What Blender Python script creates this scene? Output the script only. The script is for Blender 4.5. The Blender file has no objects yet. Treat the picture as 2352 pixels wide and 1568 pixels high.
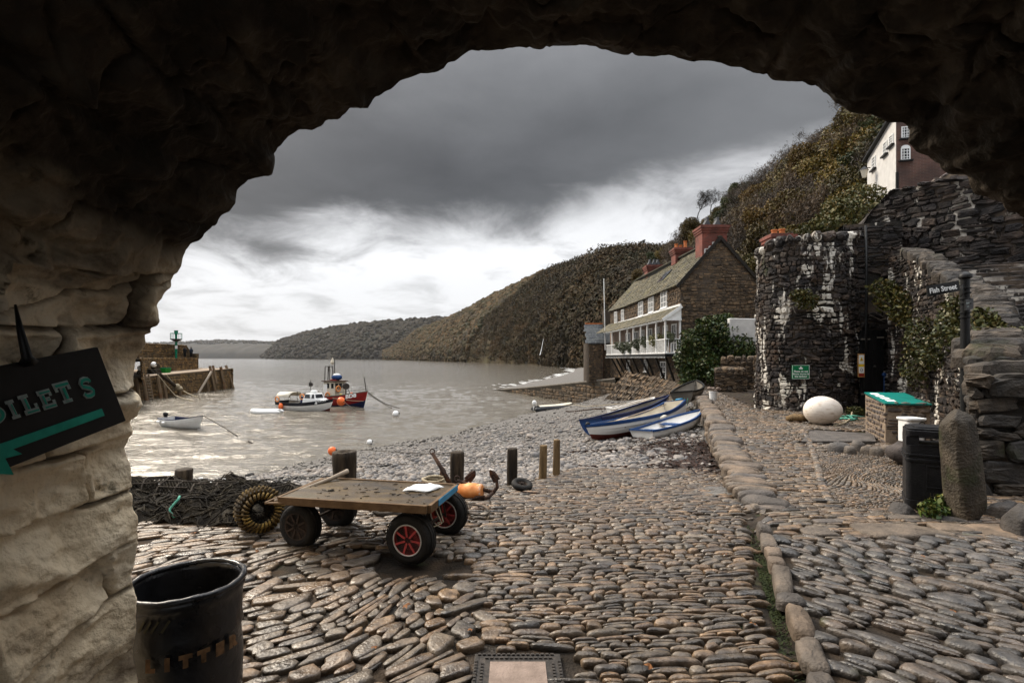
import bpy, math, random
import numpy as np
from mathutils import Vector, Matrix
R = math.radians
rng = np.random.default_rng(7)
random.seed(7)
sc = bpy.context.scene
COL = sc.collection
F = 1176.0; CX = 1176.0; HY = 822.0; EYE = 1.6; SEA = -3.4

# ---------------------------------------------------------------- geometry helpers
def P(px, py, y):
    return np.array([(px - CX) / F * y, y, EYE - (py - HY) / F * y])
def G(px, py, z=0.0):
    y = (EYE - z) * F / (py - HY)
    return np.array([(px - CX) / F * y, y, z])

def hash3(i, j, k, s):
    n = (i * 374761393 + j * 668265263 + k * 2147483647 + s * 1274126177).astype(np.int64) & 0xffffffff
    n = ((n ^ (n >> 13)) * 1274126177) & 0xffffffff
    n = ((n ^ (n >> 16)) * 2246822519) & 0xffffffff
    return ((n ^ (n >> 15)) & 0xffffff) / float(0xffffff)
def vnoise(p, s=0):
    p = np.asarray(p, float)
    i = np.floor(p).astype(np.int64); f = p - i
    f = f * f * (3 - 2 * f)
    r = 0
    for a in (0, 1):
        wa = f[..., 0] if a else 1 - f[..., 0]
        for b in (0, 1):
            wb = f[..., 1] if b else 1 - f[..., 1]
            for c in (0, 1):
                wc = f[..., 2] if c else 1 - f[..., 2]
                r = r + wa * wb * wc * hash3(i[..., 0] + a, i[..., 1] + b, i[..., 2] + c, s)
    return r * 2 - 1
def fbm(p, o=4, s=0, g=.5):
    p = np.asarray(p, float); r = 0; a = 1.0
    for k in range(o):
        r = r + a * vnoise(p * (2.03 ** k) + k * 17.3, s + k); a *= g
    return r

def mk_mesh(name, V, Fs, smooth=True, attrs=None, mi=None):
    V = np.asarray(V, np.float32).reshape(-1, 3)
    if not isinstance(Fs, list): Fs = [Fs]
    Fs = [np.asarray(f, np.int32) for f in Fs if len(f)]
    me = bpy.data.meshes.new(name)
    me.vertices.add(len(V)); me.vertices.foreach_set('co', V.ravel())
    loops = np.concatenate([f.ravel() for f in Fs])
    tot = np.concatenate([np.full(len(f), f.shape[1], np.int32) for f in Fs])
    st = np.concatenate([[0], np.cumsum(tot)[:-1]]).astype(np.int32)
    me.loops.add(len(loops)); me.loops.foreach_set('vertex_index', loops)
    me.polygons.add(len(tot)); me.polygons.foreach_set('loop_start', st); me.polygons.foreach_set('loop_total', tot)
    me.polygons.foreach_set('use_smooth', np.full(len(tot), bool(smooth)))
    if mi is not None: me.polygons.foreach_set('material_index', np.asarray(mi, np.int32))
    for k, a in (attrs or {}).items():
        at = me.attributes.new(k, 'FLOAT', 'POINT'); at.data.foreach_set('value', np.asarray(a, np.float32).ravel())
    me.update(calc_edges=True); me.validate()
    return me

def setp(o, label=None, cat=None, group=None, kind=None):
    if label: o['label'] = label
    if cat: o['category'] = cat
    if group: o['group'] = group
    if kind: o['kind'] = kind
    return o
def link(name, me, mats=None, parent=None, **kw):
    o = bpy.data.objects.new(name, me); COL.objects.link(o)
    if mats is not None:
        for m in (mats if isinstance(mats, (list, tuple)) else [mats]): me.materials.append(m)
    if parent is not None:
        o.parent = parent; o.matrix_parent_inverse = world(parent).inverted()
    return setp(o, **kw)
def world(o):
    return (world(o.parent) @ o.matrix_parent_inverse @ o.matrix_basis) if o.parent else o.matrix_basis.copy()
def empty(name, loc, label, cat, group=None):
    o = bpy.data.objects.new(name, None); COL.objects.link(o); o.location = Vector([float(x) for x in loc])
    o.empty_display_size = .2
    return setp(o, label, cat, group)
def dup(o, loc=None, rotz=None, scale=None, label=None, parent=None):
    c = o.copy(); COL.objects.link(c)
    if parent is not None: c.parent = parent
    for ch in list(o.children): dup(ch, parent=c)
    if loc is not None: c.location = Vector([float(x) for x in loc])
    if rotz is not None: c.rotation_euler[2] = rotz
    if scale is not None: c.scale = (scale, scale, scale) if np.isscalar(scale) else scale
    if label: c['label'] = label
    return c

class MB:
    def __init__(s): s.v = []; s.f = []; s.m = []; s.n = 0
    def add(s, V, Fs, mi=0):
        V = np.asarray(V, float).reshape(-1, 3)
        s.v.append(V)
        for f in Fs: s.f.append(tuple(int(i) + s.n for i in f)); s.m.append(mi)
        s.n += len(V); return s
    def hexa(s, p8, mi=0):
        return s.add(p8, [(0, 3, 2, 1), (4, 5, 6, 7), (0, 1, 5, 4), (1, 2, 6, 5), (2, 3, 7, 6), (3, 0, 4, 7)], mi)
    def box(s, c, size, rz=0, mi=0, mat=None):
        x, y, z = [k / 2 for k in size]
        p = np.array([(-x, -y, -z), (x, -y, -z), (x, y, -z), (-x, y, -z), (-x, -y, z), (x, -y, z), (x, y, z), (-x, y, z)])
        M = np.array((mat if mat is not None else Matrix.Rotation(rz, 3, 'Z')).to_3x3())
        return s.hexa(p @ M.T + np.asarray(c, float), mi)
    def quadbox(s, pl, z0, z1, mi=0):
        """pl: four plan corners, z0/z1 scalars or 4-lists"""
        z0 = [z0] * 4 if np.isscalar(z0) else z0; z1 = [z1] * 4 if np.isscalar(z1) else z1
        return s.hexa([(a, b, z) for (a, b), z in zip(pl, z0)] + [(a, b, z) for (a, b), z in zip(pl, z1)], mi)
    def bar(s, a, b, w, h=None, mi=0, up=(0, 0, 1)):
        h = h or w; a = Vector([float(k) for k in a]); b = Vector([float(k) for k in b])
        d = (b - a).normalized(); u = Vector(up)
        if abs(d.dot(u)) > .98: u = Vector((0, 1, 0))
        r = d.cross(u).normalized(); u = r.cross(d)
        q = []
        for e in (a, b):
            for i, j in ((-1, -1), (1, -1), (1, 1), (-1, 1)): q.append(e + r * (w / 2 * i) + u * (h / 2 * j))
        return s.hexa([tuple(k) for k in q], mi)
    def tube(s, pts, r, seg=8, cap=True, mi=0, closed=False):
        pts = [Vector([float(k) for k in p]) for p in pts]; n = len(pts)
        rr = [r] * n if np.isscalar(r) else list(r)
        V = []; ref = None
        for i, p in enumerate(pts):
            if closed: t = pts[(i + 1) % n] - pts[i - 1]
            else: t = pts[min(i + 1, n - 1)] - pts[max(i - 1, 0)]
            t = t.normalized() if t.length > 1e-9 else Vector((0, 0, 1))
            if ref is None: ref = Vector((0, 0, 1)) if abs(t.z) < .9 else Vector((1, 0, 0))
            a = t.cross(ref)
            if a.length < 1e-5: a = t.cross(Vector((.3, .9, .2)))
            a.normalize(); b = a.cross(t); ref = b
            for k in range(seg):
                th = 2 * math.pi * k / seg
                V.append(p + (a * math.cos(th) + b * math.sin(th)) * rr[i])
        Fs = []
        for i in range(n if closed else n - 1):
            i2 = (i + 1) % n
            for k in range(seg):
                Fs.append((i * seg + k, i * seg + (k + 1) % seg, i2 * seg + (k + 1) % seg, i2 * seg + k))
        if cap and not closed: Fs += [tuple(range(seg - 1, -1, -1)), tuple(range((n - 1) * seg, n * seg))]
        return s.add([tuple(v) for v in V], Fs, mi)
    def lathe(s, prof, c=(0, 0, 0), seg=24, M=None, mi=0, wob=0, seed=0):
        V = []
        for j, (r, z) in enumerate(prof):
            for k in range(seg):
                th = 2 * math.pi * k / seg
                w = 1 + (wob * float(vnoise(np.array([math.cos(th) * 1.7, math.sin(th) * 1.7, z * 2.5]) + seed, 3)) if wob else 0)
                V.append((r * math.cos(th) * w, r * math.sin(th) * w, z))
        V = np.array(V)
        if M is not None: V = V @ np.array(M.to_3x3()).T
        V = V + np.asarray(c, float)
        Fs = []
        for j in range(len(prof) - 1):
            for k in range(seg):
                Fs.append((j * seg + k, j * seg + (k + 1) % seg, (j + 1) * seg + (k + 1) % seg, (j + 1) * seg + k))
        Fs.append(tuple(range(seg - 1, -1, -1))); Fs.append(tuple(range((len(prof) - 1) * seg, len(prof) * seg)))
        return s.add(V, Fs, mi)
    def ell(s, c, r, nu=14, nv=9, noise=0, freq=2., seed=0, M=None, mi=0, p=1.0):
        th = np.linspace(0, 2 * np.pi, nu, endpoint=False); ph = np.linspace(-np.pi / 2, np.pi / 2, nv)
        T, Ph = np.meshgrid(th, ph)
        sg = lambda q: np.sign(q) * np.abs(q) ** p
        d = np.stack([sg(np.cos(Ph)) * sg(np.cos(T)), sg(np.cos(Ph)) * sg(np.sin(T)), sg(np.sin(Ph))], -1).reshape(-1, 3)
        k = 1 + (noise * fbm(d * freq + seed * 7.1, 3, seed) if noise else 0)
        V = d * (np.asarray(r, float)) * (k[:, None] if noise else 1)
        if M is not None: V = V @ np.array(M.to_3x3()).T
        V = V + np.asarray(c, float)
        Fs = [(j * nu + i, j * nu + (i + 1) % nu, (j + 1) * nu + (i + 1) % nu, (j + 1) * nu + i) for j in range(nv - 1) for i in range(nu)]
        return s.add(V, Fs, mi)
    def grid(s, V, closed=False, mi=0):
        V = np.asarray(V, float); m, n = V.shape[:2]
        Fs = [(j * n + i, j * n + (i + 1) % n, (j + 1) * n + (i + 1) % n, (j + 1) * n + i) for j in range(m - 1) for i in range(n if closed else n - 1)]
        return s.add(V.reshape(-1, 3), Fs, mi)
    def build(s, name, mats, parent=None, smooth=False, bevel=0, **kw):
        V = np.concatenate(s.v)
        me = bpy.data.meshes.new(name); me.from_pydata(V.tolist(), [], s.f)
        me.polygons.foreach_set('material_index', np.array(s.m, np.int32))
        me.polygons.foreach_set('use_smooth', np.full(len(s.f), bool(smooth)))
        me.update()
        o = link(name, me, mats, parent, **kw)
        if bevel:
            b = o.modifiers.new('bevel', 'BEVEL'); b.width = bevel; b.segments = 2; b.limit_method = 'ANGLE'; b.angle_limit = R(40)
        if smooth == 'auto':
            e = o.modifiers.new('wn', 'EDGE_SPLIT'); e.split_angle = R(40)
        return o

def text_mb(mb, s, size, org, ux, uy, mi=0, depth=.002, align='CENTER', bold=0):
    cu = bpy.data.curves.new('lettering', 'FONT'); cu.body = s; cu.size = size; cu.align_x = align; cu.extrude = depth; cu.offset = bold
    cu.resolution_u = 3
    o = bpy.data.objects.new('tmp', cu); COL.objects.link(o)
    dg = bpy.context.evaluated_depsgraph_get(); me = bpy.data.meshes.new_from_object(o.evaluated_get(dg))
    V = np.array([v.co[:] for v in me.vertices]) if len(me.vertices) else np.zeros((0, 3))
    ux = np.asarray(ux, float); uy = np.asarray(uy, float); un = np.cross(ux, uy); un = un / np.linalg.norm(un)
    if len(V): mb.add(np.asarray(org, float) + V[:, :1] * ux + V[:, 1:2] * uy + V[:, 2:] * un, [tuple(p.vertices) for p in me.polygons], mi)
    bpy.data.objects.remove(o); bpy.data.curves.remove(cu); bpy.data.meshes.remove(me)

# ---------------------------------------------------------------- stones set in courses
def pack(U0, U1, V0, V1, rh, ln, split=.25, rv=.35, lv=.5, seed=0):
    g = np.random.default_rng(seed); out = []; v = V0
    while v < V1:
        h = rh * g.uniform(1 - rv, 1 + rv); u = U0 - g.uniform(0, ln)
        while u < U1:
            l = ln * np.exp(g.normal(0, lv * .7)); l = min(max(l, ln * .4), ln * 2.3)
            if g.random() < split and h > rh * .9:
                k = g.uniform(.38, .62)
                out.append((u + l / 2, v + h * k / 2, l / 2, h * k / 2)); out.append((u + l / 2 + g.uniform(-.1, .1) * l, v + h * (k + 1) / 2, l / 2, h * (1 - k) / 2))
            else: out.append((u + l / 2, v + h / 2, l / 2, h / 2))
            u += l
        v += h
    return np.array(out)
RING = np.array([(1.0, -1.2), (1.03, -.2), (.99, .3), (.88, .68), (.66, .9), (.34, .99)])
RINGA = np.array([(1.0, -1.2), (1.02, -.1), (1.0, .5), (.92, .86), (.66, .98), (.3, 1.0)])
BOXR = np.array([(1.0, -1.0), (1.0, .7), (.96, .95), (.6, 1.0), (.2, 1.0)])
def stones(cells, surf, hk=.6, hmax=.05, gap=.006, power=.6, seed=0, seg=12, irr=.09, rot=.06, jit=.1, ring=RING, tilt=.15, hvar=.25, rough=.04):
    """verts, faces, per-vertex rnd for one rounded stone per cell; surf(u,v,h) -> xyz"""
    g = np.random.default_rng(seed + 11); S = len(cells); th = np.linspace(0, 2 * np.pi, seg, endpoint=False)
    K = len(ring)
    uc, vc, hu, hv = [cells[:, i][:, None, None] for i in range(4)]
    a = np.ones((S, 1, seg))
    for k, am in ((2, .5), (3, 1.), (4, .8), (5, .6)):
        a = a + irr * am * g.normal(0, .6, (S, 1, 1)) * np.cos(k * th[None, None] + g.uniform(0, 6.28, (S, 1, 1)))
    pw = power * g.uniform(.75, 1.2, (S, 1, 1))
    c, s = np.cos(th)[None, None], np.sin(th)[None, None]
    ex = np.sign(c) * np.abs(c) ** pw; ey = np.sign(s) * np.abs(s) ** pw
    rr = ring[:, 0][None, :, None]; zz = ring[:, 1][None, :, None]
    x = np.maximum(hu - gap, hu * .6) * rr * ex * a; y = np.maximum(hv - gap, hv * .6) * rr * ey * a
    H = np.minimum(np.minimum(hu, hv) * hk, hmax) * g.uniform(1 - hvar, 1 + hvar, (S, 1, 1))
    z = H * zz * (1 + tilt * g.normal(0, 1, (S, 1, 1)) * ex * rr + tilt * g.normal(0, 1, (S, 1, 1)) * ey * rr) * (1 + rough * 2 * g.normal(0, 1, (S, K, seg)) * (zz > 0))
    x = x * (1 + rough * g.normal(0, .5, (S, K, seg))); y = y * (1 + rough * g.normal(0, .5, (S, K, seg)))
    zt = H[:, 0, 0] * g.uniform(.92, 1.08, S)
    an = g.normal(0, rot, (S, 1, 1)); ca, sa = np.cos(an), np.sin(an)
    x, y = x * ca - y * sa, x * sa + y * ca
    uo = uc + g.normal(0, jit, (S, 1, 1)) * hu * .3; vo = vc + g.normal(0, jit, (S, 1, 1)) * hv
    uu = np.concatenate([(uo + x).reshape(S, -1), uo.reshape(S, 1)], 1); vv = np.concatenate([(vo + y).reshape(S, -1), vo.reshape(S, 1)], 1)
    hh = np.concatenate([z.reshape(S, -1), zt[:, None]], 1)
    V = surf(uu.ravel(), vv.ravel(), hh.ravel())
    nv = K * seg + 1
    q = []
    for j in range(K - 1):
        for k in range(seg): q.append((j * seg + k, j * seg + (k + 1) % seg, (j + 1) * seg + (k + 1) % seg, (j + 1) * seg + k))
    t = [((K - 1) * seg + k, (K - 1) * seg + (k + 1) % seg, K * seg) for k in range(seg)]
    off = (np.arange(S) * nv)[:, None, None]
    Q = (np.array(q)[None] + off).reshape(-1, 4); T = (np.array(t)[None] + off).reshape(-1, 3)
    rnd = np.repeat(g.random(S), nv); rn2 = np.repeat(g.random(S), nv)
    return V, Q, T, rnd, rn2
def stone_obj(name, batches, mats, parent=None, extra=None, smooth=True, **kw):
    """batches of stones(...) (+ extra (V, quads) backing) joined into one mesh"""
    Vs, Qs, Ts, A, B = [], [], [], [], []; n = 0; mi = []
    for V, Q, T, a, b in batches:
        Vs.append(V); Qs.append(Q + n); Ts.append(T + n); A.append(a); B.append(b); n += len(V)
    nq = sum(len(q) for q in Qs); me_ = [0] * nq
    if extra:
        for V, Q in extra:
            V = np.asarray(V, float).reshape(-1, 3); Vs.append(V); Qs.append(np.asarray(Q) + n); A.append(np.full(len(V), .5)); B.append(np.full(len(V), .5)); n += len(V); me_ += [1] * len(Q)
    me_ += [0] * sum(len(t) for t in Ts)
    me = mk_mesh(name, np.concatenate(Vs), [np.concatenate(Qs), np.concatenate(Ts)], smooth, {'rnd': np.concatenate(A), 'rnd2': np.concatenate(B)}, me_)
    return link(name, me, mats, parent, **kw)
def gridfaces(m, n, closed=False):
    i = np.arange(n if closed else n - 1); j = np.arange(m - 1); I, J = np.meshgrid(i, j)
    a = J * n + I; b = J * n + (I + 1) % n
    return np.stack([a, b, b + n, a + n], -1).reshape(-1, 4)

class Path:
    """plan polyline with normals, for walls; outward = right-hand side of travel times sgn"""
    def __init__(s, pts, sgn=1, smooth=True):
        p = np.array(pts, float)
        if smooth and len(p) > 2:
            t = np.arange(len(p)); tt = np.linspace(0, len(p) - 1, (len(p) - 1) * 12 + 1); q = []
            for x in tt:
                i = min(int(x), len(p) - 2); f = x - i
                p0, p1, p2, p3 = p[max(i - 1, 0)], p[i], p[i + 1], p[min(i + 2, len(p) - 1)]
                q.append(.5 * ((2 * p1) + (-p0 + p2) * f + (2 * p0 - 5 * p1 + 4 * p2 - p3) * f * f + (-p0 + 3 * p1 - 3 * p2 + p3) * f ** 3))
            p = np.array(q)
        s.p = p; d = np.linalg.norm(np.diff(p, axis=0), axis=1); s.s = np.concatenate([[0], np.cumsum(d)]); s.L = s.s[-1]; s.sgn = sgn
    def at(s, u):
        u = np.asarray(u, float); x = np.interp(u, s.s, s.p[:, 0]); y = np.interp(u, s.s, s.p[:, 1])
        e = .05; dx = np.interp(u + e, s.s, s.p[:, 0]) - np.interp(u - e, s.s, s.p[:, 0]); dy = np.interp(u + e, s.s, s.p[:, 1]) - np.interp(u - e, s.s, s.p[:, 1])
        l = np.hypot(dx, dy) + 1e-9
        return x, y, s.sgn * dy / l, -s.sgn * dx / l
    def surf(s, bump=.04, batter=0):
        def f(u, v, h):
            x, y, nx, ny = s.at(u)
            w = bump * fbm(np.stack([x * .7, y * .7, v * .7], -1), 3, 5) - batter * v
            return np.stack([x + nx * (h + w), y + ny * (h + w), v], -1)
        return f

# ---------------------------------------------------------------- materials
def nt(m):
    m.use_nodes = True; t = m.node_tree
    return t, t.nodes, t.links
def ramp(n, stops):
    r = n.new('ShaderNodeValToRGB'); e = r.color_ramp.elements
    while len(e) < len(stops): e.new(.5)
    for el, (p, c) in zip(e, stops):
        el.position = p; el.color = (c[0], c[1], c[2], 1) if not np.isscalar(c) else (c, c, c, 1)
    return r
def mixc(n, l, fac, a, b, mode='MIX'):
    m = n.new('ShaderNodeMix'); m.data_type = 'RGBA'; m.blend_type = mode
    for k, x in ((0, fac), (6, a), (7, b)):
        if hasattr(x, 'links'): l.new(x, m.inputs[k])
        elif k == 0: m.inputs[0].default_value = x
        else: m.inputs[k].default_value = (*x, 1) if not np.isscalar(x) else (x, x, x, 1)
    return m.outputs[2]
def pmat(name, stops, scale=6, rough=.7, bump=0, bscale=None, detail=5, stretch=(1, 1, 1), attr=None, over=None, metal=0, rvar=0, spec=.22, dist=.0, coat=0, bdist=.02):
    """stops: colours of a noise ramp; attr: ramp of a per-stone random value multiplied in;
    over: list of (colour, scale, lo, hi, stretch) stains of their own shape laid over"""
    m = bpy.data.materials.new(name); t, n, l = nt(m); b = n['Principled BSDF']
    tc = n.new('ShaderNodeTexCoord'); mp = n.new('ShaderNodeMapping'); mp.inputs['Scale'].default_value = stretch
    l.new(tc.outputs['Object'], mp.inputs[0])
    nz = n.new('ShaderNodeTexNoise'); nz.inputs['Scale'].default_value = scale; nz.inputs['Detail'].default_value = detail; nz.inputs['Distortion'].default_value = dist
    l.new(mp.outputs[0], nz.inputs['Vector'])
    if len(stops) == 1: stops = [tuple(k * .88 for k in stops[0]), tuple(k * 1.1 for k in stops[0])]
    k = len(stops); r = ramp(n, [(.3 + .4 * i / (k - 1), s) for i, s in enumerate(stops)]); l.new(nz.outputs[0], r.inputs[0])
    col = r.outputs[0]
    if attr:
        at = n.new('ShaderNodeAttribute'); at.attribute_name = 'rnd'
        r2 = ramp(n, [(i / (len(attr) - 1), a) for i, a in enumerate(attr)]); l.new(at.outputs['Fac'], r2.inputs[0])
        col = mixc(n, l, 1, col, r2.outputs[0], 'MULTIPLY')
    for (c, s2, lo, hi, st) in (over or []):
        m2 = n.new('ShaderNodeMapping'); m2.inputs['Scale'].default_value = st; m2.inputs['Location'].default_value = (s2, s2 * .37, c[0] * 31); l.new(tc.outputs['Object'], m2.inputs[0])
        z2 = n.new('ShaderNodeTexNoise'); z2.inputs['Scale'].default_value = s2; z2.inputs['Detail'].default_value = 6; z2.inputs['Roughness'].default_value = .62; l.new(m2.outputs[0], z2.inputs['Vector'])
        r3 = ramp(n, [(lo, 0.), (hi, 1.)]); l.new(z2.outputs[0], r3.inputs[0])
        col = mixc(n, l, r3.outputs[0], col, c)
    l.new(col, b.inputs['Base Color'])
    b.inputs['Roughness'].default_value = rough; b.inputs['Metallic'].default_value = metal; b.inputs['Specular IOR Level'].default_value = spec
    if coat: b.inputs['Coat Weight'].default_value = coat
    if rvar:
        z3 = n.new('ShaderNodeTexNoise'); z3.inputs['Scale'].default_value = scale * .6; l.new(tc.outputs['Object'], z3.inputs['Vector'])
        r4 = ramp(n, [(.35, rough - rvar), (.65, rough + rvar)]); l.new(z3.outputs[0], r4.inputs[0]); l.new(r4.outputs[0], b.inputs['Roughness'])
    if bump:
        z4 = n.new('ShaderNodeTexNoise'); z4.inputs['Scale'].default_value = bscale or scale * 5; z4.inputs['Detail'].default_value = 6; l.new(mp.outputs[0], z4.inputs['Vector'])
        bp = n.new('ShaderNodeBump'); bp.inputs['Strength'].default_value = bump; bp.inputs['Distance'].default_value = bdist; l.new(z4.outputs[0], bp.inputs['Height']); l.new(bp.outputs[0], b.inputs['Normal'])
    return m
GREYS = [(.55, .55, .58), (.9, .86, .82), (1.25, 1.12, 1.0), (.75, .78, .85), (1.35, 1.2, 1.05)]
M = {}
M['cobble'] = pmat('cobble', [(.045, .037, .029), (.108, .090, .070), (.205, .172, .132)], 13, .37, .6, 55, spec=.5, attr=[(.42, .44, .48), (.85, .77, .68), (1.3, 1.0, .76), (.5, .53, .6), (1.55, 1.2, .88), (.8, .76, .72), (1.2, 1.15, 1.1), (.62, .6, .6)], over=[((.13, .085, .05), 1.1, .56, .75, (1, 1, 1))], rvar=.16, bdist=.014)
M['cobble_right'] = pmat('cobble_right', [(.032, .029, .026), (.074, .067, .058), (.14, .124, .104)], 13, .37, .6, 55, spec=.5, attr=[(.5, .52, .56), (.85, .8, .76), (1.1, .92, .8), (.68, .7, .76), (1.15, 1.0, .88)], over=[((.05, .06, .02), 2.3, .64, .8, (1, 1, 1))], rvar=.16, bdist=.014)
M['earth'] = pmat('earth', [(.008, .006, .004), (.022, .015, .009), (.05, .032, .018)], 5, .75, .8, 60, over=[((.11, .075, .04), .9, .6, .75, (1, 1, 1)), ((.03, .045, .012), 2.1, .62, .72, (1, 1, 1))], rvar=.3)
M['moss'] = pmat('moss', [(.02, .035, .008), (.05, .07, .015)], 30, .9, 1, 90)
M['pebble'] = pmat('pebble', [(.145, .135, .126), (.235, .22, .205)], 8, .6, .3, 50, attr=[(.35, .37, .4), (.85, .82, .78), (1.15, 1.02, .9), (.6, .63, .68), (1.3, 1.2, 1.1), (.5, .51, .54), (1.7, 1.65, 1.6)])
M['pebble_wet'] = pmat('pebble_wet', [(.03, .028, .026), (.06, .055, .05)], 8, .3, .3, 50, attr=[(.6, .6, .6), (1, .95, .9), (1.3, 1.2, 1.05)])
M['beach'] = pmat('beach', [(.06, .055, .05), (.115, .107, .098), (.17, .16, .147)], 7, .8, 1, 25, bdist=.05)
M['wallstone'] = pmat('wallstone', [(.012, .011, .011), (.032, .028, .026), (.075, .062, .052)], 4, .7, .8, 30, attr=[(.55, .55, .6), (1., .95, .9), (1.5, 1.25, 1.05), (.8, .8, .85)],
    over=[((.09, .055, .035), .8, .6, .72, (1, 1, .5)), ((.56, .52, .45), .8, .585, .605, (1.5, 1.5, .75)), ((.585, .55, .49), 1.45, .585, .62, (1.7, 1.7, .27)), ((.03, .045, .012), 1.6, .66, .76, (1, 1, .6))])
M['wallstone_dark'] = pmat('wallstone_dark', [(.010, .009, .009), (.024, .021, .020), (.055, .046, .04)], 4, .7, .8, 30, attr=[(.55, .55, .6), (1., .95, .9), (1.5, 1.25, 1.05), (.8, .8, .85)],
    over=[((.5, .47, .42), 1.1, .64, .69, (1.4, 1.4, .34))])
M['mortar_dark'] = pmat('mortar_dark', [(.012, .011, .010), (.03, .026, .022)], 6, .9, .6, 30, over=[((.5, .46, .4), .8, .585, .605, (1.5, 1.5, .75)), ((.10, .075, .055), 1.1, .5, .65, (1, 1, 1))])
M['parapet'] = pmat('parapet', [(.055, .05, .044), (.10, .088, .075), (.15, .13, .11)], 6, .65, .7, 40, attr=GREYS, over=[((.045, .05, .02), 1.7, .6, .75, (1, 1, 1))])
M['coping'] = pmat('coping', [(.022, .02, .018), (.05, .044, .037), (.085, .072, .058)], 5, .7, .8, 35, attr=GREYS, over=[((.035, .04, .015), 1.5, .58, .75, (1, 1, 1))])
M['brownstone'] = pmat('brownstone', [(.022, .018, .013), (.05, .04, .029), (.09, .072, .052)], 5, .6, .9, 40, over=[((.03, .035, .012), 2.5, .55, .7, (1, 1, 1)), ((.14, .115, .09), 7, .62, .7, (1, 1, 1))])
M['kerb'] = pmat('kerb', [(.075, .066, .057), (.125, .11, .094), (.18, .152, .124)], 6, .6, .7, 45, attr=[(.65, .66, .7), (1, .92, .84), (1.2, 1.02, .86), (.8, .8, .84)], over=[((.05, .04, .03), 2.5, .6, .75, (1, 1, 1))], rvar=.12)
M['housestone'] = pmat('housestone', [(.048, .038, .028), (.092, .073, .053), (.15, .12, .088)], 3, .8, .5, 20, attr=[(.5, .5, .52), (1., .9, .8), (1.5, 1.25, 1.0), (.75, .72, .7)])
M['mortar_house'] = pmat('mortar_house', [(.05, .04, .03), (.09, .07, .055)], 4, .9, .4, 20)
M['quaystone'] = pmat('quaystone', [(.06, .04, .02), (.13, .085, .04), (.21, .145, .07)], 1.5, .8, .4, 10, attr=[(.5, .5, .5), (1., .9, .8), (1.3, 1.15, .9), (.7, .66, .6)], over=[((.03, .028, .014), .35, .55, .7, (1, 1, 1.6))])
M['mortar_quay'] = pmat('mortar_quay', [(.04, .028, .016), (.08, .055, .03)], 2, .9)
M['whitewash'] = pmat('whitewash', [(.48, .47, .455), (.6, .59, .57)], 3, .8, .2, 30)
M['white_paint'] = pmat('white_paint', [(.72, .72, .70), (.8, .8, .79)], 4, .4, over=[((.35, .28, .2), 2.2, .66, .8, (1, 1, 1))])
M['boat_white'] = pmat('boat_white', [(.68, .67, .64), (.78, .77, .75)], 3, .3, over=[((.42, .33, .22), 2.0, .64, .82, (1, 1, .4))])
M['blue_paint'] = pmat('blue_paint', [(.010, .038, .125), (.016, .055, .17)], 5, .35)
M['dark_blue'] = pmat('dark_blue', [(.008, .014, .05), (.014, .022, .075)], 5, .35)
M['navy_black'] = pmat('navy_black', [(.008, .009, .013), (.014, .016, .024)], 5, .4)
M['red_paint'] = pmat('red_paint', [(.20, .012, .012), (.30, .02, .018)], 3, .35, over=[((.09, .02, .015), 1.5, .6, .8, (1, 1, .5))])
M['antifoul'] = pmat('antifoul', [(.08, .016, .012), (.13, .028, .02)], 5, .7)
M['cream'] = pmat('cream', [(.52, .47, .38), (.62, .57, .47)], 4, .45)
M['black_paint'] = pmat('black_paint', [(.006, .006, .006), (.012, .012, .012)], 6, .45)
M['tar'] = pmat('tar', [(.008, .007, .006), (.02, .016, .012)], 8, .5, .3, 40)
M['bin_black'] = pmat('bin_black', [(.007, .007, .008), (.015, .015, .017)], 14, .32, .5, 34, rvar=.1, bdist=.006, spec=.45)
M['bin_matt'] = pmat('bin_matt', [(.008, .008, .009), (.014, .014, .015)], 14, .42, .25, 60)
M['rubber'] = pmat('rubber', [(.010, .0095, .009), (.022, .020, .018)], 12, .75, .4, 90, over=[((.05, .038, .026), 5, .58, .75, (1, 1, 1))])
M['rim_red'] = pmat('rim_red', [(.34, .035, .035), (.5, .075, .07)], 14, .5, over=[((.10, .045, .03), 14, .56, .7, (1, 1, 1))])
M['rim_edge'] = pmat('rim_edge', [(.42, .40, .37), (.55, .52, .48)], 10, .5)
M['rim_dark'] = pmat('rim_dark', [(.02, .015, .012), (.05, .032, .022)], 18, .7)
M['ply'] = pmat('ply', [(.02, .012, .005), (.055, .034, .012), (.10, .064, .022)], 3, .36, .4, 40, stretch=(1, 4, 1), over=[((.018, .013, .008), 5, .56, .66, (1, 1, 1)), ((.03, .03, .012), 1.6, .55, .75, (1, 1, 1))])
M['frame_brown'] = pmat('frame_brown', [(.08, .045, .02), (.14, .085, .042)], 10, .65, .3, 40)
M['light_blue'] = pmat('light_blue', [(.03, .17, .30), (.05, .24, .4)], 10, .5)
M['wood_dark'] = pmat('wood_dark', [(.012, .009, .006), (.035, .025, .016), (.075, .055, .035)], 5, .75, .9, 22, stretch=(3, 3, .35), bdist=.03)
M['wood_post'] = pmat('wood_post', [(.07, .045, .02), (.14, .09, .042), (.2, .135, .065)], 5, .75, .6, 22, stretch=(3, 3, .35), over=[((.025, .03, .01), 3, .58, .7, (1, 1, .5))])
M['wood_pale'] = pmat('wood_pale', [(.2, .16, .12), (.34, .28, .21)], 5, .7, .3, 22, stretch=(3, 3, .4))
M['wood_pile'] = pmat('wood_pile', [(.09, .06, .035), (.2, .14, .085)], 2, .8, .4, 10, stretch=(2, 2, .3), over=[((.13, .045, .012), .7, .55, .7, (1, 1, 1))])
M['rust'] = pmat('rust', [(.018, .012, .01), (.045, .025, .017), (.10, .045, .02)], 14, .8, .8, 50)
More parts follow.
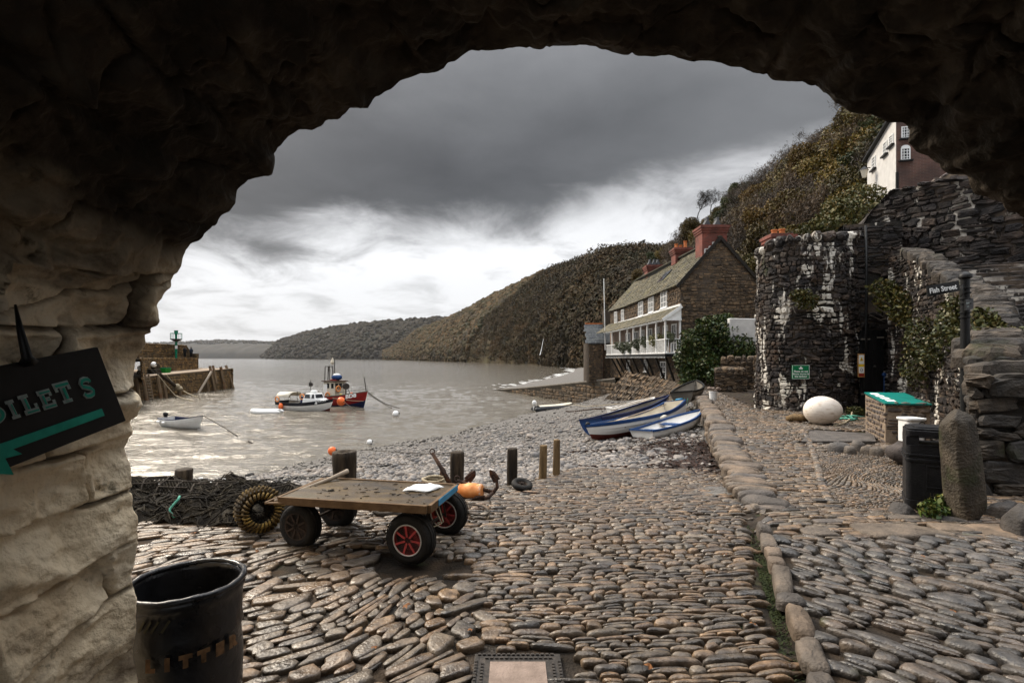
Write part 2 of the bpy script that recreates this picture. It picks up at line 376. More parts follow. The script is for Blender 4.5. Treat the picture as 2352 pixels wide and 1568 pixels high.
M['orange_float'] = pmat('orange_float', [(.62, .17, .025), (.75, .33, .12)], 9, .5, .2, 30, over=[((.7, .55, .42), 6, .58, .66, (1, 1, 1))])
M['orange_buoy'] = pmat('orange_buoy', [(.75, .13, .03), (.85, .2, .06)], 5, .4)
M['rope'] = pmat('rope', [(.25, .2, .13), (.42, .36, .25)], 30, .9, .5, 120)
M['rope_dark'] = pmat('rope_dark', [(.03, .025, .02), (.08, .065, .05)], 30, .9, .5, 120)
M['rope_green'] = pmat('rope_green', [(.05, .22, .16), (.12, .36, .28)], 30, .9)
M['rope_yellow'] = pmat('rope_yellow', [(.015, .009, .003), (.07, .042, .010), (.22, .14, .032)], 9, .8, .5, 90)
M['net'] = pmat('net', [(.006, .005, .004), (.018, .014, .009), (.04, .032, .02)], 12, .9, 1, 60)
M['weed'] = pmat('weed', [(.010, .006, .004), (.035, .018, .009)], 12, .45, .5, 60, attr=[(.5, .5, .5), (1.5, 1.1, .9)])
M['slate'] = pmat('slate', [(.042, .038, .023), (.075, .068, .042), (.112, .10, .064)], 2, .6, .3, 20, attr=[(.55, .56, .6), (.95, .92, .85), (1.25, 1.15, .95), (.8, .82, .85)], over=[((.12, .11, .035), .8, .58, .7, (1, 1, 1))])
M['slate_grey'] = pmat('slate_grey', [(.07, .078, .085), (.12, .125, .125)], 2, .6, .3, 20, attr=[(.75, .75, .8), (1.1, 1.1, 1.05)])
M['terracotta'] = pmat('terracotta', [(.36, .11, .035), (.5, .17, .06)], 5, .8)
M['glass'] = pmat('glass', [(.012, .014, .017), (.03, .034, .04)], 1, .08, spec=.6)
M['skin'] = pmat('skin', [(.45, .28, .2), (.5, .32, .24)], 9, .6)
M['cloth_black'] = pmat('cloth_black', [(.008, .008, .010), (.018, .018, .02)], 9, .9)
M['cloth_navy'] = pmat('cloth_navy', [(.012, .018, .03), (.025, .034, .05)], 9, .9)
M['hair'] = pmat('hair', [(.02, .013, .008), (.05, .03, .02)], 9, .7)
M['green_paint'] = pmat('green_paint', [(.0, .12, .06), (.005, .19, .1)], 5, .4)
M['green_bin'] = pmat('green_bin', [(.005, .12, .012), (.01, .2, .025)], 5, .5)
M['sign_green'] = pmat('sign_green', [(.004, .13, .05), (.006, .17, .065)], 5, .4)
M['teal'] = pmat('teal', [(.006, .20, .14), (.012, .28, .2)], 30, .6)
M['letter_grey'] = pmat('letter_grey', [(.20, .23, .22), (.30, .34, .32)], 30, .6)
M['sign_black'] = pmat('sign_black', [(.006, .0055, .005), (.010, .009, .009)], 30, .6)
M['board_green'] = pmat('board_green', [(.0, .13, .105), (.004, .18, .15)], 7, .4)
M['paper'] = pmat('paper', [(.7, .7, .68), (.8, .8, .78)], 8, .6)
M['letter_white'] = pmat('letter_white', [(.78, .78, .76), (.82, .82, .8)], 8, .5)
M['letter_gold'] = pmat('letter_gold', [(.04, .022, .01), (.24, .13, .06)], 26, .6)
M['letter_faint'] = pmat('letter_faint', [(.05, .045, .025), (.08, .07, .04)], 26, .6)
M['yellow'] = pmat('yellow', [(.75, .5, .02), (.8, .55, .03)], 8, .5)
M['tan_frame'] = pmat('tan_frame', [(.36, .18, .05), (.42, .22, .07)], 8, .5)
M['egg'] = pmat('egg', [(.66, .58, .50), (.78, .71, .62)], 3, .6, .15, 40, over=[((.40, .29, .2), 5, .56, .72, (1, 1, 4)), ((.33, .25, .18), 1.8, .58, .8, (1, 1, 1)), ((.25, .2, .15), 30, .64, .7, (1, 1, 1))])
M['plinthstone'] = pmat('plinthstone', [(.06, .05, .045), (.11, .092, .08), (.16, .13, .11)], 8, .7, .5, 50, attr=GREYS)
M['mortar_pale'] = pmat('mortar_pale', [(.2, .15, .105), (.29, .225, .165)], 8, .9, .5, 50)
M['iron'] = pmat('iron', [(.03, .028, .026), (.07, .06, .052)], 25, .5, .3, 60, metal=.3)
M['concrete'] = pmat('concrete', [(.2, .152, .125), (.31, .24, .2)], 12, .8, .4, 90)
M['concrete_grey'] = pmat('concrete_grey', [(.10, .09, .075), (.17, .15, .125)], 1.5, .85, .3, 12)
M['leaf_orange'] = pmat('leaf_orange', [(.13, .05, .018), (.24, .10, .03)], 30, .7)
M['grey_rubber'] = pmat('grey_rubber', [(.02, .021, .023), (.04, .042, .045)], 4, .5)
M['foam'] = pmat('foam', [(.42, .42, .41), (.62, .62, .61)], 2, .9)
M['grass'] = pmat('grass', [(.014, .022, .006), (.032, .042, .011)], 9, .8, attr=[(.5, .6, .5), (1.3, 1.2, 1.)])

def leafmat(name, cols, rough=.6):
    m = bpy.data.materials.new(name); t, n, l = nt(m); b = n['Principled BSDF']
    at = n.new('ShaderNodeAttribute'); at.attribute_name = 'rnd'
    r = ramp(n, [(i / (len(cols) - 1), c) for i, c in enumerate(cols)]); l.new(at.outputs['Fac'], r.inputs[0])
    oi = n.new('ShaderNodeObjectInfo'); r2 = ramp(n, [(0, (.5, .5, .48)), (.5, (1, 1, 1)), (1, (1.6, 1.35, .95))]); l.new(oi.outputs['Random'], r2.inputs[0])
    l.new(mixc(n, l, 1, r.outputs[0], r2.outputs[0], 'MULTIPLY'), b.inputs['Base Color']); b.inputs['Roughness'].default_value = rough
    b.inputs['Specular IOR Level'].default_value = .25
    return m
M['leaf_brown'] = leafmat('leaf_brown', [(.034, .022, .007), (.07, .046, .013), (.072, .06, .013), (.115, .072, .018)])
M['leaf_olive'] = leafmat('leaf_olive', [(.03, .03, .006), (.075, .066, .011), (.12, .092, .016), (.07, .042, .010)])
M['leaf_green'] = leafmat('leaf_green', [(.012, .02, .005), (.03, .042, .009), (.06, .066, .014)])
M['leaf_twig'] = leafmat('leaf_twig', [(.035, .026, .019), (.06, .045, .032), (.085, .06, .04)])
M['leaf_ivy'] = leafmat('leaf_ivy', [(.014, .03, .008), (.035, .07, .015), (.07, .10, .02), (.12, .11, .03)], .45)
M['leaf_wallplant'] = leafmat('leaf_wallplant', [(.018, .024, .006), (.042, .05, .012), (.085, .066, .02)], .5)
M['leaf_pale'] = leafmat('leaf_pale', [(.05, .06, .035), (.12, .14, .085), (.2, .21, .14)], .6)
M['leaf_wood'] = leafmat('leaf_wood', [(.026, .020, .008), (.06, .036, .014), (.04, .034, .010), (.085, .048, .015), (.026, .028, .009), (.10, .058, .02)], .9)
M['leaf_far'] = leafmat('leaf_far', [(.016, .014, .010), (.024, .019, .012), (.018, .018, .011)], .9)
M['bark'] = pmat('bark', [(.03, .024, .018), (.07, .056, .042)], 3, .9)
M['bark_black'] = pmat('bark_black', [(.012, .010, .009), (.03, .025, .021)], 3, .9)
def brickmat(name, c1, c2, mor, scale, bw=.22, bh=.075):
    m = bpy.data.materials.new(name); t, n, l = nt(m); b = n['Principled BSDF']
    tc = n.new('ShaderNodeTexCoord'); ge = n.new('ShaderNodeNewGeometry')
    sx = n.new('ShaderNodeSeparateXYZ'); l.new(tc.outputs['Object'], sx.inputs[0])
    ad = n.new('ShaderNodeMath'); l.new(sx.outputs[0], ad.inputs[0]); l.new(sx.outputs[1], ad.inputs[1])
    cb = n.new('ShaderNodeCombineXYZ'); l.new(ad.outputs[0], cb.inputs[0]); l.new(sx.outputs[2], cb.inputs[1])
    br = n.new('ShaderNodeTexBrick'); l.new(cb.outputs[0], br.inputs['Vector']); br.inputs['Scale'].default_value = 1
    br.inputs['Color1'].default_value = (*c1, 1); br.inputs['Color2'].default_value = (*c2, 1); br.inputs['Mortar'].default_value = (*mor, 1)
    br.inputs['Brick Width'].default_value = bw * scale; br.inputs['Row Height'].default_value = bh * scale; br.inputs['Mortar Size'].default_value = .008 * scale
    nz = n.new('ShaderNodeTexNoise'); nz.inputs['Scale'].default_value = 1.2; nz.inputs['Detail'].default_value = 5; l.new(tc.outputs['Object'], nz.inputs['Vector'])
    r = ramp(n, [(.35, (.6, .6, .6)), (.65, (1.25, 1.25, 1.25))]); l.new(nz.outputs[0], r.inputs[0])
    l.new(mixc(n, l, 1, br.outputs['Color'], r.outputs[0], 'MULTIPLY'), b.inputs['Base Color']); b.inputs['Roughness'].default_value = .8
    bp = n.new('ShaderNodeBump'); bp.inputs['Strength'].default_value = .5; bp.inputs['Distance'].default_value = .01; bp.invert = True; l.new(br.outputs['Fac'], bp.inputs['Height']); l.new(bp.outputs[0], b.inputs['Normal'])
    return m
M['brick_red'] = brickmat('brick_red', (.19, .034, .018), (.11, .022, .014), (.14, .08, .06), 1.0)
M['brick_brown'] = brickmat('brick_brown', (.10, .042, .028), (.065, .03, .022), (.11, .075, .058), 1.0)
# ================================================================ camera, light, sky
cam = bpy.data.cameras.new('camera'); co = bpy.data.objects.new('camera', cam); COL.objects.link(co)
co.location = (0, 0, EYE); co.rotation_euler = (R(90), 0, 0); cam.lens = 18; cam.sensor_width = 36; cam.shift_y = 38 / 2352
cam.clip_start = .05; cam.clip_end = 40000; sc.camera = co
sc.view_settings.view_transform = 'Standard'; sc.view_settings.look = 'None'; sc.view_settings.exposure = .88; sc.view_settings.gamma = 1
sc.cycles.use_denoising = True
sc.cycles.max_bounces = 7; sc.cycles.diffuse_bounces = 4; sc.cycles.glossy_bounces = 3; sc.cycles.transparent_max_bounces = 6; sc.cycles.volume_bounces = 0
sc.cycles.sample_clamp_indirect = 6

SUN_AZ, SUN_EL = R(-48), R(41)          # azimuth from +Y towards +X
sd = Vector((math.sin(SUN_AZ) * math.cos(SUN_EL), math.cos(SUN_AZ) * math.cos(SUN_EL), math.sin(SUN_EL)))
su = bpy.data.lights.new('sun', 'SUN'); su.energy = 2.6; su.angle = R(22); su.color = (1, .88, .72)
so = bpy.data.objects.new('sun', su); COL.objects.link(so); so.rotation_euler = sd.to_track_quat('Z', 'Y').to_euler()

W = bpy.data.worlds.new('World'); sc.world = W; W.use_nodes = True
wt = W.node_tree; wn, wl = wt.nodes, wt.links; bg = wn['Background']; STR = .1
def mth(op, a, b=None, c=None):
    m = wn.new('ShaderNodeMath'); m.operation = op
    for i, x in enumerate((a, b, c)):
        if x is None: continue
        if hasattr(x, 'links'): wl.new(x, m.inputs[i])
        else: m.inputs[i].default_value = x
    return m.outputs[0]
def smooth(x, a, b, lo=0., hi=1.):
    m = wn.new('ShaderNodeMapRange'); m.interpolation_type = 'SMOOTHSTEP'; wl.new(x, m.inputs[0])
    for i, v in enumerate((a, b, lo, hi)): m.inputs[1 + i].default_value = v
    return m.outputs[0]
tc = wn.new('ShaderNodeTexCoord'); sx = wn.new('ShaderNodeSeparateXYZ'); wl.new(tc.outputs['Generated'], sx.inputs[0])
x, y, z = sx.outputs; zc = mth('MAXIMUM', z, 0.0)
q = mth('ADD', zc, .22); cb = wn.new('ShaderNodeCombineXYZ'); wl.new(mth('DIVIDE', x, q), cb.inputs[0]); wl.new(mth('DIVIDE', y, q), cb.inputs[1])
def wnoise(sc_, det, off, rough=.55, dist=0.):
    mp = wn.new('ShaderNodeMapping'); mp.inputs['Location'].default_value = off; wl.new(cb.outputs[0], mp.inputs[0])
    nz = wn.new('ShaderNodeTexNoise'); nz.inputs['Scale'].default_value = sc_; nz.inputs['Detail'].default_value = det; nz.inputs['Roughness'].default_value = rough; nz.inputs['Distortion'].default_value = dist
    wl.new(mp.outputs[0], nz.inputs['Vector']); return mth('SUBTRACT', nz.outputs[0], .5)
n1 = wnoise(.9, 7, (3.1, 1.7, 0)); n2 = wnoise(2.6, 8, (7.3, .2, 0), .6, .4); n3 = wnoise(.55, 3, (1.3, 5.2, 0))
base = mth('ADD', mth('ADD', .183, smooth(x, -.1, .40, 0, .10)), smooth(x, -.5, -.28, -.01, .042))
t0 = mth('SUBTRACT', z, base)
cov = smooth(mth('ADD', mth('ADD', t0, mth('MULTIPLY', n1, .11)), mth('MULTIPLY', n2, .16)), -.06, .06)
dk = wn.new('ShaderNodeValToRGB'); e = dk.color_ramp.elements
st = [(0, .062), (.12, .062), (.3, .14), (.45, .75), (.75, 2.1)]
while len(e) < len(st): e.new(.5)
for el, (p_, v_) in zip(e, st): el.position = p_; el.color = (v_ * .97, v_ * .99, v_ * 1.03, 1)
wl.new(mth('ADD', t0, mth('MULTIPLY', n3, .12)), dk.inputs[0])
dmod = mth('ADD', smooth(x, .0, .5, 1.0, 1.75), mth('ADD', mth('MULTIPLY', n1, 1.7), mth('MULTIPLY', n2, .8)))
br = wn.new('ShaderNodeValToRGB'); e = br.color_ramp.elements
st = [(0, .46), (.05, .50), (.12, .53), (.19, .57), (.30, .48)]
while len(e) < len(st): e.new(.5)
for el, (p_, v_) in zip(e, st): el.position = p_; el.color = (v_ * .985, v_ * .995, v_ * 1.02, 1)
wl.new(mth('ADD', z, mth('MULTIPLY', n3, .05)), br.inputs[0])
bmod = mth('ADD', 1.0, mth('MULTIPLY', smooth(mth('ADD', n2, mth('MULTIPLY', n1, .5)), -.06, .22), -.30))
def scalec(col, f):
    m = wn.new('ShaderNodeVectorMath'); m.operation = 'SCALE'; wl.new(col, m.inputs[0])
    if hasattr(f, 'links'): wl.new(f, m.inputs[3])
    else: m.inputs[3].default_value = f
    return m.outputs[0]
mx = wn.new('ShaderNodeMix'); mx.data_type = 'RGBA'; wl.new(cov, mx.inputs[0]); wl.new(scalec(br.outputs[0], bmod), mx.inputs[6]); wl.new(scalec(dk.outputs[0], dmod), mx.inputs[7])
sky = wn.new('ShaderNodeTexSky'); sky.sky_type = 'NISHITA'; sky.sun_disc = False; sky.sun_elevation = SUN_EL; sky.sun_rotation = SUN_AZ % (2 * math.pi); sky.air_density = 1; sky.dust_density = 3
m2 = wn.new('ShaderNodeMix'); m2.data_type = 'RGBA'; m2.inputs[0].default_value = .97; wl.new(sky.outputs[0], m2.inputs[6]); wl.new(scalec(mx.outputs[2], 1 / STR), m2.inputs[7])
wl.new(m2.outputs[2], bg.inputs[0]); bg.inputs[1].default_value = STR

# ================================================================ ground levels
WY = np.array([-10, 5.2, 5.57, 6.77, 8.6, 11.5, 15.9, 24., 60]); WX = np.array([2.5, 2.5, 2.58, 2.96, 3.54, 4.54, 6.0, 8.6, 20])
def wall_x(y): return np.interp(y, WY, WX)
EX = np.array([-9, -3.2, -2.1, -.9, 0, .45, .75, 1.2, 3.6]); EY = np.array([6.1, 6.2, 6.35, 6.75, 7.0, 7.6, 8.3, 8.7, 8.7])
def edge_y(x): return np.interp(x, EX, EY)
def und(x, y): return .022 * fbm(np.stack([x * .8, y * .8, x * 0], -1), 3, 21)
def plaza_z(x, y):
    left = x < wall_x(y)
    z = np.where(left & (y > 5.4), -.085 * (y - 5.4), 0.0)
    dk = x - np.interp(y, [2, 2.55, 3.37, 4.85, 5.4], [1.2, 1.5, 1.79, 2.33, 2.5])
    z = z + np.where(y < 5.2, np.clip(dk, 0, .1) * .5, 0)        # the right-hand paving stands a little higher than the gully
    z = z - np.where(y < 5.2, .03 * np.exp(-((dk + .06) / .05) ** 2), 0)
    z = z - .055 * np.exp(-(((x + .75) / .45) ** 2 + ((y - 4.0) / .25) ** 2))
    return z + und(x, y)
cp = [(560, 1112), (640, 1080), (850, 1030), (1000, 1005), (1140, 970), (1220, 947), (1290, 937), (1325, 929)]
shore = np.array([G(a, b, SEA)[:2] for a, b in cp])
pts = [(*p, SEA) for p in shore] + [(shore[i][0] - 3, shore[i][1] + 4, SEA - .8) for i in range(len(shore))]
pts += [(-2.2, 6.6, -.28), (0, 7.1, -.3), (.7, 8.0, -.3), (1.3, 8.7, -.32), (2.5, 8.7, -.32), (3.5, 8.7, -.32), (4.3, 11, -.5), (5.3, 14.5, -.55), (6, 16, -.5), (2.46, 15.9, -1.0), (5.7, 18.3, -.7), (3.77, 15.4, -.86),
        (8.0, 43, -2.0), (9, 36, -1.4), (9.5, 31, -1.05), (8.4, 24, -.6), (9.2, 50, -2.0), (-6, 7.2, -.55), (-12, 8, -.9), (-10, 14, -2.0), (8.2, 20, -.4), (3.5, 40, -2.9), (-9, 10, -1.0)]
pts = np.array(pts)
def tpsU(r): return np.where(r > 1e-9, r * r * np.log(r + 1e-12), 0)
def tps_fit(p):
    n = len(p); K = tpsU(np.hypot(p[:, None, 0] - p[None, :, 0], p[:, None, 1] - p[None, :, 1])) + .5 * np.eye(n)
    Pm = np.c_[np.ones(n), p[:, :2]]; A = np.block([[K, Pm], [Pm.T, np.zeros((3, 3))]])
    return np.linalg.solve(A, np.r_[p[:, 2], 0, 0, 0])
TW = tps_fit(pts)
def beach_z(x, y):
    x = np.asarray(x, float); y = np.asarray(y, float); sh = x.shape; x = x.ravel(); y = y.ravel()
    r = np.hypot(x[:, None] - pts[None, :, 0], y[:, None] - pts[None, :, 1])
    z = tpsU(r) @ TW[:-3] + TW[-3] + TW[-2] * x + TW[-1] * y
    z = z + .05 * fbm(np.stack([x * .5, y * .5, x * 0], -1), 3, 31)
    return z.reshape(sh)

def sheet(name, xs, ys, fz, mat, **kw):
    X, Y = np.meshgrid(xs, ys); Z = fz(X, Y)
    return link(name, mk_mesh(name, np.stack([X, Y, Z], -1), gridfaces(len(ys), len(xs))), mat, **kw)

# soil under the paving, dropping away past the slip's edge and the retaining wall
def soil_z(x, y):
    z = plaza_z(x, y) - .017
    out = (x < wall_x(y) - .1) & (y > edge_y(x) + .12)
    return np.where(out, beach_z(x, y) - .35, z)
sheet('ground', np.linspace(-7, 13, 201), np.concatenate([np.linspace(-7, 2, 30), np.linspace(2.1, 12, 100), np.linspace(12.3, 34, 60)]), soil_z, M['earth'], kind='structure')
sheet('beach', np.concatenate([np.linspace(-34, -14, 20), np.linspace(-13.8, 13, 110)]), np.concatenate([np.linspace(6.2, 20, 70), np.linspace(20.4, 66, 100)]), lambda x, y: np.maximum(np.where(x > wall_x(y) + .15, np.minimum(beach_z(x, y), -.5 - .1 * np.clip(x - wall_x(y), 0, 4)), beach_z(x, y)), SEA - 3), M['beach'], kind='structure')

# ---------------------------------------------------------------- sea
m = bpy.data.materials.new('water'); t, n, l = nt(m); b = n['Principled BSDF']
b.inputs['Base Color'].default_value = (.12, .105, .082, 1); b.inputs['Roughness'].default_value = .09; b.inputs['IOR'].default_value = 1.33
tcn = n.new('ShaderNodeTexCoord'); hs = None
for sc_, st_, amp, det in ((.16, (1, 2.4, 1), .5, 3), (.75, (1, 2.4, 1), .36, 4), (2.6, (1, 2.0, 1), .26, 5), (7., (1, 1.8, 1), .10, 4)):
    mp = n.new('ShaderNodeMapping'); mp.inputs['Scale'].default_value = st_; mp.inputs['Rotation'].default_value = (0, 0, R(12)); l.new(tcn.outputs['Object'], mp.inputs[0])
    nz = n.new('ShaderNodeTexNoise'); nz.inputs['Scale'].default_value = sc_; nz.inputs['Detail'].default_value = det; nz.inputs['Distortion'].default_value = .6; l.new(mp.outputs[0], nz.inputs['Vector'])
    ml = n.new('ShaderNodeMath'); ml.operation = 'MULTIPLY'; ml.inputs[1].default_value = amp; l.new(nz.outputs[0], ml.inputs[0])
    if hs is None: hs = ml.outputs[0]
    else:
        a_ = n.new('ShaderNodeMath'); l.new(hs, a_.inputs[0]); l.new(ml.outputs[0], a_.inputs[1]); hs = a_.outputs[0]
bp = n.new('ShaderNodeBump'); bp.inputs['Strength'].default_value = 1; bp.inputs['Distance'].default_value = .22; l.new(hs, bp.inputs['Height']); l.new(bp.outputs[0], b.inputs['Normal'])
M['water'] = m
def wave(x, y):
    p = np.stack([x * .55 + y * .1, y * 1.1 - x * .1, x * 0], -1)
    return .05 * fbm(p, 3, 41) + .05 * vnoise(p * .35, 47)
ys = 1 / np.linspace(1 / 12., 1 / 140., 420); us = np.linspace(-1.0, .42, 420)
U, Y = np.meshgrid(us, ys); X = U * Y; Z = SEA + 1.7 * wave(X, Y) * np.clip((140 - Y) / 60, 0, 1)
V1 = np.stack([X, Y, Z], -1).reshape(-1, 3); f1 = gridfaces(420, 420); n0 = len(V1)
# far sheet in four strips around the near fan (shares its border line at the far edge)
bx = [(-140., 140.), (58.8, 140.)]
far = [(-9000, 9000, SEA), (9000, 9000, SEA), (58.8, 140, SEA), (-140, 140, SEA), (-9000, -60, SEA), (-12., 12., SEA), (5.04, 12, SEA), (9000, -60, SEA)]
f2 = np.array([(3, 2, 1, 0), (4, 5, 3, 0)]) + n0
link('sea', mk_mesh('sea', np.concatenate([V1, np.array(far)]), [f1, f2]), M['water'], kind='structure')

def strip(mb, line, w, zo, seed, dens=8):
    """ragged band of foam along a plan polyline"""
    p = Path(line); u = np.linspace(0, p.L, max(12, int(p.L * dens))); x, y, nx, ny = p.at(u)
    q = np.stack([x * .9, y * .9, x * 0], -1)
    a = w * np.clip(.35 + 1.3 * fbm(q * 1.1 / max(w, .4), 4, seed), -.2, 1.4); c = w * .9 * fbm(q * .5 / max(w, .4), 3, seed + 3)
    zt = SEA + zo + 0 * x
    mb.grid(np.stack([np.stack([x + nx * (c - a * .5), y + ny * (c - a * .5), zt], -1), np.stack([x + nx * (c + np.maximum(a, 0) * .6), y + ny * (c + np.maximum(a, 0) * .6), zt], -1)]))

# ---------------------------------------------------------------- shingle as real stones
def scatter(n, ylo, yhi, size, seed, wet):
    g = np.random.default_rng(seed); y = 1 / g.uniform(1 / yhi, 1 / ylo, n); u = g.uniform(-.78, .62, n); x = u * y
    z = beach_z(x, y); ok = (x < wall_x(y) - .15) & (y > edge_y(x) + .02) & (z > SEA - .12)
    ok &= ~((y > 30) & (x > 9.3))
    wetm = (z < SEA + .62 + .25 * fbm(np.stack([x * .3, y * .3, x * 0], -1), 2, 8)) | (fbm(np.stack([x * .22, y * .5, x * 0], -1), 3, 77) > .62)
    ok &= wetm if wet else ~wetm
    x, y, z = x[ok], y[ok], z[ok]; k = len(x)
    s = size * np.exp(g.normal(0, .42, k)) * (y / 9) ** .45
    th = np.linspace(0, 2 * np.pi, 8, endpoint=False)
    rings = [(.75, -.5), (1., 0.), (.78, .55), (.35, .85)]
    a = 1 + .16 * g.normal(0, 1, (k, 1, 8)); an = g.uniform(0, 6.28, (k, 1, 1)); el = g.uniform(.55, .95, (k, 1, 1)); fl = g.uniform(.4, .75, (k, 1, 1))
    rr = np.array(rings)[:, 0][None, :, None]; zz = np.array(rings)[:, 1][None, :, None]
    px = s[:, None, None] * rr * np.cos(th) * a; py = s[:, None, None] * rr * np.sin(th) * a * el; pz = s[:, None, None] * zz * fl + .25 * (px * g.normal(0, 1, (k, 1, 1)) + py * g.normal(0, 1, (k, 1, 1))) * .6
    X = x[:, None, None] + px * np.cos(an) - py * np.sin(an); Y = y[:, None, None] + px * np.sin(an) + py * np.cos(an); Z = z[:, None, None] + pz + s[:, None, None] * .22
    V = np.stack([X, Y, Z], -1).reshape(k, 32, 3); top = np.stack([x, y, z + s * .22 + s * .88 * fl[:, 0, 0]], -1)[:, None]
    V = np.concatenate([V, top], 1).reshape(-1, 3)
    q = [(j * 8 + i, j * 8 + (i + 1) % 8, (j + 1) * 8 + (i + 1) % 8, (j + 1) * 8 + i) for j in range(3) for i in range(8)]; t = [(24 + i, 24 + (i + 1) % 8, 32) for i in range(8)]
    off = (np.arange(k) * 33)[:, None, None]
    return V, (np.array(q)[None] + off).reshape(-1, 4), (np.array(t)[None] + off).reshape(-1, 3), np.repeat(g.random(k), 33)
for nm, wet, mt, n_ in (('shingle', False, M['pebble'], 52000), ('wet_shingle', True, M['pebble_wet'], 30000)):
    V, Q, T, r_ = scatter(n_, 6.3, 52, .030, 3 + wet, wet)
    link(nm, mk_mesh(nm, V, [Q, T], True, {'rnd': r_}), mt, kind='stuff', label='grey rounded pebbles of the upper beach' if not wet else 'dark wet stones along the water line', cat='shingle')
# larger boulders lying among the pebbles
g_ = np.random.default_rng(4); bm = []
for i in range(70):
    y = g_.uniform(9.5, 17); x = g_.uniform(.1, wall_x(y) - .4)
    bm.append((x, y, g_.uniform(.08, .17), g_.uniform(.06, .11)))
bm = np.array(bm)
stone_obj('beach_stones', [stones(bm, lambda u, v, h: np.stack([u, v, beach_z(u, v) + h], -1), hk=.9, hmax=.12, gap=0, power=.8, irr=.12, rot=1.5, seed=5, jit=0)], [M['pebble']], kind='stuff', label='larger rounded stones lying on the shingle', cat='stones')

# ================================================================ paving
def proj(x, y, z=0.): return CX + F * x / y, HY + F * (EYE - z) / y
def inpoly(px, py, poly):
    r = np.zeros(px.shape, bool); n = len(poly); j = n - 1
    for i in range(n):
        xi, yi = poly[i]; xj, yj = poly[j]
        c = ((yi > py) != (yj > py)) & (px < (xj - xi) * (py - yi) / (yj - yi + 1e-12) + xi); r ^= c; j = i
    return r
def g2(poly): return [tuple(G(a, b)[:2]) for a, b in poly]
KY = [2.0, 2.55, 3.37, 4.2, 4.85, 5.2]; KX = [1.25, 1.5, 1.79, 2.1, 2.33, 2.5]
def kerb_x(y): return np.interp(y, KY, KX)
AL = np.array([(5.9, -3.2), (4.9, -2.2), (4.3, -1.2), (3.9, -.45), (3.3, -.2), (2.6, .0), (1.6, .1)])[::-1]
def left_b(y): return np.interp(y, AL[:, 0], AL[:, 1])
FINE = g2([(1862, 1034), (2085, 1040), (2095, 1215), (2010, 1200), (1950, 1165), (1895, 1140), (1875, 1090)])
MATP = g2([(1862, 985), (2010, 990), (2020, 1020), (1835, 1020)])
PLX = [(7.0, 9.5), (7.9, 9.4), (8.5, 11), (7.6, 11.3)]
def frame(ox, oy, ang, warp, zf, ws=.9):
    c, s = math.cos(ang), math.sin(ang)
    def tof(u, v):
        q = np.stack([u * ws, v * ws, u * 0], -1)
        u2 = u + warp * vnoise(q, 61); v2 = v + warp * fbm(q * .9, 2, 62)
        return ox + u2 * c - v2 * s, oy + u2 * s + v2 * c
    def surf(u, v, h):
        x, y = tof(u, v); return np.stack([x, y, zf(x, y) + h], -1)
    return tof, surf
MH = (-.20, .26, 2.28, 2.77)   # manhole
def region(cells, tof, fn):
    x, y = tof(cells[:, 0], cells[:, 1]); inb = (x > MH[0] - .05) & (x < MH[1] + .05) & (y < MH[3] + .04) & (y > MH[2] - .1)
    return cells[fn(x, y) & ~inb]
B = []
mud = lambda x, y: (((x + .75) / .42) ** 2 + ((y - 3.95) / .22) ** 2 < 1)
thin = lambda c, k, s: c[np.random.default_rng(s).random(len(c)) < k]
# middle: long thin stones on edge, laid across
tof, sf = frame(0, 0, R(2), .09, plaza_z)
c = pack(-4, 4.2, 1.7, 9, .06, .15, .22, .45, .55, 1)
c = region(c, tof, lambda x, y: (x > left_b(y)) & (x < np.where(y < 5.3, kerb_x(y) - .13, wall_x(y) - .02)) & (y < edge_y(x)) & ~mud(x, y))
B.append(stones(thin(c, .985, 1), sf, hk=.7, hmax=.025, gap=.0036, power=.74, seed=1, irr=.1, rot=.07, jit=.12))
# left: big flat cobbles laid slanting
tof, sf = frame(-1.2, 3, R(38), .16, plaza_z)
c = pack(-5, 5, -5, 5, .092, .185, .3, .5, .6, 2)
c = region(c, tof, lambda x, y: (x <= left_b(y)) & (x > -4.2) & (y > 1.7) & (y < np.minimum(edge_y(x), 4.4 + .3 * np.sin(x * 3))) & ~mud(x, y))
B.append(stones(thin(c, .975, 2), sf, hk=.36, hmax=.023, gap=.005, power=.68, ring=RINGA, seed=2, irr=.14, rot=.16, jit=.16))
tof, sf = frame(-2.5, 5.2, R(18), .1, plaza_z)
c = pack(-5, 5, -4, 4, .085, .24, .3, .4, .5, 21)
c = region(c, tof, lambda x, y: (x <= left_b(y)) & (x > -5) & (y >= 4.4 + .3 * np.sin(x * 3)) & (y < edge_y(x)))
B.append(stones(thin(c, .95, 3), sf, hk=.32, hmax=.02, gap=.0035, power=.68, ring=RINGA, seed=22, irr=.14, rot=.12, jit=.15))
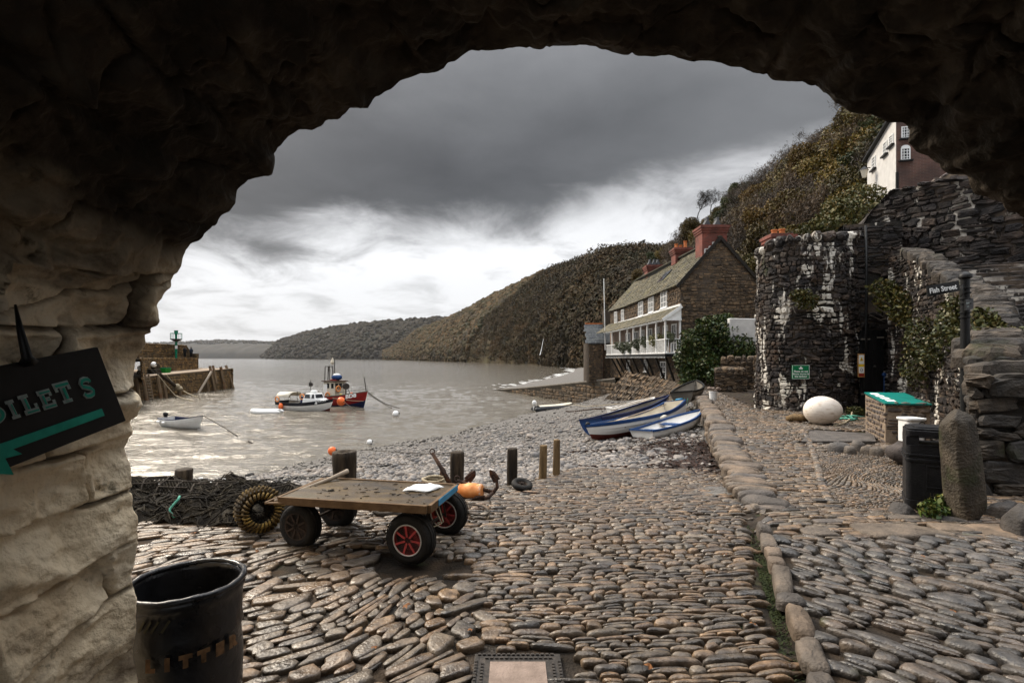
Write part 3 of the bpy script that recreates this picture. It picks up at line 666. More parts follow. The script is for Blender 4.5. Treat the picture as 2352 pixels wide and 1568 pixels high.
# the path beyond, between the sea wall and the bastion
tof, sf = frame(5, 10, R(4), .12, plaza_z)
c = pack(-4, 9, -5.2, -1.2, .07, .14, .2, .4, .5, 3)
infine = lambda x, y: inpoly(x, y, FINE)
fnp = lambda x, y: (x > wall_x(y) + .12) & ~infine(x, y) & ~inpoly(x, y, MATP) & ~inpoly(x, y, PLX) & (x < np.interp(y, [5, 7, 9, 13, 15, 16, 25], [6, 6.3, 9, 10.4, 9.6, 7.7, 9.8]))
c = region(c, tof, lambda x, y: fnp(x, y) & (y > 5.25))
B.append(stones(thin(c, .97, 4), sf, hk=.6, hmax=.024, gap=.004, power=.62, ring=RINGA, seed=3, irr=.08, rot=.08, jit=.12))
c = pack(-4, 9, -1.2, 15, .10, .2, .2, .4, .5, 31)
c = region(c, tof, lambda x, y: fnp(x, y) & (y < 25))
B.append(stones(c, sf, hk=.6, hmax=.028, gap=.006, power=.65, ring=RINGA, seed=32, irr=.08, rot=.08, jit=.12, seg=8))
# flags and rough strip in front of the path
tof, sf = frame(2.4, 5, R(3), .05, plaza_z)
c = pack(-.2, 4.5, -.62, .28, .075, .2, .25, .35, .5, 6)
SL = [(3.42, 4.56, .36, .17), (4.42, 4.52, .30, .20), (4.0, 4.66, .17, .11), (2.72, 4.55, .15, .09), (3.0, 4.84, .16, .06), (3.9, 5.0, .24, .09), (4.05, 4.42, .22, .06)]
slabm = lambda x, y: np.any([(np.abs(x - a) < b * 1.0) & (np.abs(y - d) < e) for a, d, b, e in SL], 0)
c = region(c, tof, lambda x, y: (x > kerb_x(y) + .07) & (x < 5.6) & ~slabm(x, y))
B.append(stones(c, sf, hk=.45, hmax=.026, gap=.004, power=.58, ring=RINGA, seed=7, irr=.1, rot=.08))
sl = np.array([(a - 2.4, d - 5, b, e) for a, d, b, e in SL]); tof, sf = frame(2.4, 5, 0, 0, plaza_z)
slab = stones(sl, sf, hk=.2, hmax=.04, gap=.006, power=.5, ring=RINGA, seed=8, irr=.1, rot=.08, seg=24, jit=0, tilt=.05, rough=.025)
# right foreground: stones slanting the other way
tof, sf = frame(2.6, 3.2, R(-52), .07, plaza_z)
c = pack(-4, 4, -4, 4, .085, .17, .25, .4, .5, 9)
c = region(c, tof, lambda x, y: (x > kerb_x(y) + .1) & (y < 4.42 + .05 * np.sin(x * 5)) & (y > 1.7) & (x < 5.5))
right = [stones(thin(c, .985, 6), sf, hk=.55, hmax=.03, gap=.006, power=.7, seed=9, irr=.1, rot=.12, jit=.15)]
# fine pitched pebbles
tof, sf = frame(4.3, 6, R(35), .22, plaza_z, 1.1)
c = pack(-3, 3, -3, 3, .036, .062, .1, .3, .3, 12)
c = region(c, tof, lambda x, y: infine(x, y) & (x > wall_x(y) + .2))
B.append(stones(c, sf, hk=.8, hmax=.02, gap=.004, power=.8, seed=13, irr=.06, rot=.1, seg=8))
tof, sf = frame(8, 13, R(10), .2, plaza_z); c = pack(-3, 4, -3.5, 3, .05, .09, .1, .3, .3, 14)
c = region(c, tof, lambda x, y: inpoly(x, y, [(6.6, 11.8), (8.6, 11.0), (10, 14.6), (7.9, 15)]))
B.append(stones(c, sf, hk=.8, hmax=.025, gap=.004, power=.8, seed=15, irr=.06, rot=.1, seg=8))
# pale border lines of single stones
bl = [G(*q)[:2] for q in [(1905, 1150), (1888, 1110), (1878, 1070), (1868, 1040), (1850, 1000), (1815, 975), (1800, 958)]]
pb = Path(bl); nb = int(pb.L / .13); u = (np.arange(nb) + .5) / nb * pb.L; x_, y_, _, _ = pb.at(u)
B.append(stones(np.stack([x_, y_, np.full(nb, .05), np.full(nb, .065)], -1), lambda u, v, h: np.stack([u, v, plaza_z(u, v) + h], -1), hk=.7, hmax=.05, gap=0, power=.8, seed=16, irr=.1))
stone_obj('cobblestone_paving', B, [M['cobble']], kind='structure')
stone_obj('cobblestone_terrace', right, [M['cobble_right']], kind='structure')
stone_obj('flagstones', [slab], [M['kerb']], kind='structure')
# kerb of long stones beside the mossy gully
kc = []; v = 1.75
for ln_ in (.42, .36, .3, .34, .12, .46, .2, .16, .28, .2):
    kc.append((v + ln_ / 2, 0, ln_ / 2, .062 if ln_ > .15 else .085)); v += ln_ + .012
def ksurf(u, v, h):
    x = kerb_x(u) + .03; return np.stack([x + v, u - .33 * v, plaza_z(x * 0 + kerb_x(u) + .1, u) + h * 1.0], -1)
stone_obj('kerb', [stones(np.array(kc), ksurf, hk=.75, hmax=.055, gap=.004, power=.5, seed=18, irr=.06, rot=.03, jit=.05, seg=20, rough=.03)], [M['kerb']], kind='structure')
def tuft(n, fx, size, seed, hgt):
    g = np.random.default_rng(seed); c_ = fx(g, n); a = g.uniform(0, 6.28, n); le = size * g.uniform(.5, 1.5, n); w = le * .22
    d = np.stack([np.cos(a), np.sin(a), g.uniform(.2, hgt, n)], -1) * le[:, None]; s = np.stack([-np.sin(a), np.cos(a), 0 * a], -1) * w[:, None]
    V = np.stack([c_ - s, c_ + s, c_ + d * .6 + s * .7, c_ + d], 1).reshape(-1, 3)
    return V, np.arange(n * 4).reshape(n, 4), np.repeat(g.random(n), 4)
def gully(g, n):
    y = g.uniform(2.3, 4.9, n); y = np.where(g.random(n) < .6, np.clip(g.normal(3.7, .35, n), 2.3, 4.9), y); x = kerb_x(y) - g.uniform(.03, .11, n); return np.stack([x, y, plaza_z(x, y) - .015 + g.uniform(0, .02, n)], -1)
V, Q, r_ = tuft(3000, gully, .017, 3, .8)
link('moss', mk_mesh('moss', V, Q, False, {'rnd': r_}), M['grass'], kind='stuff', label='green moss growing in the gully by the kerb', cat='moss')

# retaining wall beside the slip: upright boulders and long coping stones
wp = Path([(wall_x(y), y) for y in (5.35, 5.57, 6.2, 6.77, 7.6, 8.6, 10, 11.5, 13.5, 15.9, 18, 21)], sgn=-1)
g_ = np.random.default_rng(8); cop = []; face = []; u = 0
while u < wp.L:
    w = g_.uniform(.10, .26) * (1 + .05 * u); cop.append((u + w / 2, g_.uniform(-.02, .05), w / 2, g_.uniform(.19, .30))); u += w
def csurf(u, v, h):
    x, y, nx, ny = wp.at(u); x = x - nx * (v + .12); y = y - ny * (v + .12)
    return np.stack([x, y, .035 + .02 * np.sin(u * 3) + h * 1.0 - np.clip(.45 - u, 0, 1) * .12], -1)
u = 0
while u < wp.L:
    w = g_.uniform(.13, .3); x, y, _, _ = wp.at(u + w / 2); zb = (plaza_z(np.array([x - .1]), np.array([y]))[0] if y < 8.7 else beach_z(np.array([x - .2]), np.array([y]))[0]) - .05
    hgt = max(.02 - zb, .06); k = 1 if hgt < .4 else 2; z0 = zb
    for i in range(k):
        hh = hgt / k; face.append((u + w / 2, z0 + hh / 2, w / 2, hh / 2 + .02)); z0 += hh
    u += w
batch = [stones(np.array(cop), csurf, hk=.55, hmax=.085, gap=.004, power=.62, seed=20, irr=.1, rot=.1, seg=16, jit=.06, rough=.04),
         stones(np.array(face), lambda u, v, h: (lambda a: np.stack([a[0] + a[2] * (h - .02), a[1] + a[3] * (h - .02), v], -1))(wp.at(u)), hk=.7, hmax=.12, gap=.004, power=.6, seed=23, irr=.1, seg=14)]
uu = np.linspace(0, wp.L, 60); x_, y_, nx_, ny_ = wp.at(uu)
bk = np.stack([np.stack([x_ - nx_ * .03, y_ - ny_ * .03, x_ * 0 + k], -1) for k in (-1.2, .02)])
stone_obj('retaining_wall', batch, [M['kerb'], M['earth']], extra=[(bk.reshape(-1, 3), gridfaces(2, 60))], label='low sea wall of upright boulders with long coping stones between slip and path', cat='wall')

# ================================================================ the archway
AP = [(330, 2300), (322, 1566), (313, 1485), (318, 1459), (315, 1417), (321, 1379), (310, 1322), (318, 1269), (316, 1183), (300, 1129), (306, 1100), (306, 1075), (293, 1028), (297, 1016), (298, 993), (293, 966), (310, 955), (319, 929), (308, 902), (310, 861), (316, 826), (340, 791), (337, 770), (348, 764), (362, 735), (357, 700), (372, 672), (419, 614), (432, 578), (469, 542), (508, 500), (542, 469), (547, 450), (578, 417), (620, 396), (630, 354), (661, 323), (687, 300), (721, 302), (750, 273), (781, 276), (807, 255), (844, 247), (854, 229), (906, 203), (969, 177), (1023, 161), (1031, 150), (1083, 125), (1160, 121), (1225, 109), (1262, 99), (1300, 101), (1370, 103), (1400, 115), (1480, 121), (1540, 121), (1560, 133), (1640, 145), (1700, 153), (1750, 168), (1780, 180), (1837, 184), (1868, 198), (1905, 219), (1931, 247), (1969, 263), (2001, 275), (2039, 291), (2072, 290), (2086, 306), (2087, 327), (2107, 343), (2137, 357), (2177, 378), (2224, 404), (2228, 425), (2240, 446), (2273, 460), (2304, 463), (2318, 484), (2351, 500), (2420, 560), (2500, 680), (2560, 850), (2590, 1100), (2600, 2300)]
AY = 1.92
q = np.array([P(a, b, AY) for a, b in AP])[:, [0, 2]]
d = np.concatenate([[0], np.cumsum(np.linalg.norm(np.diff(q, axis=0), axis=1))]); N = 1000
u = np.concatenate([np.linspace(0, 3.6, 520, endpoint=False), np.linspace(3.6, d[-1], N - 520)]); prof = np.stack([np.interp(u, d, q[:, 0]), np.interp(u, d, q[:, 1])], -1)
def blur(p, k):
    w = np.ones(2 * k + 1) / (2 * k + 1); pp = np.pad(p, ((k, k), (0, 0)), 'edge'); return np.stack([np.convolve(pp[:, i], w, 'valid') for i in range(2)], -1)
ul = np.linspace(0, d[-1], 620); smu = blur(blur(np.stack([np.interp(ul, d, q[:, 0]), np.interp(ul, d, q[:, 1])], -1), 14), 14); sm = np.stack([np.interp(u, ul, smu[:, i]) for i in range(2)], -1); tg = np.gradient(sm, axis=0); nrm = np.stack([tg[:, 1], -tg[:, 0]], -1); nrm /= np.linalg.norm(nrm, axis=1)[:, None] + 1e-9
cen = np.array([.45, 1.0]); inward = np.sign(((cen - sm) * nrm).sum(1)); nrm *= inward[:, None]      # into the passage
prof = prof + nrm * (.006 * fbm(np.stack([u * 14, u * 0, u * 0 + 3], -1), 3, 3))[:, None]
seams = []; rows = []; ts = np.concatenate([np.linspace(0, .9, 170), np.linspace(.92, 4.8, 80)])
us_ = u[:, None]
for t_ in ts:
    k = min(1, t_ / .22); base_ = prof * (1 - k) + sm * k
    y0 = AY - t_
    pz = sm[:, 1]
    # rough courses of stone under limewash: big lumps, strata and fine roughness
    p3 = np.stack([u * 1.0, np.full(N, y0), pz * 0], -1)
    big = fbm(np.stack([u * 2.6 + .45 * y0, np.full(N, y0 * 1.5), u * 0], -1), 3, 51)
    cell = np.abs(vnoise(np.stack([u * 5.2 + 1.7 * y0 + .5 * big, np.full(N, y0 * 2.2), u * 0 + 9], -1), 52)); crack = np.exp(-(cell / .07) ** 2)
    cell2 = np.abs(vnoise(np.stack([u * 3.1 - .6 * y0 + .7 * big, np.full(N, y0 * 1.1 + 3), u * 0 + 4], -1), 58)); crack2 = np.exp(-(cell2 / .045) ** 2)
    fine = fbm(np.stack([u * 22, np.full(N, y0 * 22), u * 0], -1), 3, 53); mid = fbm(np.stack([u * 9, np.full(N, y0 * 6), u * 0], -1), 3, 54)
    wv = .05 * big; ru = (u + wv + .03 * np.sin(y0 * 5)) / .215; ri = np.floor(ru); fu = ru - ri; bl0 = .34 + .2 * hash3(ri.astype(int), 0 * ri.astype(int), 3 + 0 * ri.astype(int), 5); rt_ = (y0 + 10 + .06 * big + hash3(ri.astype(int), 1 + 0 * ri.astype(int), 0 * ri.astype(int), 6)) / bl0; ti = np.floor(rt_); ft_ = rt_ - ti
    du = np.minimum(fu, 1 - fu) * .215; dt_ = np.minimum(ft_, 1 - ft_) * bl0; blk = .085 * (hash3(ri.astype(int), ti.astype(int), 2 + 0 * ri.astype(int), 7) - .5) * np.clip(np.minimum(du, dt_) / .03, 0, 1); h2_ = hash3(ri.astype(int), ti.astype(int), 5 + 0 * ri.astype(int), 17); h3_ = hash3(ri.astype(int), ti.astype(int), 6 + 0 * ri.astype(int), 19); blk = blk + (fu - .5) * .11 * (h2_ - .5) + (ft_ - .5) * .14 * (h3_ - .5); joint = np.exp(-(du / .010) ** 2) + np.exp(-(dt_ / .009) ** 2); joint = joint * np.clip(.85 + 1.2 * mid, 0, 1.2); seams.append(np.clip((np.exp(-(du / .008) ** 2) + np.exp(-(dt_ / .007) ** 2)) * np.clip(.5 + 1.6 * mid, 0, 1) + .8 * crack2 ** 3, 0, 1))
    amp = min(1, .3 + t_ / .14)
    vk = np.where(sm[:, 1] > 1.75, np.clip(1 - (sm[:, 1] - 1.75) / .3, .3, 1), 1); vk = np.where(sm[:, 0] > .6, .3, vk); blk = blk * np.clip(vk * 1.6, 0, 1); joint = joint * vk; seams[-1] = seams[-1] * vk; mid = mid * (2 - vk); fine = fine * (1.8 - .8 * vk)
    dsp = amp * (.05 * big * (.55 + .45 * vk) - .015 * crack - .028 * crack2 + blk - .055 * joint + .022 * mid) + .009 * fine * min(1, .4 + t_ / .1)
    out_ = -.035 * min(1, t_ / .3) - .012 * min(1, t_ * 2)
    pos = base_ + nrm * (dsp + out_)[:, None]
    rows.append(np.stack([pos[:, 0], np.full(N, y0) - .03 * np.exp(-t_ / .02) * 0, pos[:, 1]], -1))
fr = [np.stack([prof[:, 0] - nrm[:, 0] * s_, np.full(N, AY + .05 * min(1, s_ / .1)), prof[:, 1] - nrm[:, 1] * s_], -1) for s_ in (.06, .02)]
o1 = np.stack([cen[0] + (sm[:, 0] - cen[0]) * 2.6, np.full(N, AY + .05), np.where(sm[:, 1] < 0, sm[:, 1], sm[:, 1] * 1.9 + .6)], -1)
o0 = o1.copy(); o0[:, 1] = AY - 4.85
allr = np.stack([o0, o1, fr[0], fr[1]] + rows)
cap = allr[-1].mean(0)
V = np.concatenate([allr.reshape(-1, 3), [cap]]); fa = gridfaces(len(allr), N); L0 = (len(allr) - 1) * N
rim = np.stack([np.arange(N - 1), L0 + np.arange(N - 1), L0 + np.arange(1, N), np.arange(1, N)], 1)
# limewash below; dark bare stone above, with the vault's shade put into its colour
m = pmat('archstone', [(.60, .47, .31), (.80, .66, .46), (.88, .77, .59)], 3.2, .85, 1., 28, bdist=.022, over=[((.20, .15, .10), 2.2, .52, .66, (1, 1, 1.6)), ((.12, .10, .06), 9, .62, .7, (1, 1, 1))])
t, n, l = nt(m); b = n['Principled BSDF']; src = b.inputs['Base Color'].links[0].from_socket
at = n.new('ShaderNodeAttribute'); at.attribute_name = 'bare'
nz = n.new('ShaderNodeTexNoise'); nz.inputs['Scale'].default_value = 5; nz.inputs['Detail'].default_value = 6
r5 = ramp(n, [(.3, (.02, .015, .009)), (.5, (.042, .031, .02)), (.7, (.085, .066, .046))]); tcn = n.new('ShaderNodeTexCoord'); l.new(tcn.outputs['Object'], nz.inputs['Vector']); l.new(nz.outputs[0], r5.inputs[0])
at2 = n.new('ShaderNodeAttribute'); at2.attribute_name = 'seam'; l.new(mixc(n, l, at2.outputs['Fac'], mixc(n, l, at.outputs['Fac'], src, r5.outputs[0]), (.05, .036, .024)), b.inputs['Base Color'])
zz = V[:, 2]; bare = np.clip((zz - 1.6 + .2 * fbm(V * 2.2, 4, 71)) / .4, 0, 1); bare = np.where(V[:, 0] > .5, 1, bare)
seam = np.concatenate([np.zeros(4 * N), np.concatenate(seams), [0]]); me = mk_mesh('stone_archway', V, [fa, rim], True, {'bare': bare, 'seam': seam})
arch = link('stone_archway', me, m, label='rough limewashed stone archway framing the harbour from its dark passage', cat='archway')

# ================================================================ hills
def hill(name, cols, nv, prof_fn, mat, namp, seed):
    """cols: (px, toe y, crest y, crest py); rows run from the toe up to the crest and a little beyond"""
    c = np.array(cols, float); k = np.linspace(0, 1, 160); ci = np.linspace(0, 1, len(c))
    px = np.interp(k, ci, c[:, 0]); yt = 1 / np.interp(k, ci, 1 / c[:, 1]); yc = 1 / np.interp(k, ci, 1 / c[:, 2]); py = np.interp(k, ci, c[:, 3])
    zt = EYE - (py - HY) / F * yc
    v = np.linspace(0, 1.25, nv); U, Vv = np.meshgrid(np.arange(160), v)
    a = (px - CX) / F
    Y = yt[U] + (yc - yt)[U] * Vv; X = a[U] * Y; Z = SEA - 1 + (zt + 4.4)[U] * prof_fn(np.minimum(Vv, 1)) - np.clip(Vv - 1, 0, 1) * (zt[U] * .5)
    q = np.stack([X, Y, Z * 0], -1)
    Z = Z + namp * fbm(q / (namp * 9), 4, seed) * np.clip(np.sin(np.pi * np.minimum(Vv, .98)), .08, 1)
    Vx = np.stack([X, Y, Z], -1)
    o = link(name, mk_mesh(name, Vx.reshape(-1, 3), gridfaces(nv, 160)), mat, kind='structure')
    return o, Vx
M['hillground'] = pmat('hillground', [(.03, .022, .013), (.06, .045, .022), (.085, .062, .03)], .06, .95, over=[((.045, .045, .015), .03, .5, .7, (1, 1, 1)), ((.02, .02, .017), .02, .6, .7, (1, 1, 1))])
M['hillfar'] = pmat('hillfar', [(.012, .011, .009), (.02, .017, .012), (.028, .023, .015)], .012, .95, 0, detail=9)
o2, V2 = hill('wooded_hill', [(880, 1500, 1750, 808), (920, 1300, 1560, 788), (960, 1000, 1300, 760), (1010, 820, 1150, 741), (1060, 660, 980, 720), (1130, 520, 840, 683), (1190, 420, 740, 656), (1250, 330, 640, 629), (1300, 265, 560, 610), (1340, 225, 500, 599), (1400, 185, 430, 580), (1500, 150, 380, 580), (1620, 130, 340, 560), (1760, 120, 320, 540)], 70, lambda v: .12 * np.minimum(v / .04, 1) + .88 * np.clip((v - .02) / .98, 0, 1) ** .72, M['hillground'], 6, 81)
o3, V3 = hill('distant_hill', [(600, 3300, 3500, 821), (640, 3000, 3500, 783), (700, 2700, 3300, 764), (760, 2500, 3100, 753), (830, 2300, 2900, 743), (900, 2100, 2700, 737), (980, 1950, 2500, 733), (1100, 1800, 2400, 728)], 30, lambda v: np.clip(v, 0, 1) ** .6, M['hillfar'], 14, 83)
o4, V4 = hill('far_headland', [(250, 7000, 7400, 791), (330, 6900, 7400, 789), (430, 6600, 7200, 785), (500, 6300, 7000, 782), (570, 6000, 6700, 784), (620, 5800, 6500, 786), (720, 5600, 6300, 788)], 24, lambda v: np.clip(v, 0, 1) ** .5, M['hillfar'], 16, 84)

def crownleaves(name, Vg, n, size, mat, seed, ymax, label):
    g = np.random.default_rng(seed); P00 = Vg[:-1, :-1].reshape(-1, 3); P10 = Vg[:-1, 1:].reshape(-1, 3); P01 = Vg[1:, :-1].reshape(-1, 3)
    A = np.linalg.norm(np.cross(P10 - P00, P01 - P00), axis=1) * (P00[:, 1] < ymax) / P00[:, 1] ** 1.7; rowi = np.repeat(np.arange(Vg.shape[0] - 1), Vg.shape[1] - 1) / (Vg.shape[0] - 1) * 1.25; A = A * (rowi < 1.03)
    i = g.choice(len(A), n, p=A / A.sum()); c = P00[i] + (P10 - P00)[i] * g.random(n)[:, None] + (P01 - P00)[i] * g.random(n)[:, None]; s = size * np.exp(g.normal(0, .3, n)); K = 64
    d = g.normal(0, 1, (n, K, 3)); d[..., 2] = np.abs(d[..., 2]) * .9 - .15; d /= np.linalg.norm(d, axis=2)[..., None]
    q = c[:, None] + d * (s[:, None] * g.uniform(.75, 1.1, (n, K)))[..., None] + np.array([0, 0, 1]) * (s * .35)[:, None, None]
    nn = d + .33 * g.normal(0, 1, d.shape); a = np.cross(nn, g.normal(0, 1, d.shape)); a /= np.linalg.norm(a, axis=2)[..., None]; b_ = np.cross(nn, a); b_ /= np.linalg.norm(b_, axis=2)[..., None]
    w = (s[:, None] * .115 * np.exp(g.normal(0, .25, (n, K))))[..., None]
    V = np.stack([q - a * w, q - b_ * w * .8, q + a * w, q + b_ * w * .8], 2).reshape(-1, 3); rr = np.clip(.5 + .6 * fbm(c / (size * 9), 3, seed) + g.normal(0, .2, n), 0, 1)
    return link(name, mk_mesh(name, V, np.arange(n * K * 4).reshape(-1, 4), False, {'rnd': np.repeat(rr, K * 4)}), mat, kind='stuff', label=label, cat='woodland')
crownleaves('near_hill_woodland', V2, 10500, 3.3, M['leaf_wood'], 9, 900, 'leafless brown trees thick on the nearer slopes of the shore hill')
def crowns(name, Vg, n, size, mat, seed, vlo, vhi, label, sub=2, near_bias=1.0, lift=.35, ymin=0):
    g = np.random.default_rng(seed); nv, nu = Vg.shape[:2]; c_ = []
    P00 = Vg[:-1, :-1].reshape(-1, 3); P10 = Vg[:-1, 1:].reshape(-1, 3); P01 = Vg[1:, :-1].reshape(-1, 3)
    A = np.linalg.norm(np.cross(P10 - P00, P01 - P00), axis=1); rowi = np.repeat(np.arange(nv - 1), nu - 1) / (nv - 1) * 1.25
    A = A * ((rowi >= vlo) & (rowi < vhi) & (P00[:, 1] > ymin)) / (P00[:, 1] ** near_bias)
    i = g.choice(len(A), n, p=A / A.sum()); r1, r2 = g.random(n), g.random(n)
    c_ = P00[i] + (P10 - P00)[i] * r1[:, None] + (P01 - P00)[i] * r2[:, None]
    th = np.linspace(0, 2 * np.pi, 9, endpoint=False); ph = np.array([-.6, -.1, .35, .8, 1.25])
    T, Ph = np.meshgrid(th, ph); d_ = np.stack([np.cos(Ph) * np.cos(T), np.cos(Ph) * np.sin(T), np.sin(Ph)], -1).reshape(-1, 3); d_ = np.concatenate([d_, [[0, 0, 1]]])
    s = size * np.exp(np.clip(g.normal(0, .35, n), -.6, .5)); K = len(d_)
    pos = c_[:, None] + d_[None] * s[:, None, None] * np.array([1, 1, .85]) * (1 + .15 * g.normal(0, 1, (n, K, 1))) + np.array([0, 0, 1]) * (s * lift)[:, None, None]
    q_ = gridfaces(5, 9, True); t_ = np.array([(36 + k, 36 + (k + 1) % 9, 45) for k in range(9)]); off = (np.arange(n) * K)[:, None, None]
    # stands of one kind grow together
    rr = np.clip(.5 + .6 * fbm(c_ / (size * 9), 3, seed) + g.normal(0, .2, n), 0, 1)
    me = mk_mesh(name, pos.reshape(-1, 3), [(q_[None] + off).reshape(-1, 4), (t_[None] + off).reshape(-1, 3)], True, {'rnd': np.repeat(rr, K) * 1.0 + 0 * g.normal(0, .1, n * K)})
    return link(name, me, mat, kind='stuff', label=label, cat='woodland')
crowns('hill_woodland', V2, 9000, 3.4, M['leaf_wood'], 5, .0, 1.02, 'brown autumn woodland covering the steep hill along the shore', near_bias=1.0, ymin=640)
crowns('far_woodland', V3, 3500, 8, M['leaf_far'], 6, .0, 1.02, 'dark woodland along the crest of the distant hill', near_bias=.5)
crowns('headland_woodland', V4, 900, 12, M['leaf_far'], 7, .7, 1.0, 'hazy line of trees on the farthest headland', near_bias=.5)

# the hillside right behind the houses
def slope_z(x, y):
    # px/py of the crest is nearly a line to the vanishing point: a ridge running along the shore
    b0 = 13.5 + .17 * np.clip(y - 56, 0, 150); s = np.clip((x - b0) / (42.5 - b0 + .02 * (y - 40)), 0, 1.6); off = np.clip(b0 - x, 0, 20) * (y > 56)
    z = -.4 + 29.8 * np.where(s < 1, s ** .9, 1 + (s - 1) * .25)
    z = z * np.clip((y - 14) / 16, 0, 1)
    return z - off * 1.5 + 1.0 * fbm(np.stack([x * .12, y * .12, x * 0], -1), 3, 91)
xs = np.linspace(12.5, 75, 90); ys = np.linspace(19, 190, 130)
def slz(x, y): return np.where((x < 17.5) & (y < 56), np.minimum(slope_z(x, y), -.4 + .5 * np.clip(x - 12, 0, 5)), slope_z(x, y))
sheet('hillside', xs, ys, slz, M['hillground'], kind='structure')

# far shingle beach with surf, rocks and a waterfall
sl_ = np.array([(-2.6, 80.4)] + [tuple(G(a, b, SEA)[:2]) for a, b in [(1225, 877), (1290, 863), (1318, 850), (1300, 839), (1245, 832.5), (1165, 829), (1080, 826.5)]])
ll_ = np.array([(10.4, 51.2)] + [tuple(P(a, 0, y)[:2]) for a, y in [(1362, 100), (1366, 142), (1366, 206), (1352, 340), (1290, 545), (1190, 815), (1092, 1270)]])
ps, pl = Path(sl_), Path(ll_); f_ = np.linspace(0, 1, 200); xs_, ys_, _, _ = ps.at(f_ * ps.L); xl_, yl_, _, _ = pl.at(np.interp(f_, np.interp(ps.s[::12] / ps.L, [0, 1], [0, 1]), pl.s[::12] / pl.L) * pl.L)
def far_row(v, h): return np.stack([xs_ + (xl_ - xs_) * v, ys_ + (yl_ - ys_) * v, SEA + h + 0 * xs_], -1)
link('far_beach', mk_mesh('far_beach', np.stack([far_row(v, h) for v, h in ((-.3, -.6), (-.02, -.02), (.2, .6), (.5, 1.3), (1, 2.2), (1.4, 2.6))]).reshape(-1, 3), gridfaces(6, 200)), M['beach'], kind='structure')
g_ = np.random.default_rng(19); n_ = 1300; i_ = g_.integers(0, 200, n_); band = fbm(np.stack([i_ * .07, i_ * 0., i_ * 0.], -1), 2, 4)
v_ = np.where(g_.random(n_) < .55, g_.normal(-.02, .025, n_), -.2 - .1 * band + g_.normal(0, .05, n_)); cx_ = xs_[i_] + (xl_ - xs_)[i_] * v_ + g_.normal(0, .5, n_); cy_ = ys_[i_] + (yl_ - ys_)[i_] * v_ + g_.normal(0, 1.2, n_) * (ys_[i_] / 80)
a_ = np.linspace(0, 2 * np.pi, 8)[:-1]; r1 = .24 * np.exp(g_.normal(0, .5, n_)) * (ys_[i_] / 90) ** .8; rr = r1[:, None] * (1 + .3 * g_.normal(0, 1, (n_, 7)))
V = np.stack([cx_[:, None] + 1.6 * rr * np.cos(a_), cy_[:, None] + 2.2 * rr * np.sin(a_), np.repeat((SEA + np.maximum(v_, 0) * 3 + .09 + g_.uniform(0, .06, n_))[:, None], 7, 1)], -1)
link('far_surf', mk_mesh('far_surf', V.reshape(-1, 3), np.arange(n_ * 7).reshape(n_, 7)), M['foam'], kind='structure')
wf = MB(); w0 = [P(1248, 778, 262), P(1245.5, 790, 258), P(1243.5, 801, 256), P(1240, 815, 252)]
pw_ = [np.array(p) for p in w0]
wf.grid(np.stack([np.stack([p + np.array([-.05 - .05 * i, -1.2, 0]) for i, p in enumerate(pw_)]), np.stack([p + np.array([.06 + .03 * i, -1.2, 0]) for i, p in enumerate(pw_)])]))
wf.build('waterfall', M['foam'], kind='structure')

# ---------------------------------------------------------------- air
hz = MB(); hz.box((-500, 3600, 160), (18600, 11200, 340.0 + 2 * 3.5))
m = bpy.data.materials.new('haze'); m.use_nodes = True; t = m.node_tree; t.nodes.remove(t.nodes['Principled BSDF'])
pv = t.nodes.new('ShaderNodeVolumePrincipled'); pv.inputs['Color'].default_value = (.80, .83, .88, 1); pv.inputs['Density'].default_value = .00002; pv.inputs['Anisotropy'].default_value = .2
t.links.new(pv.outputs[0], t.nodes['Material Output'].inputs['Volume'])
HAZE = hz.build('haze', m, kind='stuff', label='thin damp sea air that pales the far headland', cat='haze')
# ================================================================ things near the arch
nrmz = lambda v: np.asarray(v, float) / np.linalg.norm(v)
# ---- toilets sign hung crookedly on the left wall
SX = -1.325
def onx(px, py, X=SX):
    y = X * F / (px - CX); return np.array([X, y, EYE - (py - HY) / F * y])
TR, BR, TL, BL = onx(225, 797), onx(290, 966), onx(0, 841), onx(0, 1080)
eu = nrmz(TR - TL); ev = (BR - TR); H_ = np.linalg.norm(ev); ev = ev / H_
TL2, BL2 = TR - eu * .58, BR - eu * .60
t = empty('toilets_sign', (TL2 + BR) / 2, 'black painted board hanging crookedly on the left wall with green lettering and an arrow', 'sign')
n_ = np.array([1, 0, 0]); mb = MB(); th = .012
mb.hexa([BL2 - n_ * th, BR - n_ * th, TR - n_ * th, TL2 - n_ * th, BL2, BR, TR, TL2]); mb.build('board', M['sign_black'], t, bevel=.002)
# letter shapes as bars in a unit box (x right, y up)
LT = {
 'T': [(.0, .78, 1, 1), (.36, .12, .66, .78), (.22, 0, .80, .12), (.0, .62, .14, .78), (.86, .62, 1, .78)],
 'O': None, 'S': None,
 'I': [(.3, .12, .7, .88), (.08, .88, .92, 1), (.08, 0, .92, .12)],
 'L': [(.16, .2, .46, .88), (.0, .88, .62, 1), (.0, 0, 1, .2), (.86, .2, 1, .42)],
 'E': [(.1, .2, .4, .8), (0, .8, .94, 1), (0, 0, 1, .2), (.4, .42, .72, .58), (.82, .66, .94, .8), (.86, .2, 1, .36)]}
def curve_poly(ch):
    if ch == 'O':
        th_ = np.linspace(0, 2 * np.pi, 25)[:-1]; return [(.5 + .38 * math.sin(a), .5 + .4 * math.cos(a)) for a in th_] + [(.5, .9)]
    return [(.84, .74), (.76, .86), (.55, .91), (.3, .88), (.17, .74), (.22, .6), (.45, .52), (.68, .44), (.83, .3), (.74, .14), (.5, .09), (.24, .12), (.14, .27)]
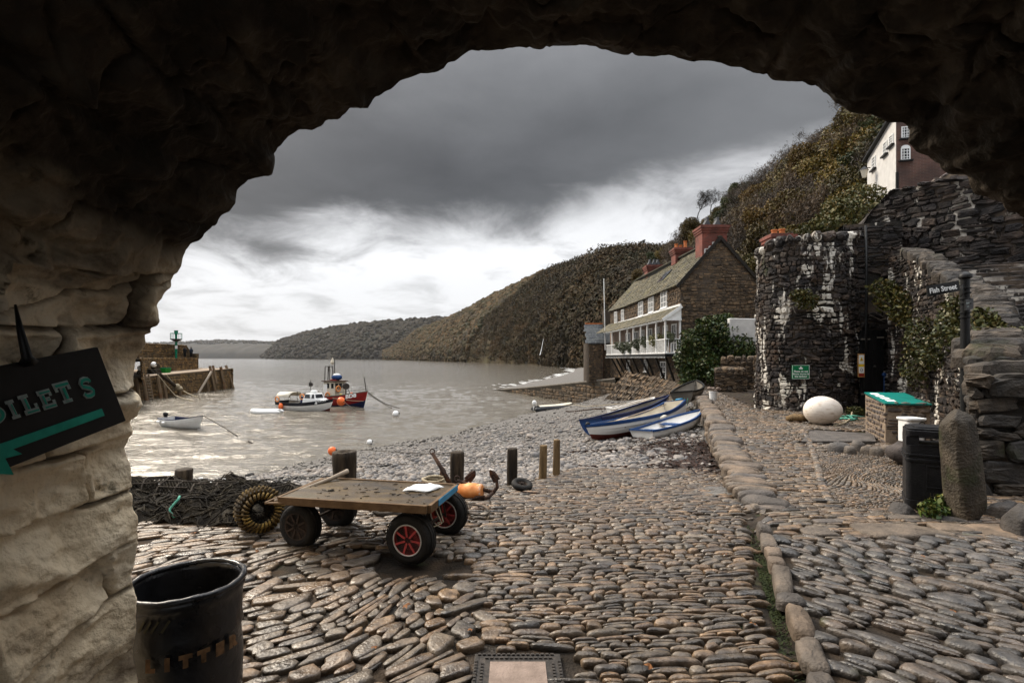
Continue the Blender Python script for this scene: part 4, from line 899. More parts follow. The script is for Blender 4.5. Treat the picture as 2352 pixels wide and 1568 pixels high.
def letters(mb, word, pos, ex, zoff, mi):
    """pos: list of (a0,a1,b0,b1): distance along the board from its right-hand side, and down from its top"""
    k = 0
    for ch, (a0, a1, b0, b1) in zip(word, pos):
        def pt(x, y, dz):
            a = a0 + (a1 - a0) * x; b = b1 + (b0 - b1) * y; o = TR + eu * a + ev * b; return o + n_ * dz
        if LT.get(ch):
            for (x0, y0, x1, y1) in LT[ch]:
                e = ex / abs(a1 - a0); f = ex / abs(b1 - b0); dz = zoff + .00025 * k; k += 1
                q = [pt(x0 - e, y0 - f, dz), pt(x1 + e, y0 - f, dz), pt(x1 + e, y1 + f, dz), pt(x0 - e, y1 + f, dz)]
                mb.hexa([p - n_ * .001 for p in q] + q, mi)
        else:
            c = np.array(curve_poly(ch)); w = .12 + ex / abs(b1 - b0) * .9; d_ = np.gradient(c, axis=0); d_ /= np.linalg.norm(d_, axis=1)[:, None]; nn = np.stack([-d_[:, 1], d_[:, 0]], -1)
            dz = zoff + .00025 * k; k += 1
            mb.grid([[pt(*(p - m_ * w), dz) for p, m_ in zip(c, nn)], [pt(*(p + m_ * w), dz) for p, m_ in zip(c, nn)]], mi=mi)
pos = []
def apos(px0, px1, pyt, pyb):
    """board coordinates of a letter from its edges in the photograph"""
    A = onx(px0, (pyt + pyb) / 2) - TR; Bq = onx(px1, (pyt + pyb) / 2) - TR
    up = onx((px0 + px1) / 2, pyt) - TR; dn = onx((px0 + px1) / 2, pyb) - TR
    Mx = np.stack([eu[1:], ev[1:]], 1); s_ = lambda v: np.linalg.solve(Mx, v[1:])
    return (s_(A)[0], s_(Bq)[0], s_(up)[1], s_(dn)[1])
pos = [(lambda q: (q[0] + .07 * (q[1] - q[0]), q[1] - .07 * (q[1] - q[0]), q[2], q[3]))(apos(*k)) for k in ((178, 218, 865, 915), (124, 167, 876, 926), (86, 124, 894, 939), (42, 83, 904, 951), (12, 37, 918, 962))]
w_ = pos[-1][1] - pos[-1][0]; o_ = pos[-1]
pos += [(o_[0] - .085, o_[0] - .012, o_[2], o_[3]), (o_[0] - .17, o_[0] - .1, o_[2], o_[3])]
mb = MB(); letters(mb, 'STELIOT', pos, .0016, .0015, 0); mb.build('lettering_outline', M['letter_grey'], t)
mb = MB(); letters(mb, 'STELIOT', pos, -.0032, .005, 0); mb.build('lettering', M['teal'], t)
ar = MB(); pp = lambda a, b, dz: TR + eu * a + ev * b + n_ * dz
q0 = apos(0, 243, 935, 958); b0 = .735 * H_; b1 = .83 * H_
a1 = q0[1] - .012
a_h = q0[0] - .045
for (x0, x1, y0, y1, k) in ((a_h, a1, b0, b1, 0),): 
    q = [pp(x0, y1, .003), pp(x1, y1, .003), pp(x1, y0, .003), pp(x0, y0, .003)]; ar.hexa([p - n_ * .002 for p in q] + q)
hd = [pp(a_h + .045, b0 - .0 + .135 * H_ * 1.3, .0034), pp(a_h + .028, b1 - .002, .0034), pp(a_h - .02, b0 + .01, .0034), pp(a_h - .02, b1 + .05 * H_, .0034)]
ar.add([p - n_ * .002 for p in hd] + hd, [(0, 1, 2, 3), (7, 6, 5, 4), (0, 4, 5, 1), (1, 5, 6, 2), (2, 6, 7, 3), (3, 7, 4, 0)])
hd = [pp(a_h - .0, b0 + .02, .0038), pp(a_h - .14, (b0 + b1) / 2, .0038), pp(a_h, b1 + .07, .0038)]
ar.add(hd, [(0, 1, 2)]); ar.build('arrow', M['teal'], t)
st_ = MB(); w1 = [onx(35, 700, SX - .02), onx(47, 760, SX + .01), onx(62, 820, SX + .012), onx(66, 832, SX + .008)]
st_.tube(w1, [.003, .008, .012, .022], 6); st_.build('hanging_strap', M['black_paint'], t, True)

# ---- litter bins
def ringtxt(mb, s, c, r, z, size, a0, da, mi=0):
    for i, ch in enumerate(s):
        a = a0 + da * i; o = np.array([c[0] + r * math.cos(a), c[1] + r * math.sin(a), z]); text_mb(mb, ch, size, o, (-math.sin(a), math.cos(a), 0), (0, 0, 1), mi, .001, bold=.006)
c = (-1.405, 2.215); t = empty('litter_bin', (*c, 0), 'dented round black litter bin with worn lettering, beside the left foot of the arch', 'bin')
g_ = np.random.default_rng(2)
def dent(mb): 
    V = mb.v[-1]; q = fbm((V - np.array([*c, 0])) * 7, 3, 12); d_ = V[:, :2] - np.array(c); r_ = np.linalg.norm(d_, axis=1)[:, None] + 1e-6
    V[:, :2] += d_ / r_ * (.007 * q)[:, None]
mb = MB(); zs = np.linspace(0, .60, 22); prof_ = [(.203 + .012 * z_ / .6 + (.006 if .44 < z_ < .47 else 0), z_) for z_ in zs] + [(.222, .605), (.226, .622), (.224, .64)]
mb.lathe([(.20, .001)] + prof_ + [(.216, .648), (.208, .644), (.205, .62), (.2, .3), (.196, .05), (.01, .04)], (*c, -.01), 72); dent(mb)
mb.build('body', M['bin_black'], t, True)
mb = MB(); ps = [(c[0] + .219 * math.cos(a), c[1] + .219 * math.sin(a), .638 + .002 * math.sin(5 * a)) for a in np.linspace(0, 2 * np.pi, 65)[:-1]]
mb.tube(ps, [.013 + .0015 * math.sin(11 * i) for i in range(64)], 10, closed=True); mb.build('rim', M['bin_black'], t, True)
mb = MB(); ringtxt(mb, 'LITTER', c, .2295, .385, .060, R(-90), R(15.5)); mb.build('lettering', M['letter_gold'], t)
mb = MB()
for a in (-104, -97, -90, -80):
    a_ = R(a); p0 = np.array([c[0] + .2235 * math.cos(a_), c[1] + .2235 * math.sin(a_), .53]); p1 = np.array([c[0] + .2255 * math.cos(a_ + .13), c[1] + .2255 * math.sin(a_ + .13), .575]); mb.bar(p0, p1, .002, .009)
mb.build('worn_stripes', M['letter_faint'], t)

bx0, by0 = 4.43, 5.40
t = empty('litter_bin', (bx0, by0, 0), 'square black hooded litter bin standing behind the upright stone', 'bin')
def rbox(mb, cx, cy, z0, z1, w, d_, r=.05, n=6, mi=0):
    def outline(w, d_, r): 
        o = []
        for sx_, sy_, a0 in ((1, 1, 0), (-1, 1, 90), (-1, -1, 180), (1, -1, 270)):
            for k in range(n + 1):
                a = R(a0 + 90 * k / n); o.append((sx_ * (w / 2 - r) + r * math.cos(a), sy_ * (d_ / 2 - r) + r * math.sin(a)))
        return o
    o = outline(w, d_, r); m_ = len(o); V = [(cx + a, cy + b, z0) for a, b in o] + [(cx + a, cy + b, z1) for a, b in o]
    mb.add(V, [tuple(range(m_ - 1, -1, -1)), tuple(range(m_, 2 * m_))] + [(i, (i + 1) % m_, (i + 1) % m_ + m_, i + m_) for i in range(m_)], mi)
bw, bd = .47, .44
mb = MB(); rbox(mb, bx0, by0, 0, .06, bw - .02, bd - .02); rbox(mb, bx0, by0, .061, .13, bw + .015, bd + .015); rbox(mb, bx0, by0, .131, .53, bw, bd); rbox(mb, bx0, by0, .531, .56, bw + .02, bd + .02); rbox(mb, bx0, by0, .561, .585, bw + .005, bd + .005); rbox(mb, bx0, by0, .586, .61, bw + .02, bd + .02); rbox(mb, bx0, by0, .611, .70, bw, bd)
mb.build('body', M['bin_matt'], t, bevel=.004)
mb = MB(); 
for sx_ in (-1, 1): mb.box((bx0 + sx_ * (bw / 2 - .055), by0, .745), (.11, bd - .02, .09))
mb.box((bx0, by0 - bd / 2 + .02, .705), (.26, .02, .012)); rbox(mb, bx0, by0, .79, .85, bw, bd); rbox(mb, bx0, by0, .851, .872, bw - .03, bd - .03); rbox(mb, bx0, by0, .873, .885, bw - .14, bd - .14)
mb.build('hood', M['bin_matt'], t, bevel=.006)
mb = MB(); fy = by0 - bd / 2 - .004
for (x0, x1, z0, z1) in ((-.13, .13, .70, .712), (-.13, .13, .778, .79)): mb.box((bx0 + (x0 + x1) / 2, fy, (z0 + z1) / 2), (x1 - x0, .008, z1 - z0))
mb.build('slot_frame', M['bin_matt'], t)
mb = MB(); x0, x1, z0, z1 = -.07, .17, .27, .50
for a, b, cc, dd in ((x0, x1, z0, z0 + .012), (x0, x1, z1 - .012, z1), (x0, x0 + .012, z0 + .012, z1 - .012), (x1 - .012, x1, z0 + .012, z1 - .012)): mb.box((bx0 + (a + b) / 2, fy, (cc + dd) / 2), (b - a, .008, dd - cc))
mb.build('panel_frame', M['bin_matt'], t, bevel=.002)
mb = MB(); text_mb(mb, 'LITTER', .055, (bx0 + .04, fy + .002, .185), (1, 0, 0), (0, 0, 1), 0, .002); mb.build('lettering', M['letter_faint'], t); t.rotation_euler[2] = R(-33)

# ---- trolley
A0 = np.array([-.648, 3.93]); ang = R(168.5); ux = np.array([math.cos(ang), math.sin(ang)]); uy = np.array([.205, .979]); uy = uy - ux * uy.dot(ux) * .8; uy /= np.linalg.norm(uy)
LW, WD, ZD = 1.275, .665, .465
cor = [A0, A0 + ux * LW, A0 + ux * LW + uy * WD, A0 + uy * WD]
t = empty('trolley', (*np.mean(cor, 0), 0), 'low flatbed trolley with muddy plywood deck and four pneumatic wheels on the cobbles', 'trolley')
mb = MB(); mb.quadbox(cor, ZD - .018, ZD - .001); 
V = mb.v[-1]; mb.build('deck', M['ply'], t)
fr_ = MB()
def edge(a, b, mb, w=.028, z0=ZD - .055, z1=ZD + .008):
    a = np.array([*a, (z0 + z1) / 2]); b = np.array([*b, (z0 + z1) / 2]); mb.bar(a, b, w, z1 - z0)
ins = lambda i, j: cor[i] * 1
e1, e2 = nrmz(cor[1] - cor[0]), nrmz(cor[3] - cor[0])
edge(cor[0] - e2 * .014, cor[1] - e2 * .014, fr_); edge(cor[3] + e2 * .014, cor[2] + e2 * .014, fr_); edge(cor[1] + e1 * .014 - e2 * .0, cor[2] + e1 * .014, fr_, z1=ZD + .004)
for f_ in (.1, .42, .8): edge(cor[0] + e1 * LW * f_ + e2 * .03, cor[0] + e1 * LW * f_ + e2 * (WD - .03), fr_, .05, ZD - .075, ZD - .019)
fr_.build('frame', M['frame_brown'], t, bevel=.003)
mb = MB(); edge(cor[0] - e1 * .014, cor[3] - e1 * .014, mb, z1=ZD + .006); mb.build('end_rail', M['frame_brown'], t)
mb = MB(); edge(cor[0] - e1 * .031 + e2 * .16, cor[3] - e1 * .031 - e2 * .0, mb, .004, ZD - .045, ZD + .004); mb.build('painted_edge', M['light_blue'], t)
def wheel(parent, base, ax, r, w, rim, red, spokes, lean=0):
    a = nrmz([ax[0], ax[1], 0]); cz = r - .008; c_ = np.array([base[0], base[1], cz + plaza_z(np.array([base[0]]), np.array([base[1]]))[0] * .5])
    Mx = Matrix(((a[0], -a[1], 0), (a[1], a[0], 0), (0, 0, 1))) @ Matrix.Rotation(R(90), 3, 'Y')
    mb = MB(); pr = []
    for k in range(13):
        th_ = np.pi * (k / 12); pr.append((r - w * .42 + w * .42 * math.sin(th_) ** .8, -w / 2 * math.cos(th_)))
    pr = [(r * .60, -w * .40), (r * .72, -w * .47)] + pr[2:-2] + [(r * .72, w * .47), (r * .60, w * .40)]
    # grooves of the tread
    pr2 = []
    for (q_, z_) in pr:
        pr2.append((q_, z_))
    for zg in (): pass
    mb.lathe(pr2, c_, 44, Mx); ty = mb.build('wheel', M['rubber'], parent, True)
    tr = MB()
    for zg in (-.22, 0, .22):
        ps = [np.array(Mx @ Vector(((r + .0005) * math.cos(q_), (r + .0005) * math.sin(q_), zg * w))) + c_ for q_ in np.linspace(0, 2 * np.pi, 41)[:-1]]
        tr.tube(ps, .0045, 5, closed=True)
    tr.build('tread', M['rubber'], ty, True)
    mb = MB(); rr_ = r * .6
    mb.lathe([(rr_ * .99, -w * .40), (rr_ * 1.03, -w * .42), (rr_ * .93, -w * .41), (rr_ * .88, -w * .26), (rr_ * .28, -w * .28), (rr_ * .26, -w * .36), (.014, -w * .36), (.01, -w * .1)], c_, 36, Mx)
    for k in range(spokes):
        q_ = 2 * np.pi * k / spokes + .3
        p0 = np.array(Mx @ Vector((rr_ * .2 * math.cos(q_), rr_ * .2 * math.sin(q_), -w * .34))) + c_; p1 = np.array(Mx @ Vector((rr_ * .93 * math.cos(q_), rr_ * .93 * math.sin(q_), -w * .36))) + c_
        mb.bar(p0, p1, .016, .022, up=tuple(a))
    mb.build('rim', M['rim_red'] if red else M['rim_dark'], ty, 'auto')
    if red:
        mb = MB(); ps = [np.array(Mx @ Vector((rr_ * 1.0 * math.cos(q_), rr_ * 1.0 * math.sin(q_), -w * .425))) + c_ for q_ in np.linspace(0, 2 * np.pi, 41)[:-1]]
        mb.tube(ps, .006, 6, closed=True); mb.build('rim_edge', M['rim_edge'], ty, True)
    return c_
# front pair steer a little
fa = nrmz([.25, .968])
w1 = wheel(t, (-.80, 4.06), (fa[0] + .05, fa[1]), .200, .15, 0, True, 7)
w2 = wheel(t, (-.60, 4.66), fa, .200, .15, 0, True, 7)
w3 = wheel(t, (-1.80, 4.36), (.30, .954), .187, .14, 0, False, 8)
w4 = wheel(t, (-1.65, 4.86), (.30, .954), .187, .14, 0, False, 8)
for a, b in ((w1, w2), (w3, w4)):
    mb = MB(); mb.tube([a, b], .014, 8); m_ = (a + b) / 2
    for s_ in (.22, .78):
        p_ = a + (b - a) * s_; mb.bar(p_, (p_[0], p_[1], ZD - .06), .04, .012); mb.bar(p_ + np.array([.06, 0, 0]), (p_[0] + .02, p_[1], ZD - .06), .014)
    mb.build('axle', M['rim_dark'], t)
mb = MB(); h0 = np.array([-1.93, 4.18, ZD - .03]); mb.tube([h0, P(700, 1122, 4.5), P(757, 1100, 4.72), P(799, 1081, 4.86)], [.017, .017, .019, .022], 10); mb.build('drawbar', M['wood_pale'], t, True)
mb = MB(); tip = np.array([-1.99, 4.13, ZD - .035]); mb.bar(tip, h0 + np.array([.3, .02, -.02]), .03, .012); mb.bar(tip, (*(cor[2] + e1 * .03), ZD - .005), .018, .02); mb.build('drawbar_bracket', M['frame_brown'], t)
mb = MB()
for dx in (0, .1): mb.tube([(*(cor[0] + e2 * (.2 + dx) + e1 * .03), ZD - .04), (*(cor[0] + e2 * (.28 + dx * .4) - e1 * .015), ZD - .22), (*(cor[0] + e2 * (.12 + dx) - e1 * .0), ZD - .2)], .006, 5)
mb.build('tie_rope', M['rope'], t, True)
# debris on the deck
g_ = np.random.default_rng(6); mb = MB()
for i in range(60):
    cl_ = ((.3, .6), (.55, .35), (.8, .5), (.12, .3))[i % 4]; p_ = cor[0] + e1 * LW * float(np.clip(cl_[0] + g_.normal(0, .11), .04, .96)) + e2 * WD * float(np.clip(cl_[1] + g_.normal(0, .16), .06, .94)); s_ = g_.uniform(.004, .013) * (1 + (i % 9 == 0)); mb.ell((*p_, ZD), (s_ * g_.uniform(.8, 2.2), s_ * g_.uniform(.6, 1.2), s_ * .45), 7, 5, .6, 2, i)
mb.build('deck_dirt', M['earth'], t, True, kind='stuff')
# white bag lying on the deck
pb_ = [np.array([*(cor[3] - e2 * .02 + e1 * .02), ZD])]
mb = MB(); nx_, ny_ = 14, 10; uu, vv = np.meshgrid(np.linspace(0, 1, nx_), np.linspace(0, 1, ny_))
o_ = cor[0] + e1 * .07 + e2 * .37; q = o_[None, None] + e1 * (.24 * uu)[..., None] * 1 + e2 * (.22 * vv)[..., None] + (e1 * .06)[None, None] * (1 - vv)[..., None]
hz_ = ZD + .004 + .03 * np.sin(np.pi * uu) ** .5 * np.sin(np.pi * vv) ** .5 + .008 * fbm(np.stack([uu * 5, vv * 5, uu * 0], -1), 3, 9)
mb.grid(np.concatenate([q, hz_[..., None]], -1)); o = mb.build('plastic_bag', M['paper'], None, True, label='crumpled white plastic bag lying on the trolley deck', cat='bag')
s_ = o.modifiers.new('solid', 'SOLIDIFY'); s_.thickness = .004

# ---- spare wheel lying on the cobbles
t = empty('spare_wheel', (.06, 6.2, -.05), 'small black barrow wheel lying flat on the cobbles by the third post', 'wheel')
c_ = G(1199, 1122, -.07); c_[2] += .055; Mx = Matrix.Rotation(R(9), 3, 'Y') @ Matrix.Rotation(R(14), 3, 'X')
mb = MB(); ps = [np.array(Mx @ Vector((.10 * math.cos(a), .10 * math.sin(a), 0))) + c_ for a in np.linspace(0, 2 * np.pi, 41)[:-1]]; mb.tube(ps, .038, 14, closed=True); mb.build('tyre', M['rubber'], t, True)
mb = MB(); mb.lathe([(.068, -.02), (.07, .012), (.062, .012), (.055, -.004), (.02, 0), (.018, .03), (.008, .03), (.007, 0)], c_, 24, Mx)
for k in range(5):
    a = k * 2 * np.pi / 5; mb.bar(np.array(Mx @ Vector((.015 * math.cos(a), .015 * math.sin(a), .01))) + c_, np.array(Mx @ Vector((.064 * math.cos(a), .064 * math.sin(a), .006))) + c_, .012, .008)
mb.build('rim', M['rim_dark'], t, 'auto')
mb = MB(); mb.bar(G(1200, 1133, -.04) + [0, 0, .02], G(1240, 1135, -.04) + [0, 0, .012], .02, .012); mb.build('iron_bar', M['rust'], None, label='short rusty iron bar under the loose wheel', cat='bar')

# ---- timber posts
def post(px, y, ztop, zbot, r, mat, label, lean=(0, 0), seed=0, hollow=False):
    x_ = (px - CX) / F * y; mb = MB(); n_z = 14; pr = []
    for k in range(n_z + 1):
        f_ = k / n_z; pr.append((r * (1.04 - .07 * f_ + .03 * math.sin(f_ * 7 + seed)), zbot + (ztop - zbot) * f_))
    pr += [(r * .9, ztop + .012)] + ([(r * .55, ztop + .005), (r * .35, ztop - .05), (.01, ztop - .06)] if hollow else [(r * .5, ztop + .018), (.01, ztop + .014)])
    mb.lathe(pr, (0, 0, 0), 28, None, 0, .07, seed); V = mb.v[0]
    a_ = np.arctan2(V[:, 1], V[:, 0]); k_ = 1 + .03 * vnoise(np.stack([np.cos(a_) * 6, np.sin(a_) * 6, V[:, 2] * .8], -1), seed + 5); V[:, :2] *= k_[:, None]
    V[:, 0] += lean[0] * (V[:, 2] - zbot); V[:, 1] += lean[1] * (V[:, 2] - zbot); V += np.array([x_, y, 0])
    return mb.build('mooring_post', mat, None, True, label=label, cat='post', group='timber posts along the edge of the slip')
post(793, 6.35, .435, -.5, .146, M['wood_dark'], 'thickest black timber post, hollow topped, behind the trolley', (-.01, 0), 1, True)
post(1050, 6.8, .345, -.5, .093, M['wood_dark'], 'dark timber post with anchors leaning against it', (0, 0), 2)
post(1175, 6.9, .37, -.5, .072, M['wood_dark'], 'dark timber post standing just behind the loose wheel', (.01, 0), 3)
post(1245, 7.5, .31, -.5, .058, M['wood_post'], 'brown timber post, shorter of the two pale ones at the slip edge', (.03, 0), 4)
post(1277, 7.9, .33, -.5, .054, M['wood_post'], 'brown timber post farthest along the slip edge', (.015, 0), 5)
post(411, 7.2, .03, -1.2, .115, M['wood_dark'], 'low brown timber stump showing above the heap of nets', (.06, 0), 6)

# ---- anchors and the rusty float
def anchor(label, ring, crown, arms, r=.02, seed=0, loc=None):
    """ring and crown: shank ends; arms: polylines from the crown to each bill"""
    t = empty('anchor', crown, label, 'anchor', 'anchors by the timber posts')
    mb = MB(); mb.tube([ring, (np.asarray(ring) + crown) / 2 + np.array([.004, 0, 0]), crown], [r * .85, r, r * 1.25], 8); mb.build('shank', M['rust'], t, True)
    for a in arms:
        mb = MB(); mb.tube(a, np.linspace(r * 1.2, r * .7, len(a)), 8); a2 = np.asarray(a[-1], float); d_ = nrmz(a2 - np.asarray(a[-2], float)); s_ = nrmz(np.cross(d_, [.3, 1, .2]))
        m_ = a2 - d_ * .05; mb.hexa([m_ - s_ * .05 - d_ * .05, m_ + s_ * .05 - d_ * .05, m_ + s_ * .045 + d_ * .05, m_ - s_ * .045 + d_ * .05] + [p + np.cross(d_, s_) * .012 for p in (m_ - s_ * .05 - d_ * .05, m_ + s_ * .05 - d_ * .05, m_ + s_ * .01 + d_ * .1, m_ - s_ * .01 + d_ * .1)])
        mb.build('fluke', M['rust'], t, 'auto')
    mb = MB(); rg = np.asarray(ring, float); mb.tube([rg + np.array([.03 * math.cos(a), .01 * math.sin(a), .03 * math.sin(a) + .02]) for a in np.linspace(0, 2 * np.pi, 17)[:-1]], .008, 6, closed=True); mb.build('ring', M['rust'], t, True)
anchor('tall rusty anchor with its shank leaning against the second post', P(993, 1040, 6.45), P(1038, 1118, 6.3), [[P(1038, 1118, 6.3), P(1060, 1112, 6.2), P(1078, 1098, 6.15), P(1086, 1088, 6.15)], [P(1038, 1118, 6.3), P(1024, 1112, 6.5), P(1016, 1098, 6.6), P(1018, 1082, 6.62)]], .026)
anchor('rusty anchor lying low with a curved arm raised at its right end', P(1050, 1103, 6.0), P(1132, 1131, 5.95), [[P(1132, 1131, 5.95), P(1142, 1119, 5.95), P(1141, 1103, 5.96), P(1131, 1087, 5.98)], [P(1132, 1131, 5.95), P(1122, 1141, 5.85), P(1104, 1146, 5.8), P(1092, 1146, 5.78)]], .02)
mb = MB(); ca = G(1086, 1150, -.03); cbv = nrmz([.93, -.30, .02]); Mx = Vector((0, 0, 1)).rotation_difference(Vector(cbv)).to_matrix()
mb = MB(); mb.lathe([(.02, -.14), (.075, -.14), (.085, -.125), (.086, -.05), (.09, -.045), (.09, .045), (.086, .05), (.085, .125), (.07, .14), (.02, .14)], ca + np.array([-.03, .12, .085]), 28, Mx, 0, .02)
mb.build('mooring_float', M['orange_float'], None, 'auto', label='flaking orange and white drum float lying on the cobbles behind the trolley', cat='float')

# ---- ropes, chains
def cable(name, pts, r, mat, label, cat, sag=0, n=24, group=None, fz=None, wob=0, seed=0):
    p = np.array([np.asarray(k, float) for k in pts]); d_ = np.concatenate([[0], np.cumsum(np.linalg.norm(np.diff(p, axis=0), axis=1))]); s_ = np.linspace(0, d_[-1], n)
    q = np.stack([np.interp(s_, d_, p[:, i]) for i in range(3)], -1); f_ = s_ / d_[-1]
    q[:, 2] -= sag * 4 * f_ * (1 - f_)
    if wob: q[:, 0] += wob * vnoise(np.stack([s_ * 1.7, s_ * 0, s_ * 0], -1), seed); q[:, 1] += wob * vnoise(np.stack([s_ * 1.7, s_ * 0 + 4, s_ * 0], -1), seed)
    if fz is not None: q[:, 2] = fz(q[:, 0], q[:, 1]) + r
    mb = MB(); mb.tube(q, r, 6); return mb.build(name, mat, None, True, label=label, cat=cat, group=group)
def links(name, pts, r, label, seed=0, fz=beach_z):
    """a chain lying on the shingle, drawn as alternating links"""
    p = np.array([np.asarray(k, float) for k in pts]); d_ = np.concatenate([[0], np.cumsum(np.linalg.norm(np.diff(p, axis=0), axis=1))]); L = d_[-1]; n_ = int(L / (r * 5)); mb = MB()
    for i in range(n_):
        s_ = np.array([i, i + 1.15]) * L / n_; x_ = np.interp(s_, d_, p[:, 0]) + .08 * vnoise(np.stack([s_ * .6, s_ * 0, s_ * 0], -1), seed); y_ = np.interp(s_, d_, p[:, 1]) + .12 * vnoise(np.stack([s_ * .6, s_ * 0 + 9, s_ * 0], -1), seed); z_ = fz(x_, y_) + r * 2.0
        a, b = np.array([x_[0], y_[0], z_[0]]), np.array([x_[1], y_[1], z_[1]])
        if i % 2: mb.bar(a, b, r * 3, r * 1.3)
        else: mb.bar(a, b, r * 1.3, r * 3)
    return mb.build(name, M['rust'], None, label=label, cat='chain')
def on(px, py, z0=-.5):
    z_ = z0
    for _ in range(12): g1 = G(px, py, z_); z_ = .5 * z_ + .5 * float(beach_z(np.array([g1[0]]), np.array([g1[1]]))[0])
    return G(px, py, z_)
links('chain', [on(1288, 1043), on(1440, 1036), on(1562, 1010)], .016, 'dark chain across the shingle just below the beached boats', 1)
links('chain', [on(1290, 1068, -.3), on(1351, 1074, -.3), on(1503, 1070, -.3), on(1590, 1048, -.3), on(1632, 1022)], .016, 'dark chain lying along the top edge of the cobbled slip', 2)
links('chain', [on(1300, 945), on(1360, 940), on(1395, 938), on(1430, 934)], .03, 'long dark chain at the water line near the grey inflatable', 3)
cable('mooring_rope', [on(830, 1047) + [0, 0, .25], on(1000, 1051) + [0, 0, .1], on(1150, 1050), on(1236, 1047)], .012, M['rope_dark'], 'dark rope running from the thickest post across the shingle', 'rope', 0, 30)
cable('mooring_rope', [on(822, 1066, -.6) + [0, 0, .1], on(1000, 1066, -.6), on(1160, 1064, -.6)], .012, M['rope_dark'], 'lower dark rope behind the trolley on the pebbles', 'rope', 0, 30, fz=lambda x, y: beach_z(x, y) + .03)
cable('mooring_rope', [on(1222, 936), on(1330, 935), on(1421, 932), on(1440, 930)], .022, M['rope'], 'pale taut rope from the grey inflatable to the beached boats', 'rope', 0, 20, fz=lambda x, y: beach_z(x, y) + .12)

# ---- buoys near the shore
def ball(name, c_, r, mat, label, cat='buoy', neck=True, mat2=None):
    t = empty(name, c_, label, cat); mb = MB(); mb.ell(c_, (r, r, r * 1.05), 18, 12); mb.build('body', mat, t, True)
    mb = MB(); mb.lathe([(r * .3, r * .95), (r * .22, r * 1.25), (r * .02, r * 1.27)], c_, 10, Matrix.Rotation(R(75), 3, 'Y')); mb.build('eye', mat2 or M['black_paint'], t, True)
cc = on(763, 1043); ball('mooring_buoy', cc + [0, 0, .16], .20, M['orange_buoy'], 'orange buoy at the water line left of the thickest post')
cc = G(849, 1019, SEA); ball('mooring_buoy', cc + [0, 0, .1], .16, M['white_paint'], 'small white buoy at the water line above the trolley')
cc = G(909, 953, SEA); ball('mooring_buoy', cc * 1 + [0, 0, .1], .28, M['white_paint'], 'white buoy afloat off the stem of the red fishing boat')
cc = P(909, 906, 75); cc[2] = SEA
mb = MB()

# ---- lobster pots, nets, coiled pot
def lattice(mb, rows, r, diag=True):
    A = np.asarray(rows); m_, n_, _ = A.shape
    for j in range(m_):
        for i in range(n_):
            if i + 1 < n_ and j + 1 < m_: mb.bar(A[j, i], A[j + 1, i + 1], r); mb.bar(A[j, i + 1], A[j + 1, i], r)
def pot(loc, rz, label, s=1.0, seed=0):
    t = empty('lobster_pot', loc, label, 'lobster pot', 'lobster pots stacked along the edge')
    Mx = Matrix.Rotation(rz, 3, 'Z'); tf = lambda x_, y_, z_: np.array(Mx @ Vector((x_ * s, y_ * s, z_ * s))) + loc
    L, Wd, Hh = .62, .44, .36; hoop = lambda x_, sc_=1: [tf(x_, -Wd / 2 * sc_, 0)] + [tf(x_, -Wd / 2 * sc_ * math.cos(a), Hh * sc_ * math.sin(a) ** .8) for a in np.linspace(.1, np.pi - .1, 9)] + [tf(x_, Wd / 2 * sc_, 0)]
    mb = MB()
    for x_ in (-L / 2, 0, L / 2): mb.tube(hoop(x_), .013 * s, 6)
    for a in (0, .9, 1.57, 2.24, np.pi):
        y_, z_ = -Wd / 2 * math.cos(a), Hh * max(math.sin(a), 0) ** .8; mb.tube([tf(-L / 2, y_, z_ + .006), tf(L / 2, y_, z_ + .006)], .010 * s, 5)
    mb.tube([tf(-L / 2, -Wd / 2, 0), tf(-L / 2, Wd / 2, 0)], .012, 5); mb.tube([tf(L / 2, -Wd / 2, 0), tf(L / 2, Wd / 2, 0)], .012, 5)
    mb.build('frame', M['rope_dark'], t, True)
    mb = MB(); rows = [[tf(x_, -Wd / 2 * .98 * math.cos(a), Hh * .97 * max(math.sin(a), .001) ** .8) for a in np.linspace(0, np.pi, 15)] for x_ in np.linspace(-L / 2, L / 2, 12)]; lattice(mb, rows, .008 * s)
    for x_ in (-L / 2, L / 2):
        rows = [[tf(x_, -Wd / 2 * .98 * k * math.cos(a), Hh * .97 * k * max(math.sin(a), .001) ** .8) for a in np.linspace(0, np.pi, 12)] for k in (.2, .4, .6, .8, 1)]; lattice(mb, rows, .008 * s)
    mb.build('netting', M['net'], t)
for i, (px, y_, z_, a, sc_, lb) in enumerate(((338, 5.75, .0, 12, .72, 'dark netted lobster pot nearest the arch wall'), (420, 5.6, .0, -10, .7, 'dark netted lobster pot below the low stump'), (500, 5.5, .0, 15, .72, 'dark netted lobster pot just left of the wicker pot'), (622, 5.25, .0, 60, .72, 'dark netted lobster pot half hidden behind the trolley wheel'))):
    pot(np.array([(px - CX) / F * y_, y_, z_]), R(a), lb, sc_, i)
